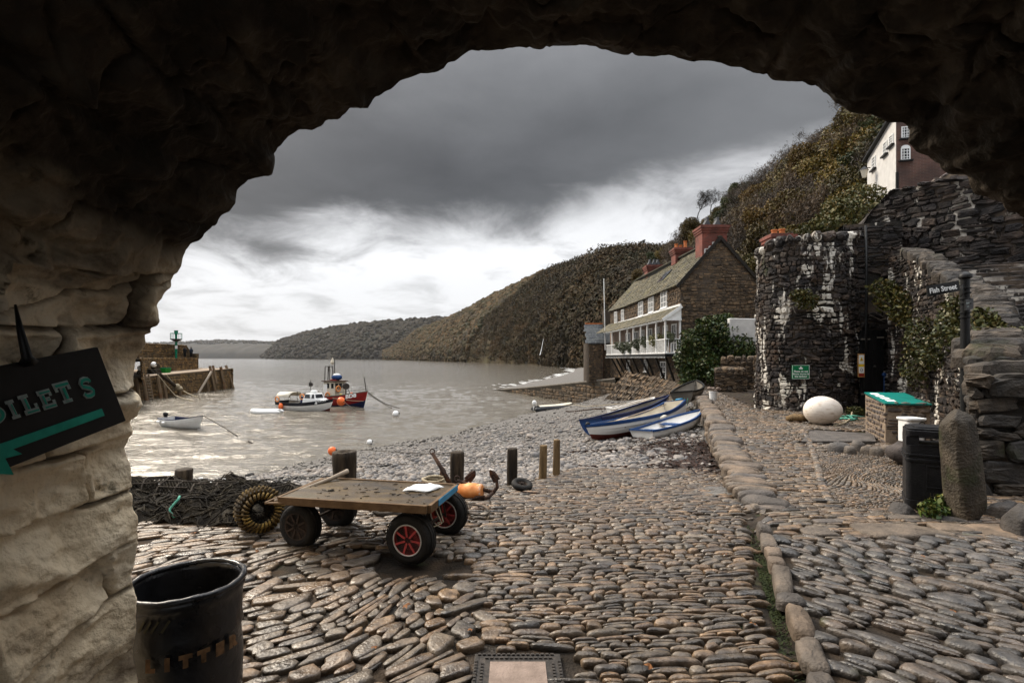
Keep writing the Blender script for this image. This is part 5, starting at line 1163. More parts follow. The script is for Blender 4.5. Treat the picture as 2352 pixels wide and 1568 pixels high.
# draped net over and between them
nx_, ny_ = 90, 34; uu, vv = np.meshgrid(np.linspace(-4.75, -2.25, nx_), np.linspace(4.85, 6.25, ny_))
y_ = vv + .28 * (uu + 4.75) / 2.5 * -1.2 + .25; bump_ = np.sin(np.pi * np.clip((vv - 4.85) / 1.4, 0, 1)) ** .6
h_ = .02 + .225 * bump_ * (.75 + .4 * fbm(np.stack([uu * 1.6, vv * 1.6, uu * 0], -1), 3, 5)) + .05 * fbm(np.stack([uu * 9, vv * 9, uu * 0], -1), 3, 6)
h_ = h_ * np.clip((-2.2 - uu) / .35, 0, 1) ** .5
hp = MB(); A_ = np.stack([uu, y_, h_], -1); hp.grid(A_)
t = empty('fishing_net', (-3.5, 5.7, 0), 'heap of black and brown fishing nets piled along the edge of the paving', 'net')
hp.build('net_heap', M['net'], t, True)
mb = MB(); g_ = np.random.default_rng(12)
for i in range(760):
    a, b = g_.integers(0, nx_ - 12), g_.integers(0, ny_ - 8); da, db = g_.integers(4, 12), g_.integers(-3, 7); ps = []
    for k in np.linspace(0, 1, 5): ps.append(A_[int(np.clip(b + db * k, 0, ny_ - 1)), int(np.clip(a + da * k, 0, nx_ - 1))] + [g_.normal(0, .015), g_.normal(0, .015), g_.uniform(.0, .035)])
    mb.tube(ps, g_.uniform(.004, .010), 4)
mb.build('net_strands', M['net'], t, True, kind='stuff')
mb = MB()
for i in range(34):
    a, b = g_.integers(0, nx_), g_.integers(4, ny_ - 6); p_ = A_[b, a] + [0, 0, .012]; mb.ell(p_, (g_.uniform(.012, .035), g_.uniform(.01, .02), .012), 7, 5, .3, 3, i)
mb.build('net_scraps', M['paper'], t, True, kind='stuff')
cable('green_rope', [A_[6, 52] + [0, -.02, .06], A_[4, 53] + [.02, -.03, .05], A_[2, 51] + [0, -.02, .03], A_[1, 53] + [0, 0, .01]], .012, M['rope_green'], 'short frayed green rope hanging from the nets', 'rope', 0, 10, wob=.03)
# wicker pot bound in yellow rope
c_ = np.array([-2.32, 4.72, .20]); ax = nrmz([.55, -.80, .12]); s1 = nrmz(np.cross([0, 0, 1], ax)); s2 = np.cross(ax, s1)
t = empty('wicker_pot', (c_[0], c_[1], 0), 'round creel bound with yellow rope, its open mouth facing the trolley', 'lobster pot')
mb = MB()
for (r_, o, tw, rr_) in ((.175, 0, 34, .030), (.135, .10, 26, .024), (.175, -.14, 34, .026)):
    for k in range(tw):
        a = 2 * np.pi * k / tw; ps = []
        for f_ in np.linspace(0, 1, 7):
            b = 2 * np.pi * f_ * .55 - .6; aa = a + .16 * f_; rad = r_ + rr_ * math.cos(b); ps.append(c_ + s1 * rad * math.cos(aa) + s2 * rad * math.sin(aa) + ax * (o + rr_ * 1.2 * math.sin(b)))
        mb.tube(ps, .0115, 5)
mb.build('rope_binding', M['rope_yellow'], t, True)
mb = MB(); rows = [[c_ + (s1 * math.cos(a) + s2 * math.sin(a)) * r_ + ax * o for a in np.linspace(0, 2 * np.pi, 21)] for r_, o in ((.175, 0), (.18, -.07), (.175, -.14), (.14, -.2), (.08, -.23))]; mb.grid(rows); 
rows = [[c_ + (s1 * math.cos(a) + s2 * math.sin(a)) * r_ + ax * o for a in np.linspace(0, 2 * np.pi, 21)] for r_, o in ((.14, .09), (.1, -.04), (.05, -.14))]; lattice(mb, rows, .008)
mb.build('netting', M['net'], t, True)
# coils of rope behind the trolley
def coil(c_, r_, n_, mat, label, tr=.014, seed=0):
    g = np.random.default_rng(seed); ps = []
    for k in range(n_ * 14):
        a = k / 14 * 2 * np.pi; ps.append((c_[0] + r_ * (1 + .12 * math.sin(a * .37 + seed)) * math.cos(a), c_[1] + r_ * .8 * math.sin(a), c_[2] + tr + .012 * k / 14 + .02 * math.sin(a * 1.3)))
    mb = MB(); mb.tube(ps, tr, 6); return mb.build('rope_coil', mat, None, True, label=label, cat='rope', group=None)
coil(G(1000, 1112, .0) * [1, 1, 0] + [0, 0, 0], .15, 4, M['rope'], 'coiled tan rope beside the second timber post', .018, 1)
coil(G(892, 1186, .0) * [1, 1, 0], .13, 4, M['rope_dark'], 'grey rope coiled on the cobbles under the trolley', .02, 2)
cable('mooring_rope', [G(1062, 1178, .01), G(1085, 1190, .01), G(1115, 1192, .01), G(1126, 1183, .01), G(1108, 1172, .01), G(1074, 1165, .01)], .009, M['rope_dark'], 'loose loop of dark rope right of the trolley wheels', 'rope', 0, 24, fz=lambda x, y: plaza_z(x, y) + .03)
mb = MB(); a_ = G(870, 1172, 0); b_ = G(905, 1162, 0); mb.tube([a_ + [0, 0, .05], b_ + [0, 0, .06], b_ + [.3, .05, .06]], .045, 8); mb.build('driftwood', M['wood_pale'], None, True, label='pale length of driftwood lying behind the trolley', cat='driftwood')

# ---- manhole cover
t = empty('manhole_cover', (.03, 2.52, 0), 'square iron manhole cover with raised pattern set among the cobbles at the bottom edge', 'manhole cover')
x0, x1, y0, y1 = MH; mb = MB(); mb.box(((x0 + x1) / 2, (y0 + y1) / 2, -.012), (x1 - x0, y1 - y0, .03)); 
bl_ = MB()
for k, (dx, dy) in enumerate(((.012, .012), (.045, .045))):
    nxx = int((x1 - x0 - 2 * dx) / .026)
    for i in range(nxx):
        xx = x0 + dx + .013 + i * .026
        for yy in (y0 + dy, y1 - dy): bl_.box((xx + (k % 2) * .008, yy, .006), (.017, .013, .008))
    nyy = int((y1 - y0 - 2 * dy) / .026)
    for i in range(1, nyy - 1):
        yy = y0 + dy + .013 + i * .026
        for xx in (x0 + dx, x1 - dx): bl_.box((xx, yy, .0062), (.013, .017, .008))
mb.build('frame', M['iron'], t, bevel=.003); bl_.build('raised_pattern', M['iron'], t, kind='stuff')
mb = MB(); mb.box(((x0 + x1) / 2, (y0 + y1) / 2, .004), (x1 - x0 - .17, y1 - y0 - .16, .008)); mb.build('infill', M['concrete'], t)

# ---- upright stone, boulders at the right
def rock(name, c_, r_, label, cat, seed, mat=None, noise=.22, p=.75, rot=None, group=None, nu=36, nv=24, freq=1.6, taper=0, cuts=9):
    mb = MB(); mb.ell((0, 0, 0), r_, nu, nv, noise, freq, seed, None, 0, p); V = mb.v[0]
    V += .03 * min(r_) * fbm(V / min(r_) * 5, 3, seed)[:, None] * np.sign(V)
    gg = np.random.default_rng(seed + 50)
    for _ in range(cuts):
        n_ = gg.normal(0, 1, 3); n_ /= np.linalg.norm(n_); sup = (V @ n_).max(); V -= n_ * np.maximum(0, V @ n_ - sup * gg.uniform(.66, .88))[:, None] * .92
    if taper: V[:, :2] *= (1 - taper * (V[:, 2:] / r_[2]))
    if rot is not None: mb.v[0] = V @ np.array(rot.to_3x3()).T
    mb.v[0] = mb.v[0] + np.asarray(c_, float); return mb.build(name, mat or M['parapet'], None, True, label=label, cat=cat, group=group)
rock('standing_stone', (4.33, 4.93, .5), (.128, .13, .60), 'tall rough upright stone standing in front of the hooded black bin', 'stone', 3, M['brownstone'], .12, .5, Matrix.Rotation(R(-6), 3, 'Y'), taper=.05, freq=1.3, cuts=8, nu=48, nv=34)
for i, (px, py, rx, ry, rz_, lb) in enumerate(((2312, 1195, .2, .13, .12, 'tilted grey boulder at the foot of the stair pier'), (2345, 1235, .11, .14, .19, 'blocky grey boulder at the right edge of the frame'), (2075, 1183, .11, .09, .09, 'squarish grey stone at the left foot of the hooded bin'), (2205, 1200, .26, .09, .05, 'long low stone at the foot of the standing stone'))):
    g_p = G(px, py + 8, 0); rock('boulder', (g_p[0], g_p[1], rz_ * .7), (rx, ry, rz_), lb, 'boulder', 20 + i, M['parapet'], .16, .6, Matrix.Rotation(R((-20, 10, 15, 4)[i]), 3, 'Y'))
g_ = np.random.default_rng(31)
kb = []
for i in range(9):
    f_ = i / 8; px = 1932 + 165 * f_; py = 1036 + 14 * f_ + 4 * math.sin(i * 2.2); g_p = G(px, py, 0); rr_ = (.15 if i == 0 else .10) * g_.uniform(.85, 1.15)
    kb.append((g_p[0], g_p[1], rr_, rr_ * .85))
stone_obj('edging_stones', [stones(np.array(kb), lambda u, v, h: np.stack([u, v, plaza_z(u, v) + .05 + h], -1), hk=1.1, hmax=.14, gap=0, power=.8, irr=.1, rot=.3, seed=40, seg=16)], [M['parapet']], label='row of rounded stones edging the raised terrace below the stone plinth', cat='edging')
mb = MB(); q = [G(1862, 990)[:2], G(2006, 998)[:2], G(2012, 1016)[:2], G(1840, 1016)[:2]]; mb.quadbox([q[3], q[2], q[1], q[0]], -.02, .028); mb.build('board', M['kerb'], None, label='flat reddish board laid on the terrace before the egg shaped stone', cat='board')

# ---- fallen leaves
lf = MB(); lf.add([(0, -.03, .004), (.022, -.012, .012), (.03, .008, .006), (.012, .012, .014), (0, .036, .008), (-.012, .012, .016), (-.03, .008, .006), (-.02, -.012, .014)], [(0, 1, 2, 3, 5, 6, 7), (3, 4, 5)])
L0_ = lf.build('fallen_leaf', M['leaf_orange'], None, label='small brown fallen leaf lying on the cobbles', cat='leaf', group='fallen leaves on the cobbles')
spots = [(590, 1275), (445, 1232), (935, 1405), (1080, 1460), (1665, 1282), (1730, 1440), (1490, 1540), (1855, 1455), (2120, 1300), (2190, 1440), (860, 1500)]
g_ = np.random.default_rng(15)
for i, (px, py) in enumerate(spots):
    g_p = G(px, py); o = L0_ if i == 0 else dup(L0_); o.location = (g_p[0], g_p[1], float(plaza_z(g_p[0:1], g_p[1:2])[0]) + .032); o.rotation_euler = (g_.normal(0, .2), g_.normal(0, .2), g_.uniform(0, 6)); s_ = g_.uniform(.5, .95); o.scale = (s_, s_, s_)
# ================================================================ boats
def frame3(origin, bowdir, pitch=0, roll=0):
    d = Vector((bowdir[0], bowdir[1], 0)).normalized(); Mz = Matrix.Rotation(math.atan2(d.y, d.x), 3, 'Z')
    return Mz @ Matrix.Rotation(-pitch, 3, 'Y') @ Matrix.Rotation(roll, 3, 'X'), np.asarray(origin, float)
class Boat:
    """local frame: x towards the bow, y to port, z up from the keel"""
    def __init__(s, name, label, L, B, H, origin, bowdir, pitch=0, roll=0, bow=.35, stern=.12, tran=.72, full=.75, rake=.12, cat='boat', group=None, keel_rise=.3, strakes=7, transom_rake=.06):
        s.L, s.B, s.H = L, B, H; s.Mx, s.o = frame3(origin, bowdir, pitch, roll); s.A = np.array(s.Mx)
        s.p = dict(bow=bow, stern=stern, tran=tran, full=full, rake=rake, kr=keel_rise, st=strakes, tr=transom_rake)
        s.t = empty(name, origin, label, cat, group)
    def w(s, q): q = np.asarray(q, float); return q @ s.A.T + s.o
    def half(s, f):
        p = s.p; a = .48
        return s.B / 2 * np.where(f < a, p['tran'] + (1 - p['tran']) * np.sin(np.clip(f / a, 0, 1) * np.pi / 2), np.clip(1 - np.clip((f - a) / (1 - a), 0, 1) ** (1.4 + p['full']), 0, 1) ** .8)
    def sheer(s, f): return s.H * (1 + s.p['bow'] * np.clip((f - .35) / .65, 0, 1) ** 2 + s.p['stern'] * np.clip((.35 - f) / .35, 0, 1) ** 2)
    def keel(s, f): return s.H * s.p['kr'] * np.clip((f - .8) / .2, 0, 1) ** 2.2
    def pt(s, f, v, side, inset=0.):
        """f along (0 stern, 1 bow), v from keel (0) to gunwale (1)"""
        b = np.maximum(s.half(f) - inset, .012); k = s.keel(f) + inset; h = s.sheer(f)
        th = v * np.pi / 2; sh = .62 + .5 * np.clip((f - .6) / .4, 0, 1)
        y = b * np.sin(th) ** sh; z = k + (h - k) * (1 - np.cos(th)) ** (.8 - .12 * np.clip((f - .6) / .4, 0, 1))
        x = s.L * f + s.p['rake'] * s.L * (z / s.H - .3) * np.clip((f - .6) / .4, 0, 1) ** 2 - s.p['tr'] * z * np.clip((.2 - f) / .2, 0, 1)
        return np.stack([x, y * side, z], -1)
    def shell(s, mats, bands, nf=34, inner=None, v0=0.):
        """bands: list of (v upper limit, material index)"""
        mb = MB(); nst = s.p['st']; lim = [0] + [b[0] for b in bands]
        vs = []; 
        if nst == 1: vs = [(q, 0) for q in np.linspace(v0, .94, 14)]
        for k in range(nst if nst > 1 else 0):
            a, b = v0 + (1 - v0) * k / nst, v0 + (1 - v0) * (k + 1) / nst; vs += [(a, 1), (b - 1e-3, 0)]
        vs.append((1, 0)); f = np.linspace(0, 1, nf)
        for side in (1, -1):
            g = []
            for v, lap in vs: 
                q = s.pt(f, np.full(nf, v), side); q[:, 1] += side * (.016 if (lap and nst > 1 and v > 0) else 0) * (s.half(f) > .02); g.append(q)
            g = np.array(g)
            for j in range(len(g) - 1):
                vm = (vs[j][0] + vs[j + 1][0]) / 2; mi = next(b[1] for b in bands if vm <= b[0] + 1e-6); mb.grid(s.w(g[j:j + 2] if side > 0 else g[j:j + 2][::-1]), mi=mi)
        hull = mb.build('hull', mats, s.t, 'auto')
        # transom and inner skin
        mb = MB(); v = np.linspace(0, 1, 12); a = s.pt(np.zeros(12), v, 1); b = s.pt(np.zeros(12), v, -1); mb.grid(s.w(np.array([a, b]))); mb.grid(s.w(np.array([a + [.035, 0, .0], b + [.035, 0, 0]])))
        s.transom = mb.build('transom', [s.tm], s.t, False)
        if inner is not None:
            mb = MB(); fi = np.linspace(.02, .97, nf); vi = np.linspace(.2, 1, 9)
            g = np.concatenate([np.array([s.pt(fi, np.full(nf, q), 1, .03) for q in vi[::-1]]), np.array([s.pt(fi, np.full(nf, q), -1, .03) for q in vi])]); mb.grid(s.w(g)); mb.build('lining', inner, s.t, True)
        return hull
    def gunwale(s, mat, w=.05, h=.045, dz=0.):
        mb = MB(); f = np.linspace(0, 1, 30)
        for side in (1, -1):
            q = s.pt(f, np.ones(30), side); q[:, 2] += dz; A = q.copy(); Bq = q.copy(); A[:, 1] += side * w * .4; Bq[:, 1] -= side * np.minimum(w, s.half(f) * .9); lo = A.copy(); lo[:, 2] -= h; li = Bq.copy(); li[:, 2] -= h; A[:, 2] += .012; Bq[:, 2] += .012
            mb.grid(s.w(np.array([lo, A, Bq, li])))
        q = [s.pt(np.array([0.]), np.array([1.]), sd)[0] for sd in (1, -1)]; mb.bar(s.w(q[0] + [0, 0, dz]), s.w(q[1] + [0, 0, dz]), w, h)
        return mb.build('gunwale', mat, s.t, 'auto')
    def thwart(s, f, mat, zf=.62, wd=.2, name='thwart'):
        b = float(s.half(np.array([f]))[0]) * .88; z = s.H * zf; mb = MB(); x = s.L * f
        mb.hexa(s.w([(x - wd / 2, -b, z), (x + wd / 2, -b, z), (x + wd / 2, b, z), (x - wd / 2, b, z), (x - wd / 2, -b, z + .03), (x + wd / 2, -b, z + .03), (x + wd / 2, b, z + .03), (x - wd / 2, b, z + .03)])); return mb.build(name, mat, s.t)
    def box(s, mb, c, size, mi=0, taper=None):
        x, y, z = [k / 2 for k in size]; tp = taper or (1, 1); q = np.array([(-x, -y, -z), (x, -y, -z), (x, y, -z), (-x, y, -z), (-x * tp[0], -y * tp[1], z), (x * tp[0], -y * tp[1], z), (x * tp[0], y * tp[1], z), (-x * tp[0], y * tp[1], z)]); mb.hexa(s.w(q + np.asarray(c, float)), mi)
    def tube(s, mb, pts, r, seg=6, closed=False): mb.tube(s.w(pts), r, seg, closed=closed)
    def ring(s, mb, c, r, tr, n='y', seg=20):
        a = np.linspace(0, 2 * np.pi, seg + 1)[:-1]; ca, sa = r * np.cos(a), r * np.sin(a); z = 0 * a
        q = {'y': np.stack([ca, z, sa], -1), 'x': np.stack([z, ca, sa], -1), 'z': np.stack([ca, sa, z], -1)}[n] + np.asarray(c, float); s.tube(mb, q, tr, 7, True)
def wl(px, py): return G(px, py, SEA)

# ---- white dinghy with an outboard motor
a, b = wl(383, 978), wl(456, 984); bd = b - a; L = np.linalg.norm(bd[:2]) * 1.04
o = a.copy(); o[2] = SEA - .14
D = Boat('dinghy', 'small white clinker dinghy with a black outboard motor, moored alone on the left', L, 1.55, .72, o, bd, R(1), 0, .42, .1, .8, .6, .09)
D.tm = M['boat_white']; D.shell([M['boat_white'], M['dark_blue']], [(.93, 0), (1.01, 1)], inner=M['dark_blue']); D.gunwale(M['dark_blue'], .04, .03)
D.thwart(.3, M['dark_blue']); D.thwart(.58, M['dark_blue']); mb = MB(); D.box(mb, (L * .4, 0, .4), (.7, .6, .2)); mb.build('locker', M['dark_blue'], D.t, bevel=.02)
mb = MB(); mb.ell(D.w([(-.12, 0, .98)])[0], (.19, .15, .22), 12, 9, .05, 2, 3, D.Mx @ Matrix.Rotation(R(-35), 3, 'Y')); D.tube(mb, [(-.1, 0, .85), (-.16, 0, .45), (-.2, 0, .2)], .05); D.tube(mb, [(-.1, 0, .9), (.3, .08, .95)], .02); mb.build('outboard_motor', M['black_paint'], D.t, True)
for f_ in (.06, .24):
    mb = MB(); q = D.pt(np.array([f_]), np.array([.86]), -1)[0]; mb.ell(D.w([q + [0, -.09, -.1]])[0], (.2, .085, .085), 12, 8, 0, 1, 0, D.Mx); mb.build('fender', M['boat_white'], D.t, True)
cable('mooring_rope', [D.w([D.pt(np.array([1.]), np.array([1.]), 1)[0]])[0], wl(520, 988) + [0, 0, .2], wl(580, 1017)], .028, M['rope_dark'], 'dark mooring rope from the bow of the small white dinghy', 'rope', .12, 16)

# ---- white inflatable tender
def inflatable(name, label, a, b, B, r, mat, trans, lift, floor, cone=True):
    a = np.asarray(a, float); b = np.asarray(b, float); d = b - a; L = np.linalg.norm(d[:2]); t = empty(name, a, label, 'inflatable boat'); Mx, o = frame3(a, d, math.atan2(d[2], L)); A = np.array(Mx)
    w = lambda q: np.asarray(q, float) @ A.T + o
    ps = []; n_ = 40; h = B / 2 - r
    for k in range(n_):
        f = k / (n_ - 1); 
        if f < .32: x, y = L * (.0 + f / .32 * .72), h
        elif f > .68: x, y = L * (.72 * (1 - f) / .32), -h
        else: th = (f - .32) / .36 * np.pi; x, y = L * (.72 + .22 * math.sin(th)), h * math.cos(th)
        ps.append((x, y, lift + r + .3 * r * max(0, (x / L - .6) / .4) ** 2 * 2))
    rad = [r * (.35 if k in (0, n_ - 1) else .8 if k in (1, n_ - 2) else 1) for k in range(n_)]
    if cone: ps = [(-.2, h, lift + r)] + ps + [(-.2, -h, lift + r)]; rad = [r * .15] + rad + [r * .15]; rad[1] = rad[-2] = r * .8
    mb = MB(); mb.tube(w(ps), rad, 12); mb.build('tube', mat, t, True)
    mb = MB(); mb.hexa(w([(.05, -h, lift + .06), (L * .86, -h * .6, lift + .06), (L * .86, h * .6, lift + .06), (.05, h, lift + .06), (.05, -h, lift + .1), (L * .86, -h * .6, lift + .1), (L * .86, h * .6, lift + .1), (.05, h, lift + .1)])); mb.build('floor', floor, t)
    mb = MB(); mb.hexa(w([(.08, -h, lift), (.13, -h, lift), (.13, h, lift), (.08, h, lift), (.08, -h, lift + 2 * r), (.13, -h, lift + 2 * r), (.13, h, lift + 2 * r), (.08, h, lift + 2 * r)])); mb.build('transom', trans, t)
    return t, w, L, h
inflatable('inflatable_tender', 'low white inflatable tender floating behind the blue and white cuddy boat', wl(643, 949) + [0, 0, -.1], wl(578, 949.5) + [0, 0, -.1], 1.45, .24, M['boat_white'], M['boat_white'], 0, M['grey_rubber'])
# ---- grey inflatable at the water's edge
a = P(1228, 938.5, 47.5); b = P(1318, 932, 48.5); a[2] = SEA - .02; b[2] = SEA + .12
t, w_, L_, h_ = inflatable('inflatable_tender', 'dark grey inflatable boat with pale cover and small motor, nosed onto the shingle', a, b, 1.7, .27, M['grey_rubber'], M['grey_rubber'], 0, M['cream'])
mb = MB(); mb.grid([[w_((L_ * f, y, .50 + .1 * (1 - (y / h_) ** 2) + .22 * max(0, f - .5))) for y in np.linspace(-h_ * 1.0, h_ * 1.0, 7) * (1 - .55 * max(0, (f - .6) / .4) ** 2)] for f in np.linspace(.1, .93, 9)]); mb.build('cover', M['cream'], t, True)
mb = MB(); mb.ell(w_((.0, 0, .85)), (.22, .16, .26), 10, 8); mb.tube([w_((0, 0, .7)), w_((-.15, 0, .1))], .05, 6); mb.build('outboard_motor', M['white_paint'], t, True)

# ---- cuddy boat
a, b = wl(648, 939), wl(757, 944); bd = b - a; L = np.linalg.norm(bd[:2]); o = a.copy(); o[2] = SEA - .28
A_ = Boat('fishing_boat', 'white clinker day boat with dark blue top strake, small white cabin and canvas awning', L, 2.15, 1.02, o, bd, R(0), 0, .42, .08, .78, .7, .07, strakes=9)
A_.tm = M['navy_black']; A_.shell([M['boat_white'], M['navy_black'], M['antifoul']], [(.34, 2), (.82, 0), (1.01, 1)], inner=M['cream']); A_.gunwale(M['navy_black'], .06, .05)
mb = MB(); cx = L * .70; A_.box(mb, (cx, 0, 1.2), (L * .30, 1.5, .5), 0, (.96, .95)); A_.box(mb, (cx - .1, 0, 1.70), (L * .24, 1.38, .5), 0, (.72, .84)); A_.box(mb, (L * .9, 0, 1.25), (L * .14, .8, .25), 0, (.7, .6)); cab = mb.build('cabin', M['white_paint'], A_.t, bevel=.06)
for sd in (1, -1):
    for (x0, x1) in ((cx - .62, cx + .02), (cx + .2, cx + .52)):
        mb = MB(); z0, z1 = 1.50, 1.86; y0, y1 = .665, .605; mb.hexa(A_.w([(x0, sd * y0, z0), (x1, sd * y0, z0), (x1 - .08, sd * y1, z1), (x0 + .05, sd * y1, z1), (x0, sd * (y0 + .03), z0), (x1, sd * (y0 + .03), z0), (x1 - .08, sd * (y1 + .03), z1), (x0 + .05, sd * (y1 + .03), z1)])); mb.build('window', M['glass'], cab)
mb = MB(); x0 = cx + L * .12 - .12
mb.hexa(A_.w([(x0 - .02, -.5, 1.52), (x0 - .02, .5, 1.52), (x0 - .17, .44, 1.84), (x0 - .17, -.44, 1.84), (x0 + .02, -.5, 1.52), (x0 + .02, .5, 1.52), (x0 - .13, .44, 1.84), (x0 - .13, -.44, 1.84)])); mb.build('window', M['glass'], cab)
mb = MB(); rows = [[A_.w((x_, y_, 1.55 + .42 * (1 - (y_ / .95) ** 4) - .25 * (f < .1))) for y_ in np.linspace(-.95, .95, 9)] for f, x_ in ((0, .0), (.15, .15), (.5, L * .16), (1, L * .30))]; mb.grid(rows)
o_ = mb.build('awning', M['cream'], A_.t, True); sm_ = o_.modifiers.new('solid', 'SOLIDIFY'); sm_.thickness = .02
mb = MB()
for x_ in (.1, L * .30):
    for sd in (-.95, .95): A_.tube(mb, [(x_, sd, 1.0), (x_, sd, 1.6)], .018)
A_.tube(mb, [(-.15, .5, 1.0), (-.15, .5, 1.85)], .012); mb.build('awning_frame', M['iron'], A_.t)
mb = MB(); A_.ring(mb, (.35, -.96, 1.32), .22, .06, 'y'); mb.build('lifebuoy', M['orange_float'], A_.t, True)
mb = MB(); A_.ring(mb, (L * .52, -.55, 1.6), .24, .06, 'y'); mb.build('lifebuoy', M['orange_float'], A_.t, True)
mb = MB(); A_.box(mb, (L * .53, -.35, 1.3), (.6, .5, .75), 0, (.7, .8)); mb.build('engine_cover', M['dark_blue'], A_.t, bevel=.08)
mb = MB(); A_.box(mb, (L * .34, 0, .95), (.9, 1.0, .12)); mb.build('engine_box', M['concrete_grey'], A_.t, bevel=.03)
mb = MB(); A_.tube(mb, [(cx - .5, 0, 1.9), (cx - .5, 0, 3.2)], .03); A_.tube(mb, [(cx - .5, 0, 2.55), (cx - .7, .1, 2.95)], .06); A_.box(mb, (cx - .5, 0, 2.75), (.26, .26, .34)); A_.tube(mb, [(cx - .9, .2, 2.95), (cx - .1, -.2, 2.8)], .012); A_.tube(mb, [(L * .46, -.8, 1.1), (L * .46, -.8, 2.15)], .025); A_.tube(mb, [(cx - .2, .3, 1.9), (cx + .05, .35, 2.7)], .015); mb.build('mast', M['iron'], A_.t)
mb = MB(); mb.lathe([(.05, 0), (.3, .02), (.32, .1), (.3, .2), (.2, .25), (.01, .26)], A_.w((cx - .1, 0, 1.96)), 18); mb.build('radar_dome', M['white_paint'], A_.t, 'auto')
mb = MB(); q = A_.pt(np.array([.17]), np.array([.8]), -1)[0]; mb.ell(A_.w(q + [0, -.2, -.12]), (.22, .22, .34), 14, 10); mb.build('fender', M['orange_buoy'], A_.t, True)
mb = MB(); q0 = A_.pt(np.array([.86]), np.array([.93]), -1)[0]; q1 = A_.pt(np.array([.985]), np.array([.93]), -1)[0]; ax = A_.w(q1) - A_.w(q0); lx = np.linalg.norm(ax); n0 = A_.w(q0 + [-.12, -.10, -.055])
text_mb(mb, 'AURORA', .19, n0 + [0, -.07, .0], ax / lx, (0, 0, 1), 0, .004, 'LEFT'); mb.build('name_lettering', M['letter_white'], A_.t)
q0 = A_.pt(np.array([.06]), np.array([.9]), -1)[0]; q1 = A_.pt(np.array([.16]), np.array([.9]), -1)[0]; ax = nrmz(A_.w(q1) - A_.w(q0)); mb = MB(); text_mb(mb, 'TK', .2, A_.w(q0 + [.25, -.07, -.09]), ax, (0, 0, 1), 0, .004, 'LEFT'); mb.build('number_lettering', M['letter_white'], A_.t)
cable('mooring_rope', [A_.w(A_.pt(np.array([0.02]), np.array([.95]), 1)[0]), wl(636, 939)], .03, M['rope_dark'], 'dark stern rope of the white day boat', 'rope', .1, 8)

# ---- red fishing boat
b = wl(836, 935); a = wl(716, 927); bd = b - a; L = np.linalg.norm(bd[:2]); o = a.copy(); o[2] = SEA - .45
Bt = Boat('fishing_boat', 'red hulled fishing boat with white wheelhouse and net hauler, moored behind the white day boat', L, 2.7, 1.50, o, bd, 0, 0, .42, .1, .8, .75, .06, strakes=1)
Bt.tm = M['red_paint']; Bt.shell([M['red_paint'], M['dark_blue'], M['black_paint']], [(.50, 1), (.97, 0), (1.01, 2)], inner=M['cream'], v0=0)
# more rings for the smooth hull
Bt.gunwale(M['concrete_grey'], .09, .08)
mb = MB(); f = np.linspace(.05, .95, 14); mb.grid(Bt.w(np.array([np.stack([L * f, s_ * Bt.half(f) * .93, 1.15 + .3 * np.clip((f - .4) / .6, 0, 1) ** 2], -1) for s_ in (-1, 1)]))); mb.build('deck', M['concrete_grey'], Bt.t)
hx = L * .46; mb = MB(); Bt.box(mb, (hx, 0, 2.1), (1.75, 1.6, 1.7), 0, (.97, .96)); wh = mb.build('wheelhouse', M['cream'], Bt.t, bevel=.04)
mb = MB(); Bt.box(mb, (hx, 0, 3.02), (2.05, 1.85, .1)); mb.build('roof', M['rust'], wh, bevel=.02)
for sd in (-1, 1):
    for x_ in (-.12, .55):
        mb = MB(); Bt.box(mb, (hx + x_, sd * .792, 2.55), (.34, .03, .5)); mb.build('window', M['glass'], wh)
for y_ in (-.5, 0, .5): mb = MB(); Bt.box(mb, (hx + .872, y_, 2.55), (.03, .36, .5)); mb.build('window', M['glass'], wh)
mb = MB(); Bt.box(mb, (hx - .5, -.80, 2.0), (.55, .03, 1.4)); mb.build('door', M['white_paint'], wh, bevel=.01)
mb = MB()
for x_, y_ in ((-1.25, -.35), (-1.25, .35), (-.75, -.35), (-.75, .35)): Bt.tube(mb, [(hx + x_, y_, 1.3), (hx + x_ + .1, y_ * .8, 4.6)], .045)
Bt.tube(mb, [(hx - 1.15, -.3, 4.55), (hx - .65, -.3, 4.55), (hx - .65, .3, 4.55), (hx - 1.15, .3, 4.55)], .045, closed=True); Bt.tube(mb, [(hx - .9, 0, 4.5), (hx - .9, 0, 4.0)], .07); Bt.tube(mb, [(hx - 1.2, -.3, 3.0), (hx - .6, -.3, 3.0)], .03)
Bt.tube(mb, [(hx - .7, .2, 4.4), (hx + .1, .3, 3.2)], .02); mb.build('gantry', M['iron'], Bt.t)
mb = MB(); Bt.tube(mb, [(hx - .05, 0, 3.05), (hx - .05, 0, 5.3)], .045); Bt.tube(mb, [(hx - .05, 0, 4.9), (hx + .15, 0, 4.9)], .04); Bt.tube(mb, [(hx - .05, 0, 4.3), (hx + .1, 0, 4.3)], .04); mb.build('mast', M['iron'], Bt.t)
mb = MB(); mb.lathe([(.24, -.28), (.03, .26)], Bt.w((hx - .35, 0, 5.25)), 4); mb.lathe([(.24, .0), (.05, -.25)][::-1], Bt.w((hx - .35, 0, 4.97)), 4); mb.build('radar_reflector', M['cream'], Bt.t)
mb = MB(); mb.ell(Bt.w((hx + .3, 0, 3.42)), (.62, .42, .30), 16, 8, 0, 1, 0, Bt.Mx, 0, .8); mb.build('liferaft_canister', M['blue_paint'], Bt.t, True)
mb = MB(); mb.ell(Bt.w((hx + .3, 0, 3.66)), (.42, .36, .17), 16, 8, 0, 1, 0, Bt.Mx); mb.build('radar_dome', M['white_paint'], Bt.t, True)
mb = MB(); Bt.box(mb, (hx + .1, -.1, 3.14), (.9, .5, .12)); mb.build('roof_box', M['red_paint'], Bt.t, bevel=.02)
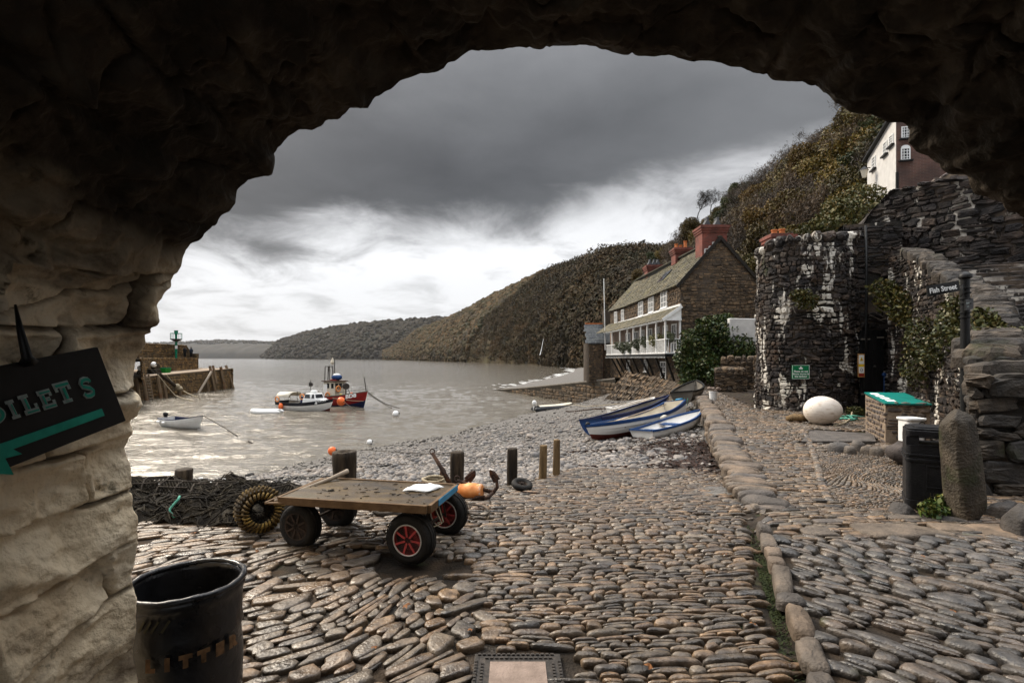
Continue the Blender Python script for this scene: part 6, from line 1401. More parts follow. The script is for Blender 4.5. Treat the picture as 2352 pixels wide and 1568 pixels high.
mb = MB(); Bt.tube(mb, [(L * .74, -.5, 1.3), (L * .74, -.5, 2.3)], .07); mb.lathe([(.32, -.22), (.3, -.17), (.17, -.1), (.17, .1), (.3, .17), (.32, .22)], Bt.w((L * .74, -.5, 2.55)), 18, Bt.Mx @ Matrix.Rotation(R(90), 3, 'X') @ Matrix.Rotation(R(60), 3, 'Y')); Bt.tube(mb, [(L * .76, -.5, 2.5), (L * .8, -.2, 1.5)], .03); mb.build('net_hauler', M['iron'], Bt.t, 'auto')
mb = MB()
q = [Bt.pt(np.array([f_]), np.array([1.]), -1)[0] for f_ in (.66, .76, .86, .94, .99)]; q2 = [Bt.pt(np.array([f_]), np.array([1.]), 1)[0] for f_ in (.66, .76, .86, .94, .99)]
for Q in (q, q2):
    for hh in (.28, .52): Bt.tube(mb, [k + np.array([0, 0, hh]) for k in Q], .015)
    for k in Q: Bt.tube(mb, [k, k + np.array([0, 0, .52])], .015)
bowp = Bt.pt(np.array([1.]), np.array([1.]), 1)[0]; Bt.tube(mb, [bowp + [-.25, 0, 0], bowp + [-.5, 0, 1.35]], .05); mb.build('bow_rail', M['iron'], Bt.t)
mb = MB(); Bt.ring(mb, (hx - .05, -.9, 1.55), .3, .07, 'y'); mb.build('lifebuoy', M['orange_float'], Bt.t, True)
mb = MB(); Bt.ring(mb, (hx + .98, -.4, 2.25), .28, .07, 'x'); mb.build('lifebuoy', M['orange_float'], Bt.t, True)
mb = MB(); mb.ell(Bt.w((L * .83, -.4, 1.75)), (.17, .17, .2), 12, 8); mb.build('buoy', M['orange_buoy'], Bt.t, True)
mb = MB(); mb.ell(Bt.w((L * .68, -.75, 1.62)), (.14, .14, .15), 12, 8); mb.build('buoy', M['yellow'], Bt.t, True)
q0 = Bt.pt(np.array([.80]), np.array([.88]), -1)[0]; q1 = Bt.pt(np.array([.93]), np.array([.88]), -1)[0]; ax = nrmz(Bt.w(q1) - Bt.w(q0)); mb = MB(); text_mb(mb, 'BD8', .52, Bt.w(q0 + [.0, -.13, -.20]), ax * 1.25, (0, 0, 1), 0, .004, 'LEFT', .02); mb.build('number_lettering', M['letter_white'], Bt.t)
cc = wl(783, 930); cc[2] = SEA + .72; ball('mooring_buoy', P(783.5, 921.5, 49.2), .40, M['orange_buoy'], 'large orange ball buoy between the red boat and the white day boat')
bw_ = Bt.w(bowp + [.0, 0, -.1])
cable('mooring_rope', [bw_, P(885, 922, 51) , wl(918, 937)], .04, M['rope_dark'], 'dark bow rope of the red boat, the longer of the pair', 'rope', .2, 18)
cable('mooring_rope', [bw_ + [0, 0, -.15], P(880, 923, 52.5), wl(900, 936)], .035, M['rope_dark'], 'dark bow rope of the red boat, the shorter of the pair', 'rope', .15, 18)
cable('mooring_rope', [A_.w(A_.pt(np.array([.98]), np.array([1.]), 1)[0]), P(780, 914, 49.6), wl(820, 947)], .035, M['rope_dark'], 'dark rope from the bow of the white day boat down into the water', 'rope', 0, 14)
cable('mooring_rope', [A_.w(A_.pt(np.array([.97]), np.array([1.]), 1)[0]) + [0, 0, .1], P(840, 921, 52.2)], .028, M['rope'], 'tan rope stretched along the red hull', 'rope', .08, 10)

# ---- boats drawn up on the shingle
def beach_boat(name, label, pa, pb, B, H, mats, bands, tm, inner, gun, **kw):
    """pa: foot of the stern, pb: foot of the bow, both on the ground"""
    a = np.asarray(pa, float); b = np.asarray(pb, float); d = b - a; L = np.linalg.norm(d)
    q = Boat(name, label, L, B, H, a, d, math.atan2(d[2], np.linalg.norm(d[:2])), kw.pop('roll', 0), **kw); q.tm = tm; q.shell(mats, bands, inner=inner); q.gunwale(gun); return q
bowf = np.array([2.50, 15.75, -1.06]); stf = np.array([5.95, 18.4, -.68])
C1 = beach_boat('rowing_boat', 'white clinker rowing boat with blue top strake and dark red bottom', stf, bowf, 1.5, .52, [M['antifoul'], M['boat_white'], M['blue_paint']], [(.46, 0), (.86, 1), (1.01, 2)], M['cream'], M['cream'], M['blue_paint'], roll=R(9), bow=.2, stern=.42, tran=.62, full=.55, rake=.05, keel_rise=.35, group='boats drawn up on the shingle', strakes=7)
mb = MB(); mb.ell(C1.w((C1.L * 1.02, 0, .62)), (.08, .07, .1), 10, 7); mb.build('bow_fender', M['black_paint'], C1.t, True)
mb = MB(); q = C1.pt(np.array([.42]), np.array([.82]), 1)[0]; mb.ell(C1.w(q + [0, .09, -.02]), (.2, .075, .075), 12, 8, 0, 1, 0, C1.Mx @ Matrix.Rotation(R(8), 3, 'Y')); mb.build('fender', M['cream'], C1.t, True)
C1.thwart(.3, M['wood_pale']); C1.thwart(.55, M['wood_pale']); C1.thwart(.75, M['wood_pale'])
mb = MB(); qa = C1.pt(np.array([.0]), np.array([.97]), 1)[0]; qb = C1.pt(np.array([.0]), np.array([.97]), -1)[0]; C1.tube(mb, [qa + [-.05, -.15, .06], (qa + qb) / 2 + [-.05, .05, .06]], .045); mb.build('tube_roll', M['light_blue'], C1.t, True)
mb = MB()
for k in range(6): C1.tube(mb, [(-.06, .55 - .13 * k, .78), (-.10, .45 - .1 * k, .5 + .04 * (k % 3)), (-.06, .3 - .1 * k, .74)], .011)
mb.build('hanging_rope', M['rope_green'], C1.t, True)
def oar(label, a, b):
    a = np.asarray(a, float); b = np.asarray(b, float); t_ = empty('oar', (a + b) / 2, label, 'oar', 'oars lying in the boats'); mb = MB(); mb.tube([a, b], [.018, .022], 7); mb.build('shaft', M['wood_pale'], t_, True); mb = MB(); d = nrmz(b - a); mb.bar(b, b + d * .55, .13, .02); mb.build('blade', M['wood_pale'], t_, bevel=.008)
oar('pale oar laid along the white clinker rowing boat', C1.w((.6, .1, .70)), C1.w((2.9, .25, .60)))
C2 = beach_boat('rowing_boat', 'white rowing boat with dark blue rim and blue seat, lying just behind the clinker boat', np.array([2.85, 17.75, -1.1]), np.array([6.15, 20.5, -.66]), 1.4, .56, [M['antifoul'], M['boat_white'], M['dark_blue']], [(.4, 0), (.88, 1), (1.01, 2)], M['blue_paint'], M['concrete_grey'], M['dark_blue'], roll=R(-10), bow=.3, stern=.1, tran=.75, full=.7, group='boats drawn up on the shingle', strakes=6)
C2.thwart(.35, M['blue_paint']); C2.thwart(.62, M['cream']); oar('brown oar resting in the blue rimmed boat', C2.w((.9, -.2, .72)), C2.w((3.0, .1, .72)))
a3, b3 = np.array([3.92, 15.2, -.96]), np.array([6.0, 16.25, -.54])
C3 = beach_boat('rowing_boat', 'smooth white dinghy with blue rim and blue seats, drawn up closest to the sea wall', a3, b3, 1.25, .40, [M['boat_white'], M['blue_paint']], [(.97, 0), (1.01, 1)], M['boat_white'], M['boat_white'], M['blue_paint'], roll=R(-5), bow=.22, stern=.1, tran=.8, full=.95, rake=.06, group='boats drawn up on the shingle', strakes=1, keel_rise=.25)
C3.thwart(.2, M['blue_paint'], .7); C3.thwart(.55, M['blue_paint'], .7)
mb = MB(); q = C3.pt(np.array([1.]), np.array([.95]), 1)[0]
for k in range(5): C3.tube(mb, [q + [.02, 0, 0], q + [.1 + .02 * k, .02 * k, -.2], q + [.14 + .03 * k, .03 * k, -.46 - .03 * k]], .012)
mb.build('bow_rope', M['rope_green'], C3.t, True)
C4 = beach_boat('rowing_boat', 'small grey dinghy almost hidden behind the stern of the clinker boat', np.array([6.75, 20.2, -.22]), np.array([8.05, 22.4, -.0]), 1.2, .45, [M['concrete_grey'], M['cream']], [(.9, 0), (1.01, 1)], M['concrete_grey'], M['concrete_grey'], M['black_paint'], roll=R(-6), group='boats drawn up on the shingle', strakes=5)
C5 = beach_boat('rowing_boat', 'small white pram with oars across it, farthest of the beached boats', np.array([4.6, 23.2, -1.2]), np.array([6.5, 23.8, -.9]), 1.2, .48, [M['boat_white'], M['cream']], [(.9, 0), (1.01, 1)], M['boat_white'], M['boat_white'], M['boat_white'], tran=.85, full=1, group='boats drawn up on the shingle', strakes=1)
oar('white oar lying across the small white pram', C5.w((-.1, -.2, .6)), C5.w((1.8, .1, .62)))
# weed along the foot of the wall
def weed(n, seed, regions):
    g = np.random.default_rng(seed); cs = []
    for (px, py, sx_, sy_, k) in regions:
        for i in range(k): cs.append(on(px + g.normal(0, sx_), py + g.normal(0, sy_)) if i % 6 == 0 else None)
    cs_ = [c for c in cs if c is not None]; cs = np.array(cs_); cs = np.repeat(cs, 6, 0); cs = cs + g.normal(0, .06, cs.shape) * [1, 1.3, .2]; n = len(cs); cs[:, 2] = beach_z(cs[:, 0], cs[:, 1]) + .02
    keep = cs[:, 0] < wall_x(cs[:, 1]) - .05; cs = cs[keep]; n = len(cs)
    a = g.uniform(0, 6.28, n); l_ = g.uniform(.05, .16, n); d = np.stack([np.cos(a), np.sin(a), g.normal(.1, .25, n)], -1) * l_[:, None]; s_ = np.stack([-np.sin(a), np.cos(a), g.normal(0, .3, n)], -1) * (l_ * .16)[:, None]
    V = np.stack([cs - d - s_, cs - d + s_, cs + [0, 0, .025] + s_, cs + d * 1 + s_ * .5, cs + d - s_ * .5, cs + [0, 0, .025] - s_], 1).reshape(-1, 3)
    return V, np.stack([np.arange(n) * 6 + k for k in (0, 1, 2, 5)], 1), np.stack([np.arange(n) * 6 + k for k in (5, 2, 3, 4)], 1), np.repeat(g.random(n), 6)
V, Q1, Q2, r_ = weed(0, 4, [(1625, 1050, 28, 16, 1500), (1590, 1075, 50, 10, 700), (1560, 1035, 45, 14, 700), (1480, 1012, 60, 6, 300), (1380, 910, 60, 9, 500), (900, 1042, 200, 6, 0)])
link('seaweed', mk_mesh('seaweed', V, [Q1, Q2], False, {'rnd': r_}), M['weed'], kind='stuff', label='dark brown seaweed washed up along the wall', cat='seaweed')

# ================================================================ harbour quay
def qY(px, k0=36.23): return k0 / ((CX - px) / F - .1245)
def qx(y): return -43.7 - .1245 * (y - 60)
t = empty('harbour_quay', (-45, 72, SEA), 'stone harbour quay with a low landing stage, upper walkway and parapet across the water', 'quay')
dz = lambda y: np.interp(y, [50, 60, 86], [-.75, -.62, -.12])
y0, y1 = 44., 86.3
pth = Path([(qx(y0), y0), (qx(y1), y1)], sgn=1, smooth=False); ptE = Path([(qx(y1), y1), (qx(y1) - 12, y1 + 3)], sgn=1, smooth=False)
def qsurf(p, b0=.10):
    def f(u, v, h):
        x_, y_, nx_, ny_ = p.at(u); k = b0 * (v - SEA); return np.stack([x_ + nx_ * (h - k), y_ + ny_ * (h - k), v], -1)
    return f
c = pack(0, pth.L, SEA - .4, -.75, .36, .62, .2, .3, .4, 70); c = c[c[:, 1] + c[:, 3] < dz(pth.at(c[:, 0])[1]) - .12]
B_ = [stones(c, qsurf(pth), hk=.3, hmax=.08, gap=.02, power=.5, seed=71, seg=8)]
c = pack(0, ptE.L, SEA - .4, -.25, .36, .62, .2, .3, .4, 72); B_.append(stones(c, qsurf(ptE), hk=.3, hmax=.08, gap=.02, power=.5, seed=73, seg=8))
uu = np.linspace(0, pth.L, 30); bk = np.stack([qsurf(pth)(uu, dz(pth.at(uu)[1]) * 0 + SEA - 1, uu * 0), qsurf(pth)(uu, dz(pth.at(uu)[1]) - .1, uu * 0)])
ue = np.linspace(0, ptE.L, 8); be = np.stack([qsurf(ptE)(ue, ue * 0 + SEA - 1, ue * 0), qsurf(ptE)(ue, ue * 0 - .22, ue * 0)])
stone_obj('landing_wall', B_, [M['quaystone'], M['mortar_quay']], t, extra=[(bk.reshape(-1, 3), gridfaces(2, 30)), (be.reshape(-1, 3), gridfaces(2, 8))])
mb = MB(); yy = np.linspace(y0, y1 + .1, 20); mb.grid([[(qx(k) - .25, k, dz(k) - .16) for k in yy], [(qx(k) - .22, k, dz(k)) for k in yy], [(qx(k) - 14, k + 1.5, dz(k)) for k in yy]]); mb.build('landing_deck', M['mortar_pale'], t)
# upper tier and parapet
up = Path([(-37.5, 52), (-48.2, 68.), (-51.2, 83.6)], sgn=1); upE = Path([(-51.2, 83.6), (-58, 88)], sgn=1, smooth=False)
def tier(p, z0, z1, seed, b0=.06, off=0.):
    def f(u, v, h):
        x_, y_, nx_, ny_ = p.at(u); k = b0 * (v - z0) + off; return np.stack([x_ + nx_ * (h - k), y_ + ny_ * (h - k), v], -1)
    c = pack(0, p.L, z0, z1 - .2, .3, .55, .25, .3, .45, seed); u_ = np.linspace(0, p.L, 20)
    cap_ = pack(0, p.L, z1 - .2, z1 - .19, .17, .8, 0, .05, .3, seed + 2)
    return [stones(c, f, hk=.35, hmax=.09, gap=.018, power=.5, seed=seed, seg=8), stones(cap_, f, hk=.8, hmax=.2, gap=.01, power=.4, seed=seed + 3, seg=8)], (np.stack([f(u_, u_ * 0 + z0 - .5, u_ * 0 - .01), f(u_, u_ * 0 + z1 - .12, u_ * 0 - .01), f(u_, u_ * 0 + z1 - .1, u_ * 0 - 5.)]).reshape(-1, 3), gridfaces(3, 20))
b1, e1_ = tier(up, -.7, 1.62, 80); b2, e2_ = tier(upE, -.3, 1.62, 84)
stone_obj('upper_walkway', b1 + b2, [M['quaystone'], M['mortar_quay']], t, extra=[e1_, e2_])
pp_ = Path([(-41, 54), (-51.2, 71.), (-53.0, 83.5)], sgn=1); b3, e3_ = tier(pp_, 1.6, 3.72, 88, .03)
stone_obj('parapet', b3, [M['quaystone'], M['mortar_quay']], t, extra=[e3_])
pq_ = Path([(-53.0, 83.5), (-53.0, 86.2), (-52.2, 86.6)], sgn=1, smooth=False); mb = MB(); mb.quadbox([(-53.6, 83.4), (-53.0, 83.4), (-52.9, 84.6), (-53.5, 84.6)], 1.5, [3.66, 3.66, 2.35, 2.35]); mb.quadbox([(-53.6, 84.5), (-51.6, 83.75), (-51.5, 84.2), (-53.5, 84.95)], 1.5, 2.32); mb.build('parapet_end', M['quaystone'], t)
# timber piles along the landing
def pile(p0, p1, r, label, off=.25, y_=None):
    """px,py top and bottom; depth from the face"""
    a = P(p0[0], p0[1], qY(p1[0]) - 1.25); b = P(p1[0], p1[1], qY(p1[0]) - 1.1); b[2] = min(b[2], SEA - .3) if b[2] < SEA + .6 else b[2]
    mb = MB(); mb.tube([b, (a + b) / 2, a], [r * 1.05, r, r * .95], 9); return mb.build('timber_pile', M['wood_pile'], None, 'auto', label=label, cat='pile', group='timber piles against the quay')
for p0, p1, r, lb in (((313, 868), (321, 921), .2, 'leaning timber pile at the arch end of the quay'), ((328, 864), (338, 921), .2, 'timber pile left of the quay ladder'), ((361, 861), (371, 916), .2, 'timber pile just right of the quay ladder'), ((374, 866), (383, 910), .19, 'timber pile second to the right of the ladder'),
        ((411, 889), (414, 908), .24, 'short thick timber pile under the end of the slanting beam'), ((475, 873), (479.6, 902), .2, 'short timber pile beneath the pale slanting strut'), ((482, 840), (494.5, 898), .2, 'tall timber pile near the quay end, left of a close pair'), ((489, 839), (498, 880), .18, 'tall timber pile near the quay end, right of a close pair'), ((507, 842), (517, 897), .22, 'tall timber pile, second from the quay end'), ((519, 839), (537, 894), .22, 'rust stained timber pile leaning at the very end of the quay')):
    pile(p0, p1, r, lb)
mb = MB(); mb.tube([P(364, 857, qY(372) - 1.3), P(412, 893, qY(412) - 1.3)], .2, 8); mb.build('timber_beam', M['wood_dark'], None, 'auto', label='dark timber beam slanting down to the right across the quay face', cat='beam', group='slanting timbers on the quay')
mb = MB(); mb.tube([P(486, 853, qY(486) - 1.3), P(454.5, 905, qY(460) - 1.3)], .17, 8); mb.build('timber_beam', M['wood_pale'], None, 'auto', label='pale timber strut slanting down to the left near the quay end', cat='beam', group='slanting timbers on the quay')
t2 = empty('ladder', P(340, 915, qY(345) - .4), 'timber ladder fixed to the quay face', 'ladder'); yl = qY(347) - 1.1
mb = MB(); mb.tube([P(333, 860, yl), P(343, 918, yl)], .1, 6); mb.build('rail', M['wood_pile'], t2); mb = MB(); mb.tube([P(341, 860, yl + .2), P(352, 918, yl + .2)], .1, 6); mb.build('rail', M['wood_pile'], t2)
for k in range(8):
    f_ = k / 7.; mb = MB(); mb.bar(P(333.5 + 8.5 * f_, 867 + 47 * f_, yl - .1), P(342.5 + 8.7 * f_, 867 + 47 * f_, yl + .1), .10, .09); mb.build('rung', M['wood_pale'], t2)
cable('mooring_rope', [P(363, 860, 63), P(383, 884, 63.5), P(402, 905, 63.8), wl(449, 921.5)], .05, M['rope'], 'pale rope hanging from the quay into the water, the lower of two', 'rope', .15, 24)
cable('mooring_rope', [P(382, 860, 66), P(400, 880, 67), P(418, 894, 67.5), wl(454, 912)], .05, M['rope'], 'pale rope hanging from the quay into the water, the upper of two', 'rope', .12, 24)
mb = MB(); mb.ell(P(405, 886, 67), (.45, .3, .3), 10, 7, .2, 2, 1); mb.ell(P(412, 892, 67.2), (.5, .3, .3), 10, 7, .2, 2, 2); mb.build('rope_bundle', M['rope'], None, True, label='pale bundle of rope caught on the slanting quay beam', cat='rope')
# green container, pots and clutter on the landing
gy = 70.; g0 = P(382, 855, gy); mb = MB(); w_ = .95; x_ = P(366.5, 850, gy)[0], P(381.5, 850, gy)[0]; zt = P(370, 844.5, gy)[2]; zb = float(dz(gy))
t3 = empty('skip', (np.mean(x_), gy, zb), 'bright green open container on the landing stage', 'container')
mb.hexa([(x_[0] + .06, gy, zb), (x_[1] - .06, gy, zb), (x_[1] - .06, gy + 1, zb), (x_[0] + .06, gy + 1, zb), (x_[0], gy - .05, zt), (x_[1], gy - .05, zt), (x_[1], gy + 1.05, zt), (x_[0], gy + 1.05, zt)]); mb.build('body', M['green_bin'], t3)
mb = MB(); mb.tube([(x_[0], gy - .05, zt), (x_[1], gy - .05, zt), (x_[1], gy + 1.05, zt), (x_[0], gy + 1.05, zt)], .04, 6, closed=True); mb.build('rim', M['green_paint'], t3)
for i, (px, py, y_) in enumerate(((322, 850, 66), (332, 848, 67), (343, 849, 67), (354, 850, 68), (327, 838, 68), (340, 838, 69), (352, 841, 69))):
    b_ = P(px, py, y_); z_ = float(dz(y_)) if i < 4 else float(dz(y_)) + .62; a_ = np.array([b_[0], y_, z_])
    tt_ = empty('lobster_pot', a_, ('dark lobster pot in the lower row of the stack on the quay' if i < 4 else 'dark lobster pot in the upper row of the stack on the quay'), 'lobster pot', 'lobster pots stacked on the quay')
    mb = MB(); rows = [[a_ + np.array([-.4 * math.cos(q_), x2, .6 * max(math.sin(q_), 0) ** .7]) for q_ in np.linspace(0, np.pi, 9)] for x2 in (0, .25, .5, .75)]; lattice(mb, rows, .05); mb.build('netting', M['net'], tt_)
    mb = MB()
    for x2 in (0, .75): mb.tube([a_ + np.array([-.42 * math.cos(q_), x2, .62 * max(math.sin(q_), 0) ** .7]) for q_ in np.linspace(0, np.pi, 9)], .04, 5)
    mb.build('frame', M['rope_dark'], tt_)
cc = P(321, 845, 64.5); ball('fender_buoy', cc, .3, M['white_paint'], 'white float hanging at the left end of the pot stack on the quay')
cc = P(353, 837, 68); ball('fender_buoy', cc, .35, M['white_paint'], 'white float lying on the pots beside the green container')
t4 = empty('board', P(435, 835, 83), 'small grey notice cabinet fixed to the quay wall', 'cabinet'); mb = MB(); q = P(434, 833, 81.5); mb.box(q, (.6, .3, 1.0), R(-80)); mb.build('case', M['concrete_grey'], t4, bevel=.03); mb = MB(); mb.box(q + [.16, -.02, .3], (.62, .1, .1), R(-80)); mb.build('cap', M['iron'], t4)
# green beacon
bb = P(404.5, 818, 79.); bx_, by_ = bb[0], bb[1]; zt = P(404, 758.5, 79)[2]; t5 = empty('harbour_beacon', (bx_, by_, 1.6), 'green harbour beacon on a post with a railed gallery', 'beacon')
mb = MB(); mb.tube([(bx_, by_, 1.5), (bx_, by_, zt - .6)], .16, 12); mb.build('post', M['green_paint'], t5, 'auto')
mb = MB(); mb.lathe([(.2, 0), (.2, .12), (.26, .14), (.26, .55), (.3, .57), (.3, .66), (.02, .68)], (bx_, by_, zt - .68), 16); mb.build('lantern', M['green_paint'], t5, 'auto')
zg = P(404, 779, 79)[2]; mb = MB(); mb.lathe([(.2, -.35), (.78, -.05), (.8, 0), (.8, .06), (.02, .07)], (bx_, by_, zg), 20); mb.build('gallery_floor', M['iron'], t5, 'auto')
mb = MB(); zr = P(404, 765.5, 79)[2]
for k in range(22): a_ = 2 * np.pi * k / 22; mb.tube([(bx_ + .77 * math.cos(a_), by_ + .77 * math.sin(a_), zg), (bx_ + .77 * math.cos(a_), by_ + .77 * math.sin(a_), zr)], .022, 4)
mb.tube([(bx_ + .77 * math.cos(a_), by_ + .77 * math.sin(a_), zr) for a_ in np.linspace(0, 2 * np.pi, 23)[:-1]], .04, 5, closed=True); mb.build('gallery_rail', M['green_paint'], t5)
mb = MB(); q = P(405, 797, 78.8); mb.box(q, (.36, .06, .5)); mb.build('notice', M['paper'], t5)

# ---- two people on the walkway, seen from behind
def person(px, y_, h, label, top, legs, seed, arms_in=True):
    x_ = (px - CX) / F * y_; z0 = 1.66; t = empty('person', (x_, y_, z0), label, 'person', None); k = h / 1.72
    me = bpy.data.meshes.new('body'); pts_ = [(0, 0, .95), (0, .01, 1.15), (0, .0, 1.38), (0, 0, 1.47), (0, .02, 1.56), (0, .02, 1.66),
        (-.1, 0, .9), (-.11, .02, .5), (-.12, 0, .08), (-.12, -.12, .03), (.1, 0, .9), (.11, .02, .5), (.12, 0, .08), (.12, -.12, .03),
        (-.19, 0, 1.38), (-.25, .04, 1.12), (-.14, .22, 1.08), (-.06, .27, 1.1), (.19, 0, 1.38), (.25, .04, 1.12), (.14, .22, 1.08), (.06, .27, 1.1)]
    ed = [(0, 1), (1, 2), (2, 3), (3, 4), (4, 5), (0, 6), (6, 7), (7, 8), (8, 9), (0, 10), (10, 11), (11, 12), (12, 13), (2, 14), (14, 15), (15, 16), (16, 17), (2, 18), (18, 19), (19, 20), (20, 21)]
    rad = [.15, .15, .16, .06, .085, .08, .1, .07, .05, .04, .1, .07, .05, .04, .075, .055, .045, .04, .075, .055, .045, .04]
    me.from_pydata([(a * k, b * k, c_ * k) for a, b, c_ in pts_], ed, []); o = link('body', me, M['skin'], None)
    o.location = (x_, y_, z0); md = o.modifiers.new('skin', 'SKIN')
    for v_, r_ in zip(me.skin_vertices[0].data, rad): v_.radius = (r_ * k, r_ * k * .8)
    me.skin_vertices[0].data[0].use_root = True; s_ = o.modifiers.new('sub', 'SUBSURF'); s_.levels = s_.render_levels = 1
    o.parent = t; o.matrix_parent_inverse = world(t).inverted()
    def cover(name, prof_, mat, dx=0, dy=0, ex=1.2, ey=.85):
        mb = MB(); mb.lathe([(r_ * k, z_ * k) for r_, z_ in prof_], (0, 0, 0), 14); V = mb.v[0]; V[:, 0] *= ex; V[:, 1] *= ey; mb.v[0] = V + np.array([x_ + dx, y_ + dy, z0]); mb.build(name, mat, t, True)
    cover('coat', [(.16, .74), (.2, .76), (.2, .95), (.215, 1.2), (.215, 1.34), (.17, 1.44), (.09, 1.5), (.07, 1.5)], top)
    for s2 in (-1, 1):
        mb = MB(); mb.tube([np.array([s2 * a, b, c_]) * k + [x_, y_, z0] for a, b, c_ in ((.17, 0, 1.38), (.26, .04, 1.12), (.15, .2, 1.07))], [.085 * k, .07 * k, .055 * k], 9); mb.build('sleeve', top, t, True)
        mb = MB(); mb.tube([np.array([s2 * a, b, c_]) * k + [x_, y_, z0] for a, b, c_ in ((.09, 0, .92), (.11, .02, .5), (.12, 0, .08))], [.12 * k, .09 * k, .075 * k], 9); mb.build('trouser_leg', legs, t, True)
    mb = MB(); mb.ell((x_, y_ - .01, z0 + 1.64 * k), (.105 * k, .11 * k, .13 * k), 12, 9, .08, 3, seed); mb.build('hair', M['hair'], t, True)
person(424.5, 81.0, 1.72, 'person in a dark jacket standing on the quay walkway, left of the pair', M['cloth_black'], M['cloth_black'], 1)
person(439, 81.5, 1.66, 'person in a dark navy coat standing on the quay walkway, right of the pair', M['cloth_navy'], M['cloth_black'], 2)
# ================================================================ stone house with the balcony
hf = lambda y: 11.2 - .022 * (y - 34) - .012 * max(0, y - 47) ** 2      # facade line
HY0, HY1, HW, EZ, RZ, BZ = 34.0, 53.5, 5.2, 6.6, 9.6, -1.0
t = empty('stone_house', (13.5, 43, BZ), 'old stone house with slate roof, red chimneys and white railed balcony above the shingle', 'house')
fac = Path([(hf(y), y) for y in np.linspace(HY1, HY0, 12)], sgn=1); gab = Path([(hf(HY0), HY0), (hf(HY0) + HW, HY0)], sgn=1, smooth=False)
fs, gs = fac.surf(.02), gab.surf(.02)
WIN = [(36.7, 38.1, 5.25, 6.5), (39.9, 41.3, 5.2, 6.42), (42.9, 44.3, 5.15, 6.4), (49.3, 50.1, 5.1, 6.3), (51.4, 52.2, 5.1, 6.3)]
LOW = [(36.9, 38.2, -.2, 1.35), (41.6, 42.5, .5, 1.5), (47.2, 48.3, .0, 1.4)]
c = pack(0, fac.L, BZ - .5, EZ, .16, .28, .25, .5, .6, 100); fy_ = fac.at(c[:, 0])[1]
cut = np.zeros(len(c), bool)
for a, b, z0, z1 in WIN + LOW: cut |= (fy_ > a - .12) & (fy_ < b + .12) & (c[:, 1] > z0 - .06) & (c[:, 1] < z1 + .06)
cut |= (c[:, 1] > 1.95) & (c[:, 1] < 4.6)
B1 = stones(c[~cut], fs, hk=.4, hmax=.05, gap=.012, power=.5, ring=RINGA, irr=.16, jit=.16, hvar=.5, seed=101, seg=8)
c = pack(0, HW, BZ, RZ, .16, .28, .25, .5, .6, 102); c[:, 1] += .1 * fbm(np.stack([c[:, 0] * .8, c[:, 1] * .8, c[:, 1] * 0], -1), 2, 8); u_ = c[:, 0]; ztop = EZ + (RZ - EZ) * (1 - np.abs(u_ - HW / 2) / (HW / 2)); c = c[(c[:, 1] + c[:, 3] < ztop - .05) & (u_ > .05) & (u_ < HW - .05)]
B2 = stones(c, gs, hk=.4, hmax=.05, gap=.012, power=.5, ring=RINGA, irr=.16, jit=.16, hvar=.5, seed=103, seg=8)
u_ = np.linspace(0, fac.L, 40); x_, y_, nx_, ny_ = fac.at(u_); 
bf = np.stack([np.stack([x_ + .0, y_, x_ * 0 + BZ - .6], -1), np.stack([x_, y_, x_ * 0 + EZ], -1)])
gx0, gx1, gxm = hf(HY0), hf(HY0) + HW, hf(HY0) + HW / 2
ge = np.array([(gx0, HY0, BZ), (gx1, HY0, BZ), (gx1, HY0, EZ), (gxm, HY0, RZ - .05), (gx0, HY0, EZ), (gxm, HY0, BZ)])
stone_obj('wall', [B1, B2], [M['housestone'], M['mortar_house']], t, extra=[(bf.reshape(-1, 3), gridfaces(2, 40)), (ge, np.array([(0, 5, 3, 4), (5, 1, 2, 3)]))])
mb = MB(); mb.quadbox([(hf(HY1), HY1), (hf(HY1) + HW, HY1), (gx1, HY0 + .1), (gx1 - .2, HY0 + .1)], BZ, EZ); mb.build('rear_wall', M['mortar_house'], t)
mb = MB(); mb.grid([[(hf(y) - .02, y, z_) for y in np.linspace(HY0 + .05, HY1, 20)] for z_ in (1.9, 4.65)]); mb.build('whitewashed_wall', M['concrete'], t)  # whitewash in a duller tone, the pent roof's shade painted into it
def slates(name, line, w0, w1, z0, z1, rows, ln, mat, parent, th=.03, seed=0):
    """line(y)-> x of the eave; courses of slates from the eave (w0) up to w1 inland"""
    g = np.random.default_rng(seed); cells = []; ys_ = (HY0 - .12, HY1)
    L = ys_[1] - ys_[0]; c = []; rh = 1 / rows
    for r_ in range(rows):
        y_ = ys_[0] - g.uniform(0, ln)
        while y_ < ys_[1]:
            l_ = ln * g.uniform(.7, 1.3); a, b = max(y_, ys_[0]), min(y_ + l_, ys_[1])
            if b - a > .05: c.append(((a + b) / 2, (r_ + .5) * rh, (b - a) / 2, rh * .56))
            y_ += l_
    c = np.array(c)
    sl_ = math.hypot(w1 - w0, z1 - z0); nx_, nz_ = -(z1 - z0) / sl_, (w1 - w0) / sl_
    def sf_(u, v, h):
        vv = (v % 1) if False else v; fr_ = (v / rh) % 1
        tilt_ = th * .8 * (1 - np.clip((v - np.floor(v / rh + 1e-6) * rh) / rh, 0, 1)); ex = np.array([line(q) for q in u]) if not np.isscalar(u) else line(u)
        return np.stack([ex + w0 + (w1 - w0) * v + nx_ * (h + tilt_), u, z0 + (z1 - z0) * v + nz_ * (h + tilt_)], -1)
    b_ = stones(c, sf_, hk=9, hmax=th, gap=.004, power=.12, seed=seed + 1, seg=8, irr=.01, rot=.01, jit=.02, ring=BOXR, tilt=.02, hvar=.4, rough=.01)
    return stone_obj(name, [b_], [mat], parent)
slates('roof', hf, -.22, HW / 2, EZ - .16, RZ, 17, .42, M['slate'], t, .035, 110)
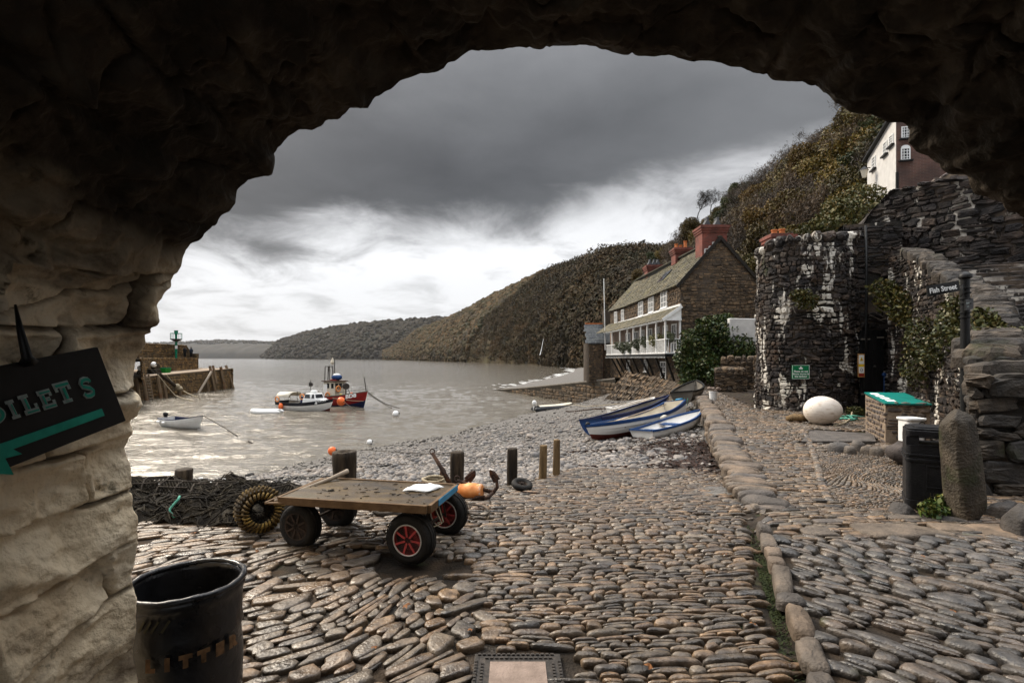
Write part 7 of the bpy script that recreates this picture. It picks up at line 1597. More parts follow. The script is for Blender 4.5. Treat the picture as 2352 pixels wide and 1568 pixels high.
mb = MB(); mb.grid([[(hf(y) + HW / 2, y, RZ - .03) for y in (HY0 - .1, HY1)], [(hf(y) + HW + .2, y, EZ - .2) for y in (HY0 - .1, HY1)]]); mb.grid([[(hf(y) - .18, y, EZ - .2) for y in np.linspace(HY0, HY1, 14)], [(hf(y) + HW / 2, y, RZ - .08) for y in np.linspace(HY0, HY1, 14)]]); mb.build('roof_back', M['slate_grey'], t)
mb = MB(); mb.bar((gx0 - .28, HY0 - .14, EZ - .27), (gxm, HY0 - .14, RZ - .02), .05, .2); mb.bar((gxm, HY0 - .141, RZ - .02), (gx1 + .3, HY0 - .141, EZ - .3), .05, .2); mb.build('barge_board', M['tar'], t)
mb = MB(); mb.bar((gxm, HY0 - .1, RZ + .05), (hf(HY1) + HW / 2, HY1, RZ + .05), .26, .1); mb.build('ridge', M['slate'], t)
mb = MB(); mb.hexa([(hf(41) + .95, 40.4, 7.72), (hf(41) + .95, 42.2, 7.72), (hf(41) + 1.65, 42.2, 8.52), (hf(41) + 1.65, 40.4, 8.52), (hf(41) + .88, 40.4, 7.82), (hf(41) + .88, 42.2, 7.82), (hf(41) + 1.58, 42.2, 8.62), (hf(41) + 1.58, 40.4, 8.62)]); mb.build('rooflight', M['glass'], t)
def chimney(x0, x1, y0, y1, z0, z1, parent, pots, mat='brick_red'):
    mb = MB(); mb.box(((x0 + x1) / 2, (y0 + y1) / 2, (z0 + z1 - .5) / 2), (x1 - x0, y1 - y0, z1 - .5 - z0)); ch = mb.build('chimney', M[mat], parent)
    mb = MB()
    for k, (e, a, b) in enumerate(((.06, .5, .36), (.11, .36, .2), (.16, .2, .06), (.08, .06, 0))): mb.box(((x0 + x1) / 2, (y0 + y1) / 2, z1 - (a + b) / 2), (x1 - x0 + 2 * e, y1 - y0 + 2 * e, a - b))
    mb.build('cap', M[mat], ch)
    for (f_, kind) in pots:
        px_ = x0 + (x1 - x0) * f_; pyy = (y0 + y1) / 2
        if kind == 'cowl':
            mb = MB(); s_ = .26; h_ = .5; mb.hexa([(px_ - s_, pyy - s_, z1), (px_ + s_, pyy - s_, z1), (px_ + s_, pyy + s_, z1), (px_ - s_, pyy + s_, z1), (px_ - .02, pyy - s_, z1 + h_), (px_ + .04, pyy - s_, z1 + h_), (px_ + .04, pyy + s_, z1 + h_), (px_ - .02, pyy + s_, z1 + h_)]); mb.box((px_ + .02, pyy, z1 + h_ + .06), (.14, .5, .12)); mb.build('cowl', M['slate_grey'], ch)
        else:
            mb = MB(); mb.lathe([(.15, 0), (.13, .1), (.12, kind), (.15, kind + .02), (.15, kind + .08), (.1, kind + .08), (.09, kind)], (px_, pyy, z1), 14); mb.build('pot', M['terracotta'], ch, 'auto')
    return ch
chm = chimney(12.65, 14.3, 34.05, 35.3, 8.1, 10.45, t, [(.3, 'cowl'), (.72, 'cowl')])
mb = MB(); 
for k, (a, b, z_) in enumerate(((.42, .9, 9.28), (.28, .42, 9.02), (.1, .28, 8.84))): mb.box((12.65 + (a + b) / 2 * 1.65, 34.03, z_), ((b - a) * 1.65, .06, .06))
for k, (a, z0, z1) in enumerate(((.42, 9.02, 9.28), (.28, 8.84, 9.02), (.1, 8.4, 8.84), (.9, 9.1, 9.28), (.5, 8.7, 9.25))): mb.box((12.65 + a * 1.65, 34.031, (z0 + z1) / 2), (.09 if k < 4 else .2, .06, z1 - z0))
mb.build('lime_patch', M['whitewash'], chm)
chimney(13.15, 14.35, 41.2, 42.3, 9.2, 10.5, t, [(.2, .3), (.5, .2), (.82, .55)])
chimney(13.1, 14.5, 49.5, 50.7, 9.0, 10.6, t, [(.25, 'cowl'), (.55, 'cowl'), (.8, 'cowl')])
def window(parent, a, b, z0, z1, xo, n_v=2, n_h=3, reveal=.05):
    xw = lambda y: hf(y) - xo; mb = MB(); 
    def bar_(ya, yb, za, zb, d=.07): mb.hexa([(xw(ya) - d, ya, za), (xw(yb) - d, yb, za), (xw(yb), yb, za), (xw(ya), ya, za), (xw(ya) - d, ya, zb), (xw(yb) - d, yb, zb), (xw(yb), yb, zb), (xw(ya), ya, zb)])
    f_ = .09; bar_(a, b, z0, z0 + f_); bar_(a, b, z1 - f_, z1); bar_(a, a + f_, z0 + f_, z1 - f_); bar_(b - f_, b, z0 + f_, z1 - f_)
    for k in range(1, n_v + 1): y_ = a + (b - a) * k / (n_v + 1); w_ = .05 if k != (n_v + 1) / 2 else .09; bar_(y_ - w_ / 2, y_ + w_ / 2, z0 + f_, z1 - f_, .055)
    for k in range(1, n_h): z_ = z0 + (z1 - z0) * k / n_h; bar_(a + f_, b - f_, z_ - .02, z_ + .02, .045)
    w = mb.build('window', M['white_paint'], parent)
    mb = MB(); mb.hexa([(xw(a) - .02, a + .02, z0 + .02), (xw(b) - .02, b - .02, z0 + .02), (xw(b) + .04, b - .02, z0 + .02), (xw(a) + .04, a + .02, z0 + .02), (xw(a) - .02, a + .02, z1 - .02), (xw(b) - .02, b - .02, z1 - .02), (xw(b) + .04, b - .02, z1 - .02), (xw(a) + .04, a + .02, z1 - .02)]); mb.build('pane', M['glass'], w)
    mb = MB(); xw0 = xw; mb.hexa([(xw(a) - .14, a - .06, z0 - .07), (xw(b) - .14, b + .06, z0 - .07), (xw(b), b + .06, z0 - .07), (xw(a), a - .06, z0 - .07), (xw(a) - .12, a - .06, z0 - .003), (xw(b) - .12, b + .06, z0 - .003), (xw(b), b + .06, z0 - .003), (xw(a), a - .06, z0 - .003)]); mb.build('sill', M['white_paint'], w)
for (a, b, z0, z1) in WIN: window(t, a, b, z0, z1, .0, 3 if b - a > 1 else 1)
for (a, b, z0, z1) in LOW: window(t, a, b, z0, z1, .0, 1, 4)
for (a, b) in ((34.6, 35.6), (36.4, 37.5), (38.4, 39.4), (40.2, 41.4), (42.4, 43.4), (44.2, 45.8), (47, 48.6)): window(t, a, b, 2.0, 3.95, .03, 1, 3)
# balcony
bf_ = lambda y: 10.18 - .034 * (y - 34) - .012 * max(0, y - 47) ** 2
yb0, yb1 = 33.9, 51.0; yy = np.linspace(yb0, yb1, 15)
bal = empty('balcony', (10.6, 42, 1.8), None, None); bal.parent = t; bal.matrix_parent_inverse = world(t).inverted()
mb = MB(); 
for y0_, y1_ in zip(yy[:-1], yy[1:]): mb.quadbox([(bf_(y0_), y0_), (hf(y0_), y0_), (hf(y1_), y1_), (bf_(y1_), y1_)], 1.78, 1.87)
mb.build('floor', M['wood_dark'], bal)
mb = MB()
for y0_, y1_ in zip(yy[:-1], yy[1:]): mb.bar((bf_(y0_) - .03, y0_, 1.79), (bf_(y1_) - .03, y1_, 1.79), .06, .2)
mb.bar((bf_(yb0), yb0 - .04, 1.79), (hf(yb0), yb0 - .04, 1.79), .06, .2); mb.build('edge_beam', M['black_paint'], bal)
mb = MB()
for y0_, y1_ in zip(yy[:-1], yy[1:]): mb.bar((bf_(y0_) - .02, y0_, 1.93), (bf_(y1_) - .02, y1_, 1.93), .06, .07)
for y0_, y1_ in zip(yy[:-1], yy[1:]): mb.bar((bf_(y0_), y0_, 2.86), (bf_(y1_), y1_, 2.86), .08, .06)
mb.bar((bf_(yb0), yb0, 2.86), (hf(yb0), yb0, 2.86), .08, .06); mb.bar((bf_(yb0), yb0, 1.93), (hf(yb0), yb0, 1.93), .06, .07); mb.build('hand_rail', M['white_paint'], bal)
PY = [34.0, 35.9, 38.0, 39.7, 41.8, 43.7, 46.3, 49.2]
for y_ in PY: mb = MB(); mb.box((bf_(y_), y_, 3.05), (.11, .11, 2.32)); mb.build('post', M['white_paint'], bal)
mb = MB(); mb.box((hf(yb0) - .07, yb0 + .05, 3.4), (.11, .11, 3.05)); mb.build('post', M['white_paint'], bal)
nb = 96
for k in range(nb):
    y_ = yb0 + (yb1 - yb0) * (k + .5) / nb; mb = MB(); mb.box((bf_(y_), y_, 2.38), (.03, .05, .9)); mb.build('baluster', M['white_paint'], bal)
for k in range(5): x_ = bf_(yb0) + (hf(yb0) - bf_(yb0)) * (k + 1) / 6; mb = MB(); mb.box((x_, yb0, 2.38), (.05, .03, .9)); mb.build('baluster', M['white_paint'], bal)
slb = slates('pent_roof', lambda y: bf_(y) - .22, 0, 1.32, 4.16, 5.08, 6, .45, M['slate'], bal, .03, 120)
mb = MB()
for y0_, y1_ in zip(yy[:-1], yy[1:]): mb.bar((hf(y0_) - .05, y0_, 5.12), (hf(y1_) - .05, y1_, 5.12), .1, .13)
for y0_, y1_ in zip(yy[:-1], yy[1:]): mb.bar((bf_(y0_) - .0, y0_, 4.13), (bf_(y1_) - .0, y1_, 4.13), .1, .14)
mb.bar((bf_(yb0) - .24, yb0 - .1, 4.12), (hf(yb0) + .02, yb0 - .1, 5.02), .05, .2); mb.bar((bf_(yb0), yb0 - .08, 4.14), (hf(yb0), yb0 - .08, 4.14), .06, .12)
mb.grid([[(bf_(yb0), yb0 - .02, 4.15), (hf(yb0), yb0 - .02, 4.15)], [(hf(yb0) - .15, yb0 - .02, 4.85), (hf(yb0), yb0 - .02, 4.95)]]); mb.build('fascia', M['white_paint'], bal)
for k, y_ in enumerate((34.2, 36.3, 38.6, 40.2, 42.6, 44.8, 46.6, 48.2, 49.8)):
    mb = MB(); mb.bar((bf_(y_) + .05, y_, 1.72), (hf(y_) - .02, y_ + .15 - (.9 if k == 3 else 0), -.75 + .05 * k), .13, .13); mb.build('strut', M['tar'], bal)
mb = MB()
for k in range(60): y_ = yb0 + (yb1 - yb0) * k / 59; mb.ell((bf_(y_) - .09, y_, 1.64), (.035, .035, .045), 6, 4); mb.ell((bf_(y_) - .27, y_, 4.08), (.035, .035, .045), 6, 4)
mb.build('fairy_lights', M['paper'], bal, kind='stuff')
mb = MB(); mb.tube([(9.4, 51.6, 2.4), (9.25, 51.6, 9.6)], .05, 6); mb.build('flagpole', M['white_paint'], None, label='thin white flagpole rising behind the far end of the balcony', cat='flagpole')
# little stone store beyond
t = empty('stone_store', (9.4, 54.5, -.6), 'small stone outhouse with grey slate roof and an orange ridge, beyond the balcony', 'outhouse')
sx0, sx1, sy = 8.05, 10.6, 53.6; p_ = Path([(sx0, sy), (sx1, sy)], sgn=1, smooth=False); c = pack(0, p_.L, -.9, 3.2, .17, .33, .2, .4, .5, 130)
stone_obj('wall', [stones(c, p_.surf(.02), hk=.4, hmax=.05, gap=.015, power=.5, seed=131, seg=8)], [M['housestone'], M['mortar_house']], t, extra=[(np.array([(sx0, sy, -1), (sx1, sy, -1), (sx1, sy, 3.2), (sx0, sy, 3.2), (sx0, sy + 4, -1), (sx0, sy + 4, 3.2)]), np.array([(0, 1, 2, 3), (4, 0, 3, 5)]))])
c = pack(sx0 - .12, sx1 + .05, 0, 1, .085, .33, 0, .05, .2, 132); c[:, 2] = np.minimum(c[:, 2], .2)
stone_obj('roof', [stones(c, lambda u, v, h: np.stack([u, sy - .15 + 1.9 * v, 3.12 + 2.15 * v + h + .03 * (1 - (v / .085) % 1)], -1), hk=9, hmax=.03, gap=.003, power=.12, seed=133, seg=8, irr=.01, rot=.01, jit=0, ring=BOXR, tilt=.02, rough=.01)], [M['slate_grey']], t, extra=None)
mb = MB(); mb.quadbox([(sx0 - .1, sy - .1), (sx1, sy - .1), (sx1, sy + 1.75), (sx0 - .1, sy + 1.75)], [3.05, 3.05, 5.1, 5.1], [3.1, 3.1, 5.2, 5.2]); mb.build('roof_deck', M['slate_grey'], t)
mb = MB(); mb.bar((sx0 - .15, sy + 1.78, 5.31), (sx1, sy + 1.78, 5.31), .22, .14); mb.build('ridge', M['terracotta'], t)
mb = MB(); mb.box((10.15, sy + 1.5, 5.4), (.7, .7, 2.6)); mb.build('chimney', M['mortar_house'], t)
mb = MB(); mb.tube([(9.55, sy - .12, 3.0), (9.55, sy - .12, -.9)], .05, 6); mb.build('drainpipe', M['rust'], t)
# slip wall running out into the sea beyond the house
mb = MB(); S0, S1 = np.array([10.2, 50.5]), np.array([-2.3, 80.]); pz = Path([S1, S0], sgn=1, smooth=False)
zt_ = lambda u: np.interp(u, [0, pz.L * .35, pz.L], [SEA + .12, -2.35, -.35])
c = pack(0, pz.L, SEA - 1, 0, .4, .8, .2, .3, .4, 140); c = c[c[:, 1] + c[:, 3] < zt_(c[:, 0]) - .2]; ff = pz.surf(.03, 0)
u_ = np.linspace(0, pz.L, 30); x_, y_, nx_, ny_ = pz.at(u_)
stone_obj('slip_wall', [stones(c, ff, hk=.3, hmax=.07, gap=.02, power=.5, seed=141, seg=8)], [M['housestone'], M['concrete_grey']], None,
    extra=[(np.stack([np.stack([x_, y_, x_ * 0 + SEA - 1], -1), np.stack([x_, y_, zt_(u_) - .22], -1), np.stack([x_ + nx_ * .06, y_ + ny_ * .06, zt_(u_) - .2], -1), np.stack([x_ + nx_ * .06, y_ + ny_ * .06, zt_(u_)], -1), np.stack([x_ - nx_ * 4, y_ - ny_ * 4, zt_(u_)], -1)]).reshape(-1, 3), gridfaces(5, 30))], label='low concrete topped slip wall sloping into the sea beyond the house', cat='wall')
# boulder revetment under the balcony
rb = Path([(8.0, 44.5), (8.5, 40), (9.0, 36), (9.35, 32.5), (9.7, 29.5)], sgn=-1); rt = Path([(9.6, 45), (9.75, 40), (10.15, 37), (10.6, 33), (10.9, 29.5)], sgn=-1)
def rsurf(u, v, h):
    f_ = u; xa, ya, nx_, ny_ = rb.at(f_ * rb.L); xb, yb, _, _ = rt.at(f_ * rt.L); za = np.interp(f_, [0, .55, 1], [-2.3, -1.75, -1.2]); zb = np.interp(f_, [0, .5, 1], [-.1, -.2, -.45])
    return np.stack([xa + (xb - xa) * v + nx_ * h * .8, ya + (yb - ya) * v + ny_ * h * .8, za + (zb - za) * v + h * .6], -1)
c = pack(0, 1, 0, 1, .22, .028, .1, .3, .5, 150); uu, vv = np.meshgrid(np.linspace(0, 1, 24), [0, 1., 1.001]); ex = rsurf(uu.ravel(), vv.ravel(), 0 * uu.ravel() - .05); ex[48:, 0] += 2
cc_ = c.copy(); cc_[:, 2] *= 15.; cc_[:, 3] *= 2.2; cc_[:, 0] *= 15; cc_[:, 1] *= 2.2
stone_obj('revetment', [stones(cc_, lambda u, v, h: rsurf(u / 15, v / 2.2, h), hk=.8, hmax=.18, gap=.0, power=.65, seed=151, seg=10, irr=.16, jit=.2, rot=.15, hvar=.5)], [M['housestone'], M['earth']], None, extra=[(ex, gridfaces(3, 24))], label='sloping bank of upright boulders below the balcony of the stone house', cat='revetment')
# white wall, garden wall and bucket near the house
mb = MB(); mb.quadbox([(12.85, 30.2), (15.6, 30.2), (15.6, 30.6), (12.85, 30.6)], -.2, [3.95, 3.9, 3.9, 3.95]); o = mb.build('white_wall', M['whitewash'], None, bevel=.05, label='whitewashed wall beside the gable, half covered by ivy', cat='wall')
def rubble(name, pts_, z0, z1, rh, ln, mats, label, cat, seed, top=None, sgn=1, hmax=.06, gap=.012, thick=.45, batter=0, bump=.03, cap=True, parent=None, caph=.16, capl=.3, smooth_=True, cuts=None, z0f=None, hk=.5):
    """free standing rubble wall along a plan line; top: fn(u)->z of the coping"""
    p = Path(pts_, sgn, smooth_); tf = top or (lambda u: z1 + 0 * u); s_ = p.surf(bump, batter); zmax = float(np.max(tf(np.linspace(0, p.L, 60))))
    c = pack(0, p.L, z0, zmax, rh, ln, .16, .5, .6, seed); c[:, 1] += rh * .8 * fbm(np.stack([c[:, 0] * .8, c[:, 1] * .8, c[:, 1] * 0 + seed], -1), 3, 6); ok = c[:, 1] + c[:, 3] < tf(c[:, 0]) - .02
    if cuts is not None: ok &= ~cuts(c[:, 0], c[:, 1], p)
    B_ = [stones(c[ok], s_, hk=hk, hmax=hmax, gap=gap, power=.5, ring=RINGA, seed=seed + 1, seg=9, irr=.2, rot=.14, jit=.16, hvar=.6, rough=.06, tilt=.25)]
    g = np.random.default_rng(seed)
    if cap:
        k = []; u = 0
        while u < p.L: w = capl * g.uniform(.6, 1.4); k.append((u + w / 2, 0, w / 2, caph * g.uniform(.75, 1.25))); u += w
        def cs(u, v, h):
            x_, y_, nx_, ny_ = p.at(u); q = thick * .5 - h; return np.stack([x_ - nx_ * (q - .02), y_ - ny_ * (q - .02), tf(u) + v + batter * 0], -1) if False else np.stack([x_ + nx_ * (h - thick * .45) , y_ + ny_ * (h - thick * .45), tf(u) + v], -1)
        B_.append(stones(np.array(k), cs, hk=9, hmax=thick * .55, gap=.006, power=.75, seed=seed + 2, seg=12, irr=.1, rot=.06, jit=.1, tilt=.03, hvar=.12))
    u_ = np.linspace(0, p.L, 80); q = lambda z_, o_: s_(u_, z_, u_ * 0 + o_)
    ex = np.stack([q(tf(u_) * f_ + z0 * (1 - f_), -.02) for f_ in np.linspace(0, 1, 24)] + [q(tf(u_), -thick), q(u_ * 0 + z0, -thick)])
    return stone_obj(name, B_, mats, parent, extra=[(ex.reshape(-1, 3), gridfaces(26, 80))], smooth=False, **(dict(label=label, cat=cat) if label else {}))
HS = [M['housestone'], M['mortar_house']]; WS = [M['wallstone'], M['mortar_dark']]; WD_ = [M['wallstone_dark'], M['mortar_dark']]; PS = [M['coping'], M['mortar_dark']]
rubble('garden_wall', [(9.7, 24.4), (10.6, 24.2), (11.15, 24.3), (11.3, 26.5)], -.2, 1.0, .13, .28, HS, 'low rubble garden wall under the ivy, behind the white bucket', 'wall', 160, smooth_=False)
rubble('passage_wall', [(11.2, 27.5), (12.6, 26.8), (12.9, 22.5)], -.2, 1.55, .15, .3, HS, 'shadowed rubble wall at the back of the passage beside the round wall', 'wall', 165, smooth_=False)
t = empty('bucket', P(1638, 920, 19.5), 'white bucket heaped with rubbish standing by the garden wall', 'bucket'); b_ = P(1638, 919, 19.5); b_[2] = 0
mb = MB(); mb.lathe([(.13, 0), (.15, .3), (.16, .3), (.16, .33), (.14, .33), (.12, .05), (.01, .05)], b_, 20); mb.build('body', M['white_paint'], t, 'auto'); mb = MB()
g_ = np.random.default_rng(3)
for k in range(7): mb.ell(b_ + [g_.normal(0, .07), g_.normal(0, .05), .36 + g_.uniform(0, .12)], (.08, .07, .05), 7, 5, .4, 2, k)
mb.build('rubbish', M['concrete'], t)
# ================================================================ the round wall, stair wall and upper wall
WA = [(10.4, 21.0), (9.15, 18.9), (8.38, 17.5), (7.86, 16.35), (8.05, 15.5), (8.8, 14.95), (9.7, 14.95), (10.45, 15.3), (10.85, 15.75)]
topA = lambda u: np.interp(u, [0, 5, 6.5, 8.2, 10], [5.2, 5.0, 5.1, 5.2, 5.5])
rubble('round_wall', WA, -.15, 5.4, .13, .19, WS, 'tall curved bastion wall of black stone streaked with white lime', 'wall', 170, top=topA, hmax=.085, bump=.08, caph=.17, capl=.34, batter=.012)
# doorway: black planked door, jambs, warning notice
dx0, dx1, dyy, dz0, dz1 = 10.20, 10.86, 14.98, .12, 2.42
t = empty('door', ((dx0 + dx1) / 2, dyy, dz0), 'black planked door in the corner between the round wall and the stair wall', 'door')
mb = MB(); k = 6
for i in range(k): w_ = (dx1 - dx0) / k; mb.box((dx0 + w_ * (i + .5), dyy - .003 * (i % 2), (dz0 + dz1) / 2), (w_ - .012, .05, dz1 - dz0))
mb.box(((dx0 + dx1) / 2, dyy + .03, (dz0 + dz1) / 2), (dx1 - dx0, .02, dz1 - dz0)); mb.build('planks', M['black_paint'], t)
mb = MB()
for z_ in (.55, 2.15): mb.box((dx0 + .12, dyy - .036, z_), (.26, .015, .045)); mb.box((dx1 - .1, dyy - .036, z_ + .05), (.2, .015, .045))
mb.build('hinge', M['concrete_grey'], t); mb = MB(); mb.ell((dx0 + .38, dyy - .05, 1.35), (.04, .03, .04), 10, 7); mb.build('handle', M['iron'], t, True)
mb = MB(); mb.ell((dx1 - .02, dyy - .06, 1.12), (.06, .04, .06), 8, 6, .3, 3, 2); mb.tube([(dx1 - .02, dyy - .07, 1.1), (dx1 - .2, dyy - .3, .4)], .008, 5); mb.build('tied_rope', M['blue_paint'], t, True)
rubble('door_head', [(9.95, 15.35), (11.4, 14.95)], 2.46, 5.6, .12, .3, WD_, 'dark stonework rising above the black door with a deep crevice', 'wall', 176, hmax=.09, cap=False, smooth_=False, cuts=lambda u, v, p: (np.abs(u - .78) < .22 * np.clip((4.15 - v) / 1.1, 0, 1)) & (v > 2.9), bump=.06)
q = P(1978, 839, 14.8); t = empty('warning_sign', q, 'narrow orange framed warning notice fixed to the left edge of the black door', 'sign'); mb = MB(); mb.box(q, (.19, .02, .68)); mb.build('frame', M['tan_frame'], t)
mb = MB(); mb.box(q + [0, -.0115, .17], (.15, .006, .26)); mb.box(q + [0, -.0115, -.13], (.15, .006, .18)); mb.build('white_panel', M['paper'], t); mb = MB(); mb.box(q + [0, -.0118, .0], (.15, .006, .075)); 
mb.add([q + [-.055, -.016, .13], q + [.055, -.016, .13], q + [0, -.016, .25]], [(0, 1, 2)]); mb.build('yellow_panel', M['yellow'], t); mb = MB(); mb.box(q + [0, -.0118, -.275], (.15, .006, .07)); mb.build('red_panel', M['red_paint'], t)
mb = MB(); mb.box(q + [0, -.0185, .175], (.012, .003, .05)); mb.box(q + [0, -.0185, .14], (.012, .003, .012)); mb.tube([q + [.03 * math.cos(a), -.016, -.13 + .045 * math.sin(a)] for a in np.linspace(0, 6.28, 13)[:-1]], .006, 4, closed=True); mb.build('symbol', M['black_paint'], t)
# green notice
q = P(1839, 854, 14.75); t = empty('green_sign', q, 'small green notice with white lettering asking people not to throw stones', 'sign'); mb = MB(); mb.box(q, (.50, .02, .40)); mb.build('board', M['sign_green'], t)
mb = MB(); 
for a, b in (((0, .192), (.488, .008)), ((0, -.192), (.488, .008)), ((.24, 0), (.008, .376)), ((-.24, 0), (.008, .376))): mb.box(q + [a[0], -.012, a[1]], (b[0], .005, b[1]))
for i, s_ in enumerate(('Please do not', 'throw stones in', 'the harbour')): text_mb(mb, s_, .074, q + [0, -.0125, -.005 - .072 * i], (1, 0, 0), (0, 0, 1), 0, .001, bold=.0015)
e_ = q + [0, -.014, .1]
mb.add([e_ + [x_, 0, z_] for x_, z_ in ((-.05, -.02), (.05, -.02), (.062, .025), (.03, .01), (.022, .045), (0, .065), (-.022, .045), (-.03, .01), (-.062, .025))], [(0, 1, 2, 3), (0, 3, 4, 6, 7), (4, 5, 6), (0, 7, 8)]); mb.build('lettering', M['letter_white'], t)
# high dark wall behind the steps
WC = [(10.8, 16.1), (11.25, 15.9), (11.8, 15.0), (12.6, 14.0), (13.9, 13.0), (15.5, 12.2), (17.5, 11.6)]
topC = lambda u: np.interp(u, [0, .25, .6, 1.0, 2.2, 4, 9], [5.55, 5.9, 6.35, 6.65, 6.6, 6.35, 6.2])
rubble('upper_wall', WC, -.2, 6.6, .16, .38, WD_, 'high dark retaining wall rising behind the stone steps', 'wall', 180, top=topC, hmax=.11, bump=.10, cap=True, caph=.07, capl=.55, thick=.6)
# stair wall with its falling coping
WB = [(10.86, 14.75), (10.75, 14.0), (10.35, 13.0), (9.75, 11.6), (9.05, 10.3), (8.3, 9.2), (7.3, 8.05), (6.3, 6.95), (5.85, 6.45)]
pB = Path(WB, 1); topB = lambda u: np.interp(u, [0, .6, 1.6, 3.2, 4.7, 6.2, 7.6, 9.6, pB.L], [4.6, 4.5, 4.12, 3.45, 2.95, 2.5, 2.15, 1.72, 1.5])
rubble('stair_wall', WB, -.2, 4.5, .11, .2, WS, 'mossy wall carrying the stone steps, its coping falling towards the pier', 'wall', 190, top=topB, hmax=.08, bump=.07, cap=False, thick=.5, cuts=lambda u, v, p: (np.abs(u - 6.3) < .16 * np.clip((1.35 - v) / .5, 0, 1)))
# long coping stones laid across the stair wall
g = np.random.default_rng(5); k = []; u = .5
while u < pB.L: w = g.uniform(.13, .24) * (1.35 - .07 * u); k.append((u + w / 2, 0, w / 2, .27)); u += w * .92
def bcs(u, v, h):
    x_, y_, nx_, ny_ = pB.at(u); return np.stack([x_ - nx_ * (v + .2), y_ - ny_ * (v + .2), topB(u) + .05 + h], -1)
stone_obj('stair_coping', [stones(np.array(k), bcs, hk=1.1, hmax=.11, gap=.008, power=.5, ring=RINGA, seed=193, seg=12, irr=.14, rot=.09, jit=.1, tilt=.12, rough=.05)], [M['coping']], smooth=False, label='row of long weathered coping stones stepping down the stair wall', cat='coping')
# near pier of big stones ending the stair wall
g = np.random.default_rng(9); B_ = []
front = Path([(6.75, 7.5), (5.42, 6.0), (6.4, 5.74), (7.6, 5.75)], 1, False); c = pack(0, front.L, -.1, 1.28, .2, .55, .15, .35, .4, 197)
B_.append(stones(c, front.surf(.05), hk=.6, hmax=.12, gap=.004, power=.45, ring=RINGA, seed=198, seg=12, irr=.16, rot=.08, jit=.12, hvar=.5, rough=.05, tilt=.2))
tp = np.array([(6.0, 6.05, .44, .3, 1.28), (6.65, 6.1, .42, .32, 1.30), (6.05, 6.3, .40, .26, 1.46), (6.75, 6.4, .36, .28, 1.5), (6.2, 6.6, .36, .24, 1.62), (6.85, 6.8, .36, .26, 1.66), (6.55, 7.1, .36, .2, 1.78)])
B_.append(stones(tp[:, :4], lambda u, v, h: np.stack([u, v, np.repeat(tp[:, 4], len(u) // len(tp)) + h], -1), hk=.4, hmax=.11, gap=.0, power=.5, ring=RINGA, seed=199, seg=16, irr=.15, rot=.15, jit=0, rough=.045))
u_ = np.linspace(0, front.L, 20); s_ = front.surf(.05); ex = np.stack([s_(u_, u_ * 0 - .2, u_ * 0 - .02), s_(u_, u_ * 0 + 1.3, u_ * 0 - .02)]); tpv = np.array([(5.35, 6.0, 1.3), (6.4, 5.8, 1.3), (7.6, 5.8, 1.3), (7.6, 8, 1.5), (6.5, 8, 1.5)])
stone_obj('stair_pier', B_, PS, label='pier of big flat boulders at the foot of the stone steps', cat='pier', smooth=False, extra=[(ex.reshape(-1, 3), gridfaces(2, 20)), (tpv, np.array([(0, 1, 2, 3), (0, 3, 4, 4)][:1]))])
# stone steps climbing behind the stair wall
t = empty('stone_steps', (8.5, 7.5, .5), 'worn cobbled steps climbing between the coping stones and the high dark wall', 'steps'); mb = MB(); Bs = []
for i in range(26):
    f_ = i / 26; a_ = 1 - f_; u_ = pB.L - .5 - f_ * (pB.L - 1.0); x_, y_, nx_, ny_ = [float(q) for q in pB.at(np.array([u_]))[:4]] if False else [float(np.asarray(q).ravel()[0]) for q in pB.at(np.array([u_]))]
    z_ = float(topB(np.array([u_]))[0]) - .35; du = .5; x2, y2, n2x, n2y = [float(np.asarray(q).ravel()[0]) for q in pB.at(np.array([u_ - du]))]
    A_1, A_2 = (x_ - nx_ * .5, y_ - ny_ * .5), (x_ - nx_ * 4.0, y_ - ny_ * 4.0); B_1, B_2 = (x2 - n2x * .5, y2 - n2y * .5), (x2 - n2x * 4.0, y2 - n2y * 4.0)
    mb.quadbox([A_1, A_2, B_2, B_1], z_ - 1.2, z_)
    cs_ = pack(0, 3.4, 0, du, .17, .34, .1, .3, .4, 300 + i)
    Bs.append(stones(cs_, lambda u, v, h, A_1=np.array(A_1), A_2=np.array(A_2), B_1=np.array(B_1), z_=z_: np.concatenate([A_1[None] + (A_2 - A_1)[None] * (u / 3.5)[:, None] + (B_1 - A_1)[None] * (v / .5)[:, None], (z_ + h)[:, None]], 1), hk=.35, hmax=.03, gap=.008, power=.6, seed=300 + i, seg=8))
mb.build('risers', M['mortar_dark'], t); stone_obj('treads', Bs, [M['wallstone_dark']], t)
# pipe on the round wall
mb = MB(); mb.tube([(10.42, 15.08, 5.5), (10.40, 15.02, 3.9), (10.36, 14.98, 2.6), (10.3, 14.9, 1.7)], .035, 6); mb.build('drainpipe', M['black_paint'], None, True, label='thin black pipe running down the joint left of the door', cat='pipe')
# wall, houses and lamp up the hill
rubble('lane_wall', [(15.2, 22.0), (16.0, 21.4), (17.4, 20.6), (19.4, 19.6), (22, 18.6)], 5.0, 9, .17, .33, [M['plinthstone'], M['mortar_pale']], 'pale rubble wall of the lane above the high dark wall', 'wall', 200, top=lambda u: np.interp(u, [0, 1.2, 3, 5.2, 9], [7.7, 8.15, 9.15, 9.2, 9.0]), hmax=.07, caph=.1, capl=.4)
hx_, hy_ = 20.0, 29.0
wx0 = P(1992, 400, 30.5); wx1 = P(2058, 400, 26.6)
t = empty('white_house', (wx0[0], 28, 9), 'white rendered house with black sloping eaves high on the hill', 'house')
a, b = wx0[:2], wx1[:2]; mb = MB(); bk = np.array([4.5, 5.0]); mb.quadbox([a, b, b + bk, a + bk], 6.5, [13.4, 14.35, 14.35, 13.4]); mb.build('wall', M['whitewash'], t)
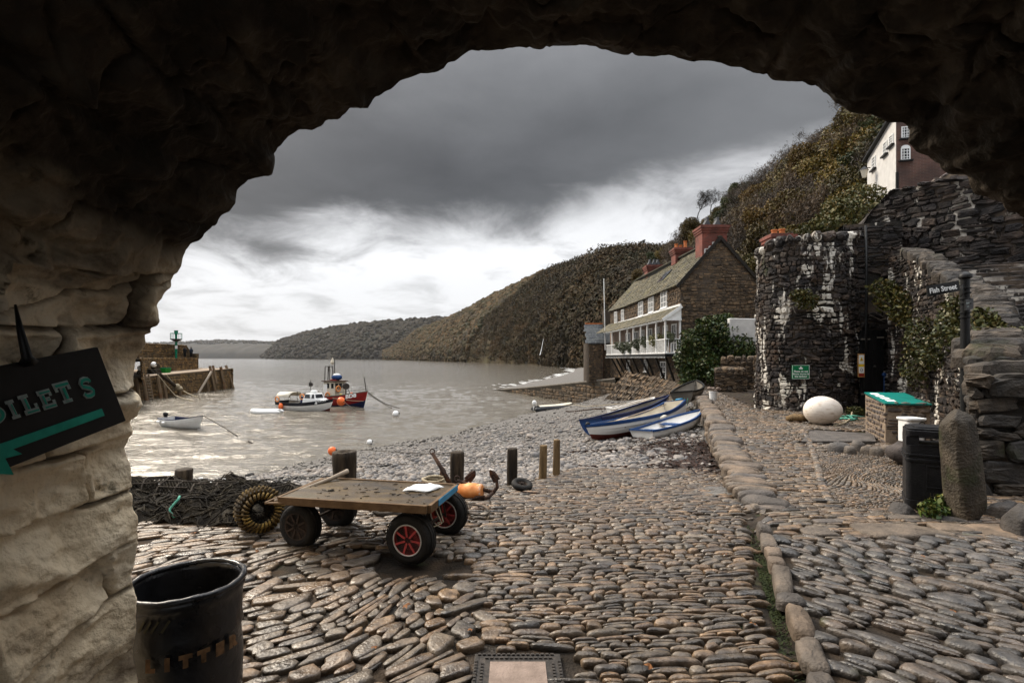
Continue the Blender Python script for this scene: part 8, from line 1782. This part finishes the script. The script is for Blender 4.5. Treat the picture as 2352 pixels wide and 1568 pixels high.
mb = MB(); n_ = nrmz([*(b - a), 0]); out = np.array([n_[1], -n_[0], 0]); 
e0 = np.array([*a, 13.42]) - n_ * .2 - [0, 0, .05]; e1 = np.array([*b, 14.4]) + n_ * .0; mb.bar(e0 + out * .1, e1 + out * .1, .22, .12); bk3 = np.array([*bk, 0]); mb.hexa([e0 + [0, 0, .0], e1, e1 + bk3, e0 + bk3, e0 + [0, 0, .2], e1 + [0, 0, .2], e1 + bk3 + [0, 0, .2], e0 + bk3 + [0, 0, .2]]); mb.build('roof', M['black_paint'], t)
def hwin(t, px0, px1, py0, py1, y_, arch=False):
    """window on the lane houses: frame bars, glass and sill, set on the face plane"""
    c0 = np.array([*a, 0]); d_ = n_; f_ = (((px0 + px1) / 2 - CX) / F); # hit the face plane
    s_ = (c0[0] - f_ * c0[1]) / (f_ * d_[1] - d_[0]); p_ = c0 + d_ * s_; yy_ = p_[1]; z0 = EYE - (py1 - HY) / F * yy_; z1 = EYE - (py0 - HY) / F * yy_; return p_, z0, z1
def lanewin(t, p_, d_, out, w_, z0, z1, arch=False):
    mb = MB(); h_ = z1 - z0; f_ = .05
    def bx(s0, s1, za, zb, o0=.0, o1=.05): mb.hexa([p_ + d_ * s + out * o + [0, 0, z_] for z_ in (za, zb) for s, o in ((s0, o1), (s1, o1), (s1, o0), (s0, o0))])
    bx(-w_, w_, z0, z0 + f_); bx(-w_, w_, z1 - f_, z1); bx(-w_, -w_ + f_, z0 + f_, z1 - f_); bx(w_ - f_, w_, z0 + f_, z1 - f_)
    for s_ in (-w_ / 3, w_ / 3): bx(s_ - .015, s_ + .015, z0 + f_, z1 - f_, .0, .04)
    for k in (1, 2, 3): bx(-w_ + f_, w_ - f_, z0 + h_ * k / 4 - .015, z0 + h_ * k / 4 + .015, 0, .03)
    if arch: mb.add([p_ + out * .03 + d_ * (w_ * math.cos(q_)) + [0, 0, z1 + w_ * .7 * math.sin(q_)] for q_ in np.linspace(0, np.pi, 9)], [tuple(range(9))])
    w = mb.build('window', M['white_paint'], t); mb = MB(); bx(-w_ + .01, w_ - .01, z0 + .01, z1 - .01, -.05, .012); mb.build('pane', M['glass'], w); mb = MB(); bx(-w_ - .1, w_ + .1, z0 - .09, z0 - .01, 0, .14); mb.build('sill', M['black_paint'], w)
for (px0, px1, py0, py1) in ((2003, 2012, 360, 388), (2029, 2039, 326, 355), (2044, 2052, 310, 334)):
    p_, z0, z1 = hwin(t, px0, px1, py0, py1, 28); lanewin(t, p_, n_, out, .27, z0, z1)
t = empty('brick_house', (wx1[0] + 2, 26, 9), 'brown brick house with arched white windows under the edge of the arch', 'house')
c0 = np.array([*wx1[:2], 0]) + n_ * .02; d2 = nrmz([5.0, -1.2, 0]); o2 = np.array([d2[1], -d2[0], 0]); c1 = c0 + d2 * 7
mb = MB(); mb.quadbox([c0[:2] + o2[:2] * .02, c1[:2], c1[:2] + [2, 6], c0[:2] + [6, 5]], 6.5, 15.2); mb.build('wall', M['brick_brown'], t)
f_ = (2079 - CX) / F; s_ = (c0[0] - f_ * c0[1]) / (f_ * d2[1] - d2[0]); p_ = c0 + d2 * s_ + o2 * .02; z0 = EYE - (368 - HY) / F * p_[1]; z1 = EYE - (340 - HY) / F * p_[1]; lanewin(t, p_, d2, o2, .21, z0, z1, True); lanewin(t, p_, d2, o2, .19, z1 + .5, z1 + 1.1)
mb = MB(); mb.tube([c0 + o2 * .1 + [0, 0, 7], c0 + o2 * .1 + [0, 0, 11.2]], .07, 6); mb.build('drainpipe', M['black_paint'], t)
q = P(1985, 398, 29.5); t = empty('wall_lamp', q, 'small black lantern with pale panes on a bracket left of the white house', 'lamp'); mb = MB(); mb.lathe([(.12, -.25), (.24, .18)], q, 4); mb.build('lantern', M['cream'], t); mb = MB(); mb.lathe([(.28, .18), (.05, .36), (.02, .42)], q, 4); mb.tube([q + [0, 0, .3], q + [.35, .0, .32]], .03, 5); mb.build('cap', M['black_paint'], t)
# chimneys of houses hidden behind the round wall
for (px0, px1, py0, pyb, y_, lb) in ((1775, 1820, 536, 565, 24., 'orange brick chimney with two pots showing above the round wall'),):
    q0, q1 = P(px0, py0, y_), P(px1, py0, y_); t = empty('chimney_stack', (q0[0], y_, 3), lb, 'chimney'); ch = chimney(q0[0], q1[0], y_, y_ + .8, 3, q0[2], t, [(.3, .18), (.7, .22)] if px1 - px0 > 20 else [(.5, .2)])
q0 = P(1706, 590, 46); t = empty('white_cottage', (q0[0], 46, 3), 'sliver of a white cottage gable between the stone house and the round wall', 'house'); mb = MB(); mb.quadbox([(q0[0] + .35, 46), (q0[0] + 4, 46), (q0[0] + 4, 50), (q0[0] + .35, 50)], 2, [9.5, 11.8, 11.8, 9.5]); mb.build('wall', M['whitewash'], t)
mb = MB(); mb.hexa([(q0[0] + k, y_, z_ + d_) for d_ in (0, .2) for k, y_, z_ in ((0, 45.8, 9.3), (4, 45.8, 11.8), (4, 50, 11.8), (0, 50, 9.3))]); mb.build('roof', M['slate_grey'], t)

# ---- fingerpost
fx, fy = 5.93, 6.70; t = empty('signpost', (fx, fy, 0), 'black fingerpost with white lettered arms in front of the stair wall', 'signpost')
mb = MB(); mb.tube([(fx, fy, -.05), (fx, fy, 2.66)], .05, 16); mb.lathe([(.05, 0), (.075, .02), (.075, .05), (.06, .07), (.03, .09), (.01, .1)], (fx, fy, 2.63), 16)
for z_ in (2.12, 2.18, 2.3, 2.36, 2.44, 2.5): mb.lathe([(.05, 0), (.066, .005), (.066, .018), (.05, .023)], (fx, fy, z_), 16)
mb.build('post', M['black_paint'], t, 'auto')
L_, R_ = P(2131, 669, 6.62), P(2204, 656, 6.66); ax = nrmz(R_ - L_); up = nrmz(np.array([0, 0, 1]) - ax * ax[2]); n_2 = np.cross(up, ax) * 1
mb = MB(); hh = .068; th_ = np.array([0, .02, 0]); mb.hexa([L_ - up * hh, R_ - up * hh, R_ - up * hh + th_, L_ - up * hh + th_, L_ + up * hh, R_ + up * hh, R_ + up * hh + th_, L_ + up * hh + th_]); mb.build('arm', M['black_paint'], t)
mb = MB(); text_mb(mb, 'Fish Street', .092, L_ + ax * .02 - up * .032 + [0, -.003, 0], ax * .98, up, 0, .001, 'LEFT', .0022); mb.build('lettering', M['letter_white'], t)
q0, q1 = P(2218, 700, 6.55), P(2236, 697, 6.75); ax = nrmz(q1 - q0); mb = MB(); up = np.array([0, 0, 1.]); mb.hexa([q0 - up * .07, q1 - up * .07, q1 - up * .07 + th_, q0 - up * .07 + th_, q0 + up * .07, q1 + up * .07, q1 + up * .07 + th_, q0 + up * .07 + th_]); mb.build('arm', M['black_paint'], t)
mb = MB(); text_mb(mb, 'Landrover', .045, q0 + ax * .012 + [0, -.004, .005], ax * .95, up, 0, .001, 'LEFT'); text_mb(mb, 'service', .03, q0 + ax * .05 + [0, -.004, -.035], ax, up, 0, .001, 'LEFT'); mb.build('lettering', M['letter_grey'], t)
q0, q1 = P(2204, 672, 6.58), P(2211, 664, 6.3); mb = MB(); th2 = np.array([.015, 0, 0]); mb.hexa([q0 - up * .06, q1 - up * .06, q1 - up * .06 + th2, q0 - up * .06 + th2, q0 + up * .06, q1 + up * .06, q1 + up * .06 + th2, q0 + up * .06 + th2]); mb.build('arm', M['black_paint'], t)

# ---- stone plinth with the green board
A_, B_2, C_2, D_2 = (7.09, 9.72), (7.82, 9.58), (8.42, 11.0), (7.70, 11.15); t = empty('stone_plinth', (7.75, 10.4, 0), 'squat rubble plinth with a sloping green information board on top', 'plinth')
Bt_ = []; ex = []
for p0, p1, zt0, zt1, sd in ((D_2, A_, .80, .70, 1), (A_, B_2, .70, .70, 2), (B_2, C_2, .70, .8, 3)):
    p_ = Path([p0, p1], 1, False); c = pack(0, p_.L, -.05, .72, .10, .19, .15, .3, .45, 210 + sd); c = c[(c[:, 0] - c[:, 2] > -.02) & (c[:, 0] + c[:, 2] < p_.L + .03)]; s_ = p_.surf(.01); Bt_.append(stones(c, s_, hk=.5, hmax=.04, gap=.013, power=.75, seed=214 + sd, seg=12)); uq = np.array([0, p_.L]); ex.append((np.stack([s_(uq, uq * 0 - .1, uq * 0), s_(uq, np.array([zt0, zt1]), uq * 0)]).reshape(-1, 3), gridfaces(2, 2)))
stone_obj('base', Bt_, [M['plinthstone'], M['mortar_pale']], t, extra=ex)
gr = lambda q, k: (7.75 + (q[0] - 7.75) * k, 10.4 + (q[1] - 10.4) * k); bd_ = [gr(q, 1.05) for q in (A_, B_2, C_2, D_2)]; mb = MB(); mb.quadbox(bd_, [.72, .72, .83, .83], [.745, .745, .855, .855]); mb.build('board', M['board_green'], t)
bl = lambda u, v: np.array([*(np.array(bd_[0]) * (1 - u) * (1 - v) + np.array(bd_[1]) * u * (1 - v) + np.array(bd_[2]) * u * v + np.array(bd_[3]) * (1 - u) * v), .7475 + .11 * v])
for i, (u0, u1, v0, v1) in enumerate(((.14, .34, .16, .30), (.12, .32, .36, .50), (.10, .30, .56, .70), (.08, .28, .76, .9), (.40, .55, .2, .32))): 
    if i < 4: mb = MB(); mb.grid([[bl(u0, v0), bl(u1, v0)], [bl(u0, v1), bl(u1, v1)]]); mb.build('notice', M['paper'], t)
# white tub between plinth and bin
q = G(2104, 1000, .0); t = empty('tub', (q[0] * .93, q[1] * .93, 0), 'square white plastic tub standing between the plinth and the hooded bin', 'tub'); c_ = P(2105, 980, 7.6); zt = P(2105, 965, 7.6)[2]
mb = MB(); rbox(mb, c_[0], 7.7, .35, zt, .26, .24, .05); mb.build('body', M['white_paint'], t); mb = MB(); rbox(mb, c_[0], 7.7, zt + .001, zt + .03, .30, .28, .06); mb.build('lid', M['white_paint'], t, bevel=.004)
mb = MB(); mb.tube([(c_[0] + .06 + .05 * math.cos(a), 7.57, zt - .09 + .07 * math.sin(a)) for a in np.linspace(-1, 3.6, 14)], .007, 5); mb.build('handle', M['black_paint'], t, True)
mb = MB(); mb.ell((c_[0], 7.75, .16), (.3, .25, .2), 14, 9, .2, 2, 4); mb.build('boulder', M['plinthstone'], None, True, label='rounded boulder under the white tub', cat='boulder')
# ---- big white egg, driftwood, green rope
ce = P(1890.5, 943, 12.35); ce[2] = .335
mb = MB(); mb.ell((0, 0, 0), (.435, .35, .345), 40, 28); V = mb.v[0]; V[:, 1:] *= (1 - .10 * V[:, :1] / .435) ; mb.v[0] = V @ np.array(Matrix.Rotation(R(-3), 3, 'Y')).T + ce; mb.build('egg_stone', M['egg'], None, True, label='big smooth cream egg shaped stone resting on the terrace', cat='stone')
mb = MB(); mb.tube([P(1808, 945, 12.9) * [1, 1, 0] + [0, 0, .08], P(1826, 940, 12.7) * [1, 1, 0] + [0, 0, .13], P(1856, 938, 12.6) * [1, 1, 0] + [0, 0, .10]], [.06, .10, .07], 9); mb.build('driftwood', M['wood_post'], None, True, label='brown driftwood log lying left of the egg shaped stone', cat='driftwood')
g = np.random.default_rng(17); mb = MB(); c_ = G(1950, 966)
for k in range(7): mb.tube([c_ + [g.normal(0, .12), g.normal(0, .12), .03 + abs(g.normal(0, .05))] for _ in range(6)], .014, 5)
mb.build('rope_tangle', M['rope_green'], None, True, label='tangle of pale green rope right of the egg shaped stone', cat='rope')
cable('rope', [G(1915, 978) + [0, 0, .02], G(1935, 977) + [0, 0, .03], G(1955, 966) + [0, 0, .06], G(1957, 958) + [0, 0, .14]], .02, M['rope'], 'curved tan rope end in front of the green tangle', 'rope', 0, 14)
# ================================================================ plants and trees
def leafcloud(centers, size, g, up=.3, elong=1.7):
    """one small folded leaf face per centre, with scattered attitude"""
    n = len(centers); d = g.normal(0, 1, (n, 3)); d[:, 2] += up; d /= np.linalg.norm(d, axis=1)[:, None]; s = np.cross(d, g.normal(0, 1, (n, 3))); s /= np.linalg.norm(s, axis=1)[:, None] + 1e-9
    l = size * np.exp(g.normal(0, .3, n))[:, None]
    V = np.stack([centers - d * l * elong / 2, centers + s * l / 2, centers + d * l * elong / 2, centers - s * l / 2], 1).reshape(-1, 3)
    return V, np.arange(n * 4).reshape(n, 4), np.repeat(g.random(n), 4)
def clumps(g, blobs, n, hollow=.35):
    """points spread through lumpy blobs (centre, radii), denser outwards"""
    w = np.array([b[1][0] * b[1][1] * b[1][2] for b in blobs]) ** .67; i = g.choice(len(blobs), n, p=w / w.sum()); c = np.array([b[0] for b in blobs])[i]; r = np.array([b[1] for b in blobs])[i]
    d = g.normal(0, 1, (n, 3)); d /= np.linalg.norm(d, axis=1)[:, None]; rad = np.cbrt(g.uniform(hollow ** 3, 1, n)) * (1 + .25 * vnoise(d * 3 + i[:, None] * 5, 4))
    return c + d * r * rad[:, None]
def branchtree(g, h, r, levels, spread=.55, n0=4, multi=1, lean=.15):
    mb = MB(); tips = []
    def grow(p, d, l, r_, lev):
        ps = [p]; q = p.copy(); dd = d.copy()
        for k in range(3): dd = nrmz(dd + g.normal(0, .13, 3)); q = q + dd * l / 3; ps.append(q)
        mb.tube(ps, np.linspace(r_, r_ * .62, 4), 5 if lev < 2 else 3, cap=False)
        if lev >= levels: tips.append(q); return
        for k in range(n0 if lev else n0 + 1):
            a = g.uniform(0, 6.28); s_ = np.array([math.cos(a), math.sin(a), g.uniform(-.1, .5)]); st = ps[3] if k < 2 else ps[g.integers(1, 4)]
            grow(st, nrmz(dd * (1 - spread) + s_ * spread), l * g.uniform(.55, .8), r_ * .58, lev + 1)
    for m_ in range(multi): grow(np.array([g.normal(0, .2) * (multi > 1), g.normal(0, .2) * (multi > 1), 0]), nrmz([g.normal(0, lean), g.normal(0, lean), 1]), h * .36, r, 0)
    return mb, np.array(tips)
protos = []
def bushy(name, seed, h, w, mat, n, size, trunk=True):
    g = np.random.default_rng(seed); t = bpy.data.objects.new(name, None); COL.objects.link(t)
    mb = MB(); blobs = []
    for k in range(9):
        a = g.uniform(0, 6.28); q = np.array([w * .55 * math.cos(a) * g.uniform(.2, 1), w * .55 * math.sin(a) * g.uniform(.2, 1), h * g.uniform(.38, .85)]); rr = g.uniform(.24, .42) * w
        blobs.append((q, (rr, rr, rr * .8))); mb.tube([(q[0] * .1, q[1] * .1, -.4), q * [.5, .5, .45], q], [.05 * h / 4, .035 * h / 4, .012], 5)
    mb.build('trunk', M['bark'], t); V, Q, r_ = leafcloud(clumps(g, blobs, n), size, g); link('crown', mk_mesh('crown', V, Q, False, {'rnd': r_}), M[mat], t); return t
def bare(name, seed, h, mat, multi, twigs, black=False, levels=4):
    g = np.random.default_rng(seed); t = bpy.data.objects.new(name, None); COL.objects.link(t)
    mb, tips = branchtree(g, h, h * .018, levels, multi=multi, n0=3); mb.build('trunk', M['bark_black' if black else 'bark'], t)
    tips = tips[g.choice(len(tips), min(len(tips), 900), False)]
    c = np.repeat(tips, twigs, 0) + g.normal(0, h * .035, (len(tips) * twigs, 3)); V, Q, r_ = leafcloud(c, h * .006, g, .8, 9); link('crown', mk_mesh('crown', V, Q, False, {'rnd': r_}), M['bark_black' if black else 'leaf_twig'], t); return t
kinds = [bushy('autumn_tree', 1, 4.6, 3.4, 'leaf_brown', 13000, .105), bushy('autumn_tree', 2, 4.0, 3.6, 'leaf_olive', 13000, .105), bushy('evergreen_tree', 3, 4.4, 3.2, 'leaf_green', 13000, .11), bushy('autumn_tree', 4, 3.0, 3.8, 'leaf_olive', 11000, .10),
         bare('bare_tree', 5, 5.5, 'leaf_twig', 3, 7), bare('bare_tree', 6, 6.0, 'leaf_twig', 1, 7)]
labs = ['brown autumn tree on the steep hillside behind the houses', 'olive green tree on the steep hillside behind the houses', 'dark evergreen tree on the steep hillside behind the houses', 'low olive thicket on the steep hillside behind the houses', 'many stemmed bare tree on the steep hillside behind the houses', 'single stemmed bare tree on the steep hillside behind the houses']
g_ = np.random.default_rng(21); spots = []
tries = 0
while len(spots) < 270 and tries < 14000:
    tries += 1; y = 1 / g_.uniform(1 / 200., 1 / 26.); px = g_.uniform(1420, 2100); x = (px - CX) / F * y
    if x < 14.5 or x > 58 or (x < 19 and y < 57): continue
    if 15 < x < 30 and y < 34.5: continue
    b0 = 13.5 + .17 * min(max(y - 56, 0), 150); s_ = (x - b0) / (42.5 - b0 + .02 * (y - 40))
    if s_ > 1.12 or s_ < .03: continue
    z = float(slope_z(np.array([x]), np.array([y]))[0])
    if any((x - a) ** 2 + (y - b) ** 2 < (1.0 + .012 * y) ** 2 for a, b, *_ in spots): continue
    spots.append((x, y, z, s_))
first = set()
for x, y, z, s_ in spots:
    q = float(vnoise(np.array([x * .09, y * .05, 3.]), 5)) + g_.normal(0, .25)
    k = (2 if q < -.36 else 1 if q < -.04 else 0 if q < .12 else 3 if q < .22 else 4 if q < .55 else 5)
    if s_ > .9 and g_.random() < .35: k = 5
    sc_ = g_.uniform(.7, 1.15) * (1 + .0035 * max(0, y - 60))
    o = kinds[k] if k not in first else dup(kinds[k]); first.add(k)
    o.location = (x, y, z - .2); o.rotation_euler[2] = g_.uniform(0, 6.28); o.scale = (sc_, sc_, sc_ * g_.uniform(.85, 1.15)); setp(o, labs[k], 'tree', 'trees on the hillside')
for k, o in enumerate(kinds):
    if k not in first: o.location = (40, 70, 30); setp(o, labs[k], 'tree', 'trees on the hillside')
for (px, y_, h, sd, lb) in ((1600, 106, 7.2, 31, 'black bare tree standing out against the sky at the lower end of the ridge'), (1632, 110, 5.5, 32, 'smaller black bare tree beside the lone ridge tree, against the sky')):
    o = bare('bare_tree', sd, h, '', 1, 5, True, 5); x = (px - CX) / F * y_; o.location = (x, y_, EYE - (506 - HY) / F * y_ - .3 if px == 1600 else EYE - (490 - HY) / F * y_ - .3); setp(o, lb, 'tree')
# undergrowth over the slope
g_ = np.random.default_rng(33); n = 60000; y = 1 / g_.uniform(1 / 170., 1 / 22., n); u = g_.uniform(.2, .82, n); x = u * y; z = slope_z(x, y); ok = (x > 14) & (x < 60) & ~((x < 18.5) & (y < 57)) & ~((x > 15) & (x < 30) & (y < 32)) & (x > 13.5 + .17 * np.clip(y - 56, 0, 150)); x, y, z = x[ok], y[ok], z[ok]
c = np.stack([x, y, z + np.abs(g_.normal(0, .5, len(x))) * (1 + y / 120)], -1); V, Q, r_ = leafcloud(c, .15, g_); V = c.repeat(4, 0) + (V - c.repeat(4, 0)) * np.clip(y / 45, .8, 3).repeat(4)[:, None]
link('undergrowth', mk_mesh('undergrowth', V, Q, False, {'rnd': r_}), M['leaf_brown'], kind='stuff', label='tangled brown undergrowth covering the hillside', cat='undergrowth')
def plant(name, label, cat, blobs, n, size, mat, seed, stems=None, smat='bark', group=None):
    g = np.random.default_rng(seed); c = clumps(g, blobs, n, .2); t = empty(name, blobs[0][0], label, cat, group); V, Q, r_ = leafcloud(c, size, g); link('foliage', mk_mesh('foliage', V, Q, False, {'rnd': r_}), M[mat], t)
    mb = MB(); b0 = np.array(stems) if stems is not None else np.array(blobs[0][0]) - [0, 0, blobs[0][1][2]]
    for (q, r) in blobs: mb.tube([b0, (b0 + np.array(q)) / 2 + g.normal(0, .05, 3), q], [size * .35, size * .25, size * .12], 4)
    mb.build('stems', M[smat], t); return t
b = lambda px, py, y, rx, rz, ry=None: (P(px, py, y), (rx, ry or rx * .8, rz))
plant('ivy', 'large leafy ivy bush climbing the gable of the stone house', 'bush', [b(1640, 760, 31, 1.3, .9), b(1600, 790, 31, 1.1, .9), b(1690, 800, 30.5, 1.2, .9), b(1575, 830, 31, .7, .9), b(1625, 835, 30.5, 1.3, .8), b(1715, 815, 30, .8, .7), b(1590, 870, 30.5, .8, .7), b(1660, 735, 31.5, .8, .4), b(1655, 865, 29, .9, .5)], 15000, .10, 'leaf_ivy', 41, (11.9, 31.5, -.3))
for i, (px, py, y_, rx, rz) in enumerate(((1430, 795, 45, .9, .4), (1447, 796, 43, .8, .38), (1468, 790, 40.5, .8, .42), (1490, 785, 38.5, .8, .48), (1513, 782, 36.2, .75, .5), (1535, 770, 34.3, .35, .25))):
    plant('hanging_plant', 'pale trailing plant spilling over the white balcony rail, ' + ('farthest along', 'second from the far end', 'third from the far end', 'third from the near end', 'second from the near end', 'at the near corner post')[i], 'plant', [b(px, py, y_, rx, rz, .35), b(px + 6, py + 8, y_ - .3, rx * .6, rz, .3)], 1500, .07, 'leaf_pale', 50 + i, None, 'bark', 'plants along the balcony')
plant('wall_shrub', 'scrubby shrub growing from the wall above the black door', 'shrub', [b(2055, 690, 14.2, .55, .45), b(2085, 715, 13.6, .5, .5), b(2030, 665, 14.5, .4, .3)], 2600, .05, 'leaf_wallplant', 61, P(2090, 740, 14.))
g = np.random.default_rng(62); mb = MB()
for k in range(14): a_ = P(2075, 720, 13.7); e_ = P(1975 + g.uniform(0, 70), 640 + g.uniform(0, 90), 14.3); mb.tube([a_, (a_ + e_) / 2 + g.normal(0, .08, 3) - [0, 0, .1], e_], [.014, .009, .004], 4)
mb.build('dead_branch', M['bark'], None, label='spray of bare twigs reaching left from the wall shrub', cat='branch')
for i, (bl_, n, lb) in enumerate((([b(1850, 690, 14.7, .35, .3, .15), b(1835, 680, 14.7, .25, .2, .15)], 900, 'small tuft of weeds rooted in the face of the round wall'), ([b(2120, 780, 12.3, .5, .6, .3), b(2105, 850, 12.4, .4, .5, .25), b(2150, 810, 11.5, .4, .45, .25)], 2400, 'trailing weeds hanging down the stair wall'),
    ([b(2190, 760, 9.9, .4, .4, .25), b(2225, 770, 8.6, .35, .35, .25), b(2190, 715, 10.2, .25, .3, .2)], 2400, 'leafy weeds around the fingerpost on the stair wall'), ([b(2275, 770, 7.2, .3, .25), b(2320, 780, 7.0, .3, .18), b(2255, 735, 7.6, .2, .2)], 1500, 'green weeds growing between the coping stones and the pier'))):
    plant('wall_weeds', lb, 'weeds', bl_, n, .045, 'leaf_wallplant', 70 + i)
plant('nettle_clump', 'bright green weeds at the foot of the hooded bin and standing stone', 'weeds', [(G(2140, 1200) + [0, 0, .10], (.13, .09, .12)), (G(2165, 1195) + [0, 0, .12], (.08, .08, .13))], 900, .024, 'leaf_ivy', 80)
plant('grass_tuft', 'tuft of grass between the egg shaped stone and the plinth', 'grass', [(G(1968, 955) + [0, 0, .12], (.3, .25, .14))], 900, .03, 'leaf_wallplant', 81)
plant('hill_brambles', 'tangled brambles spilling over the corner where round and upper walls meet', 'brambles', [b(1950, 490, 19, 1.1, .6), b(1915, 515, 18.5, .9, .35), b(1985, 460, 19.5, .8, .6), b(1880, 525, 19, .8, .2)], 6500, .065, 'leaf_wallplant', 82, P(1950, 540, 19))
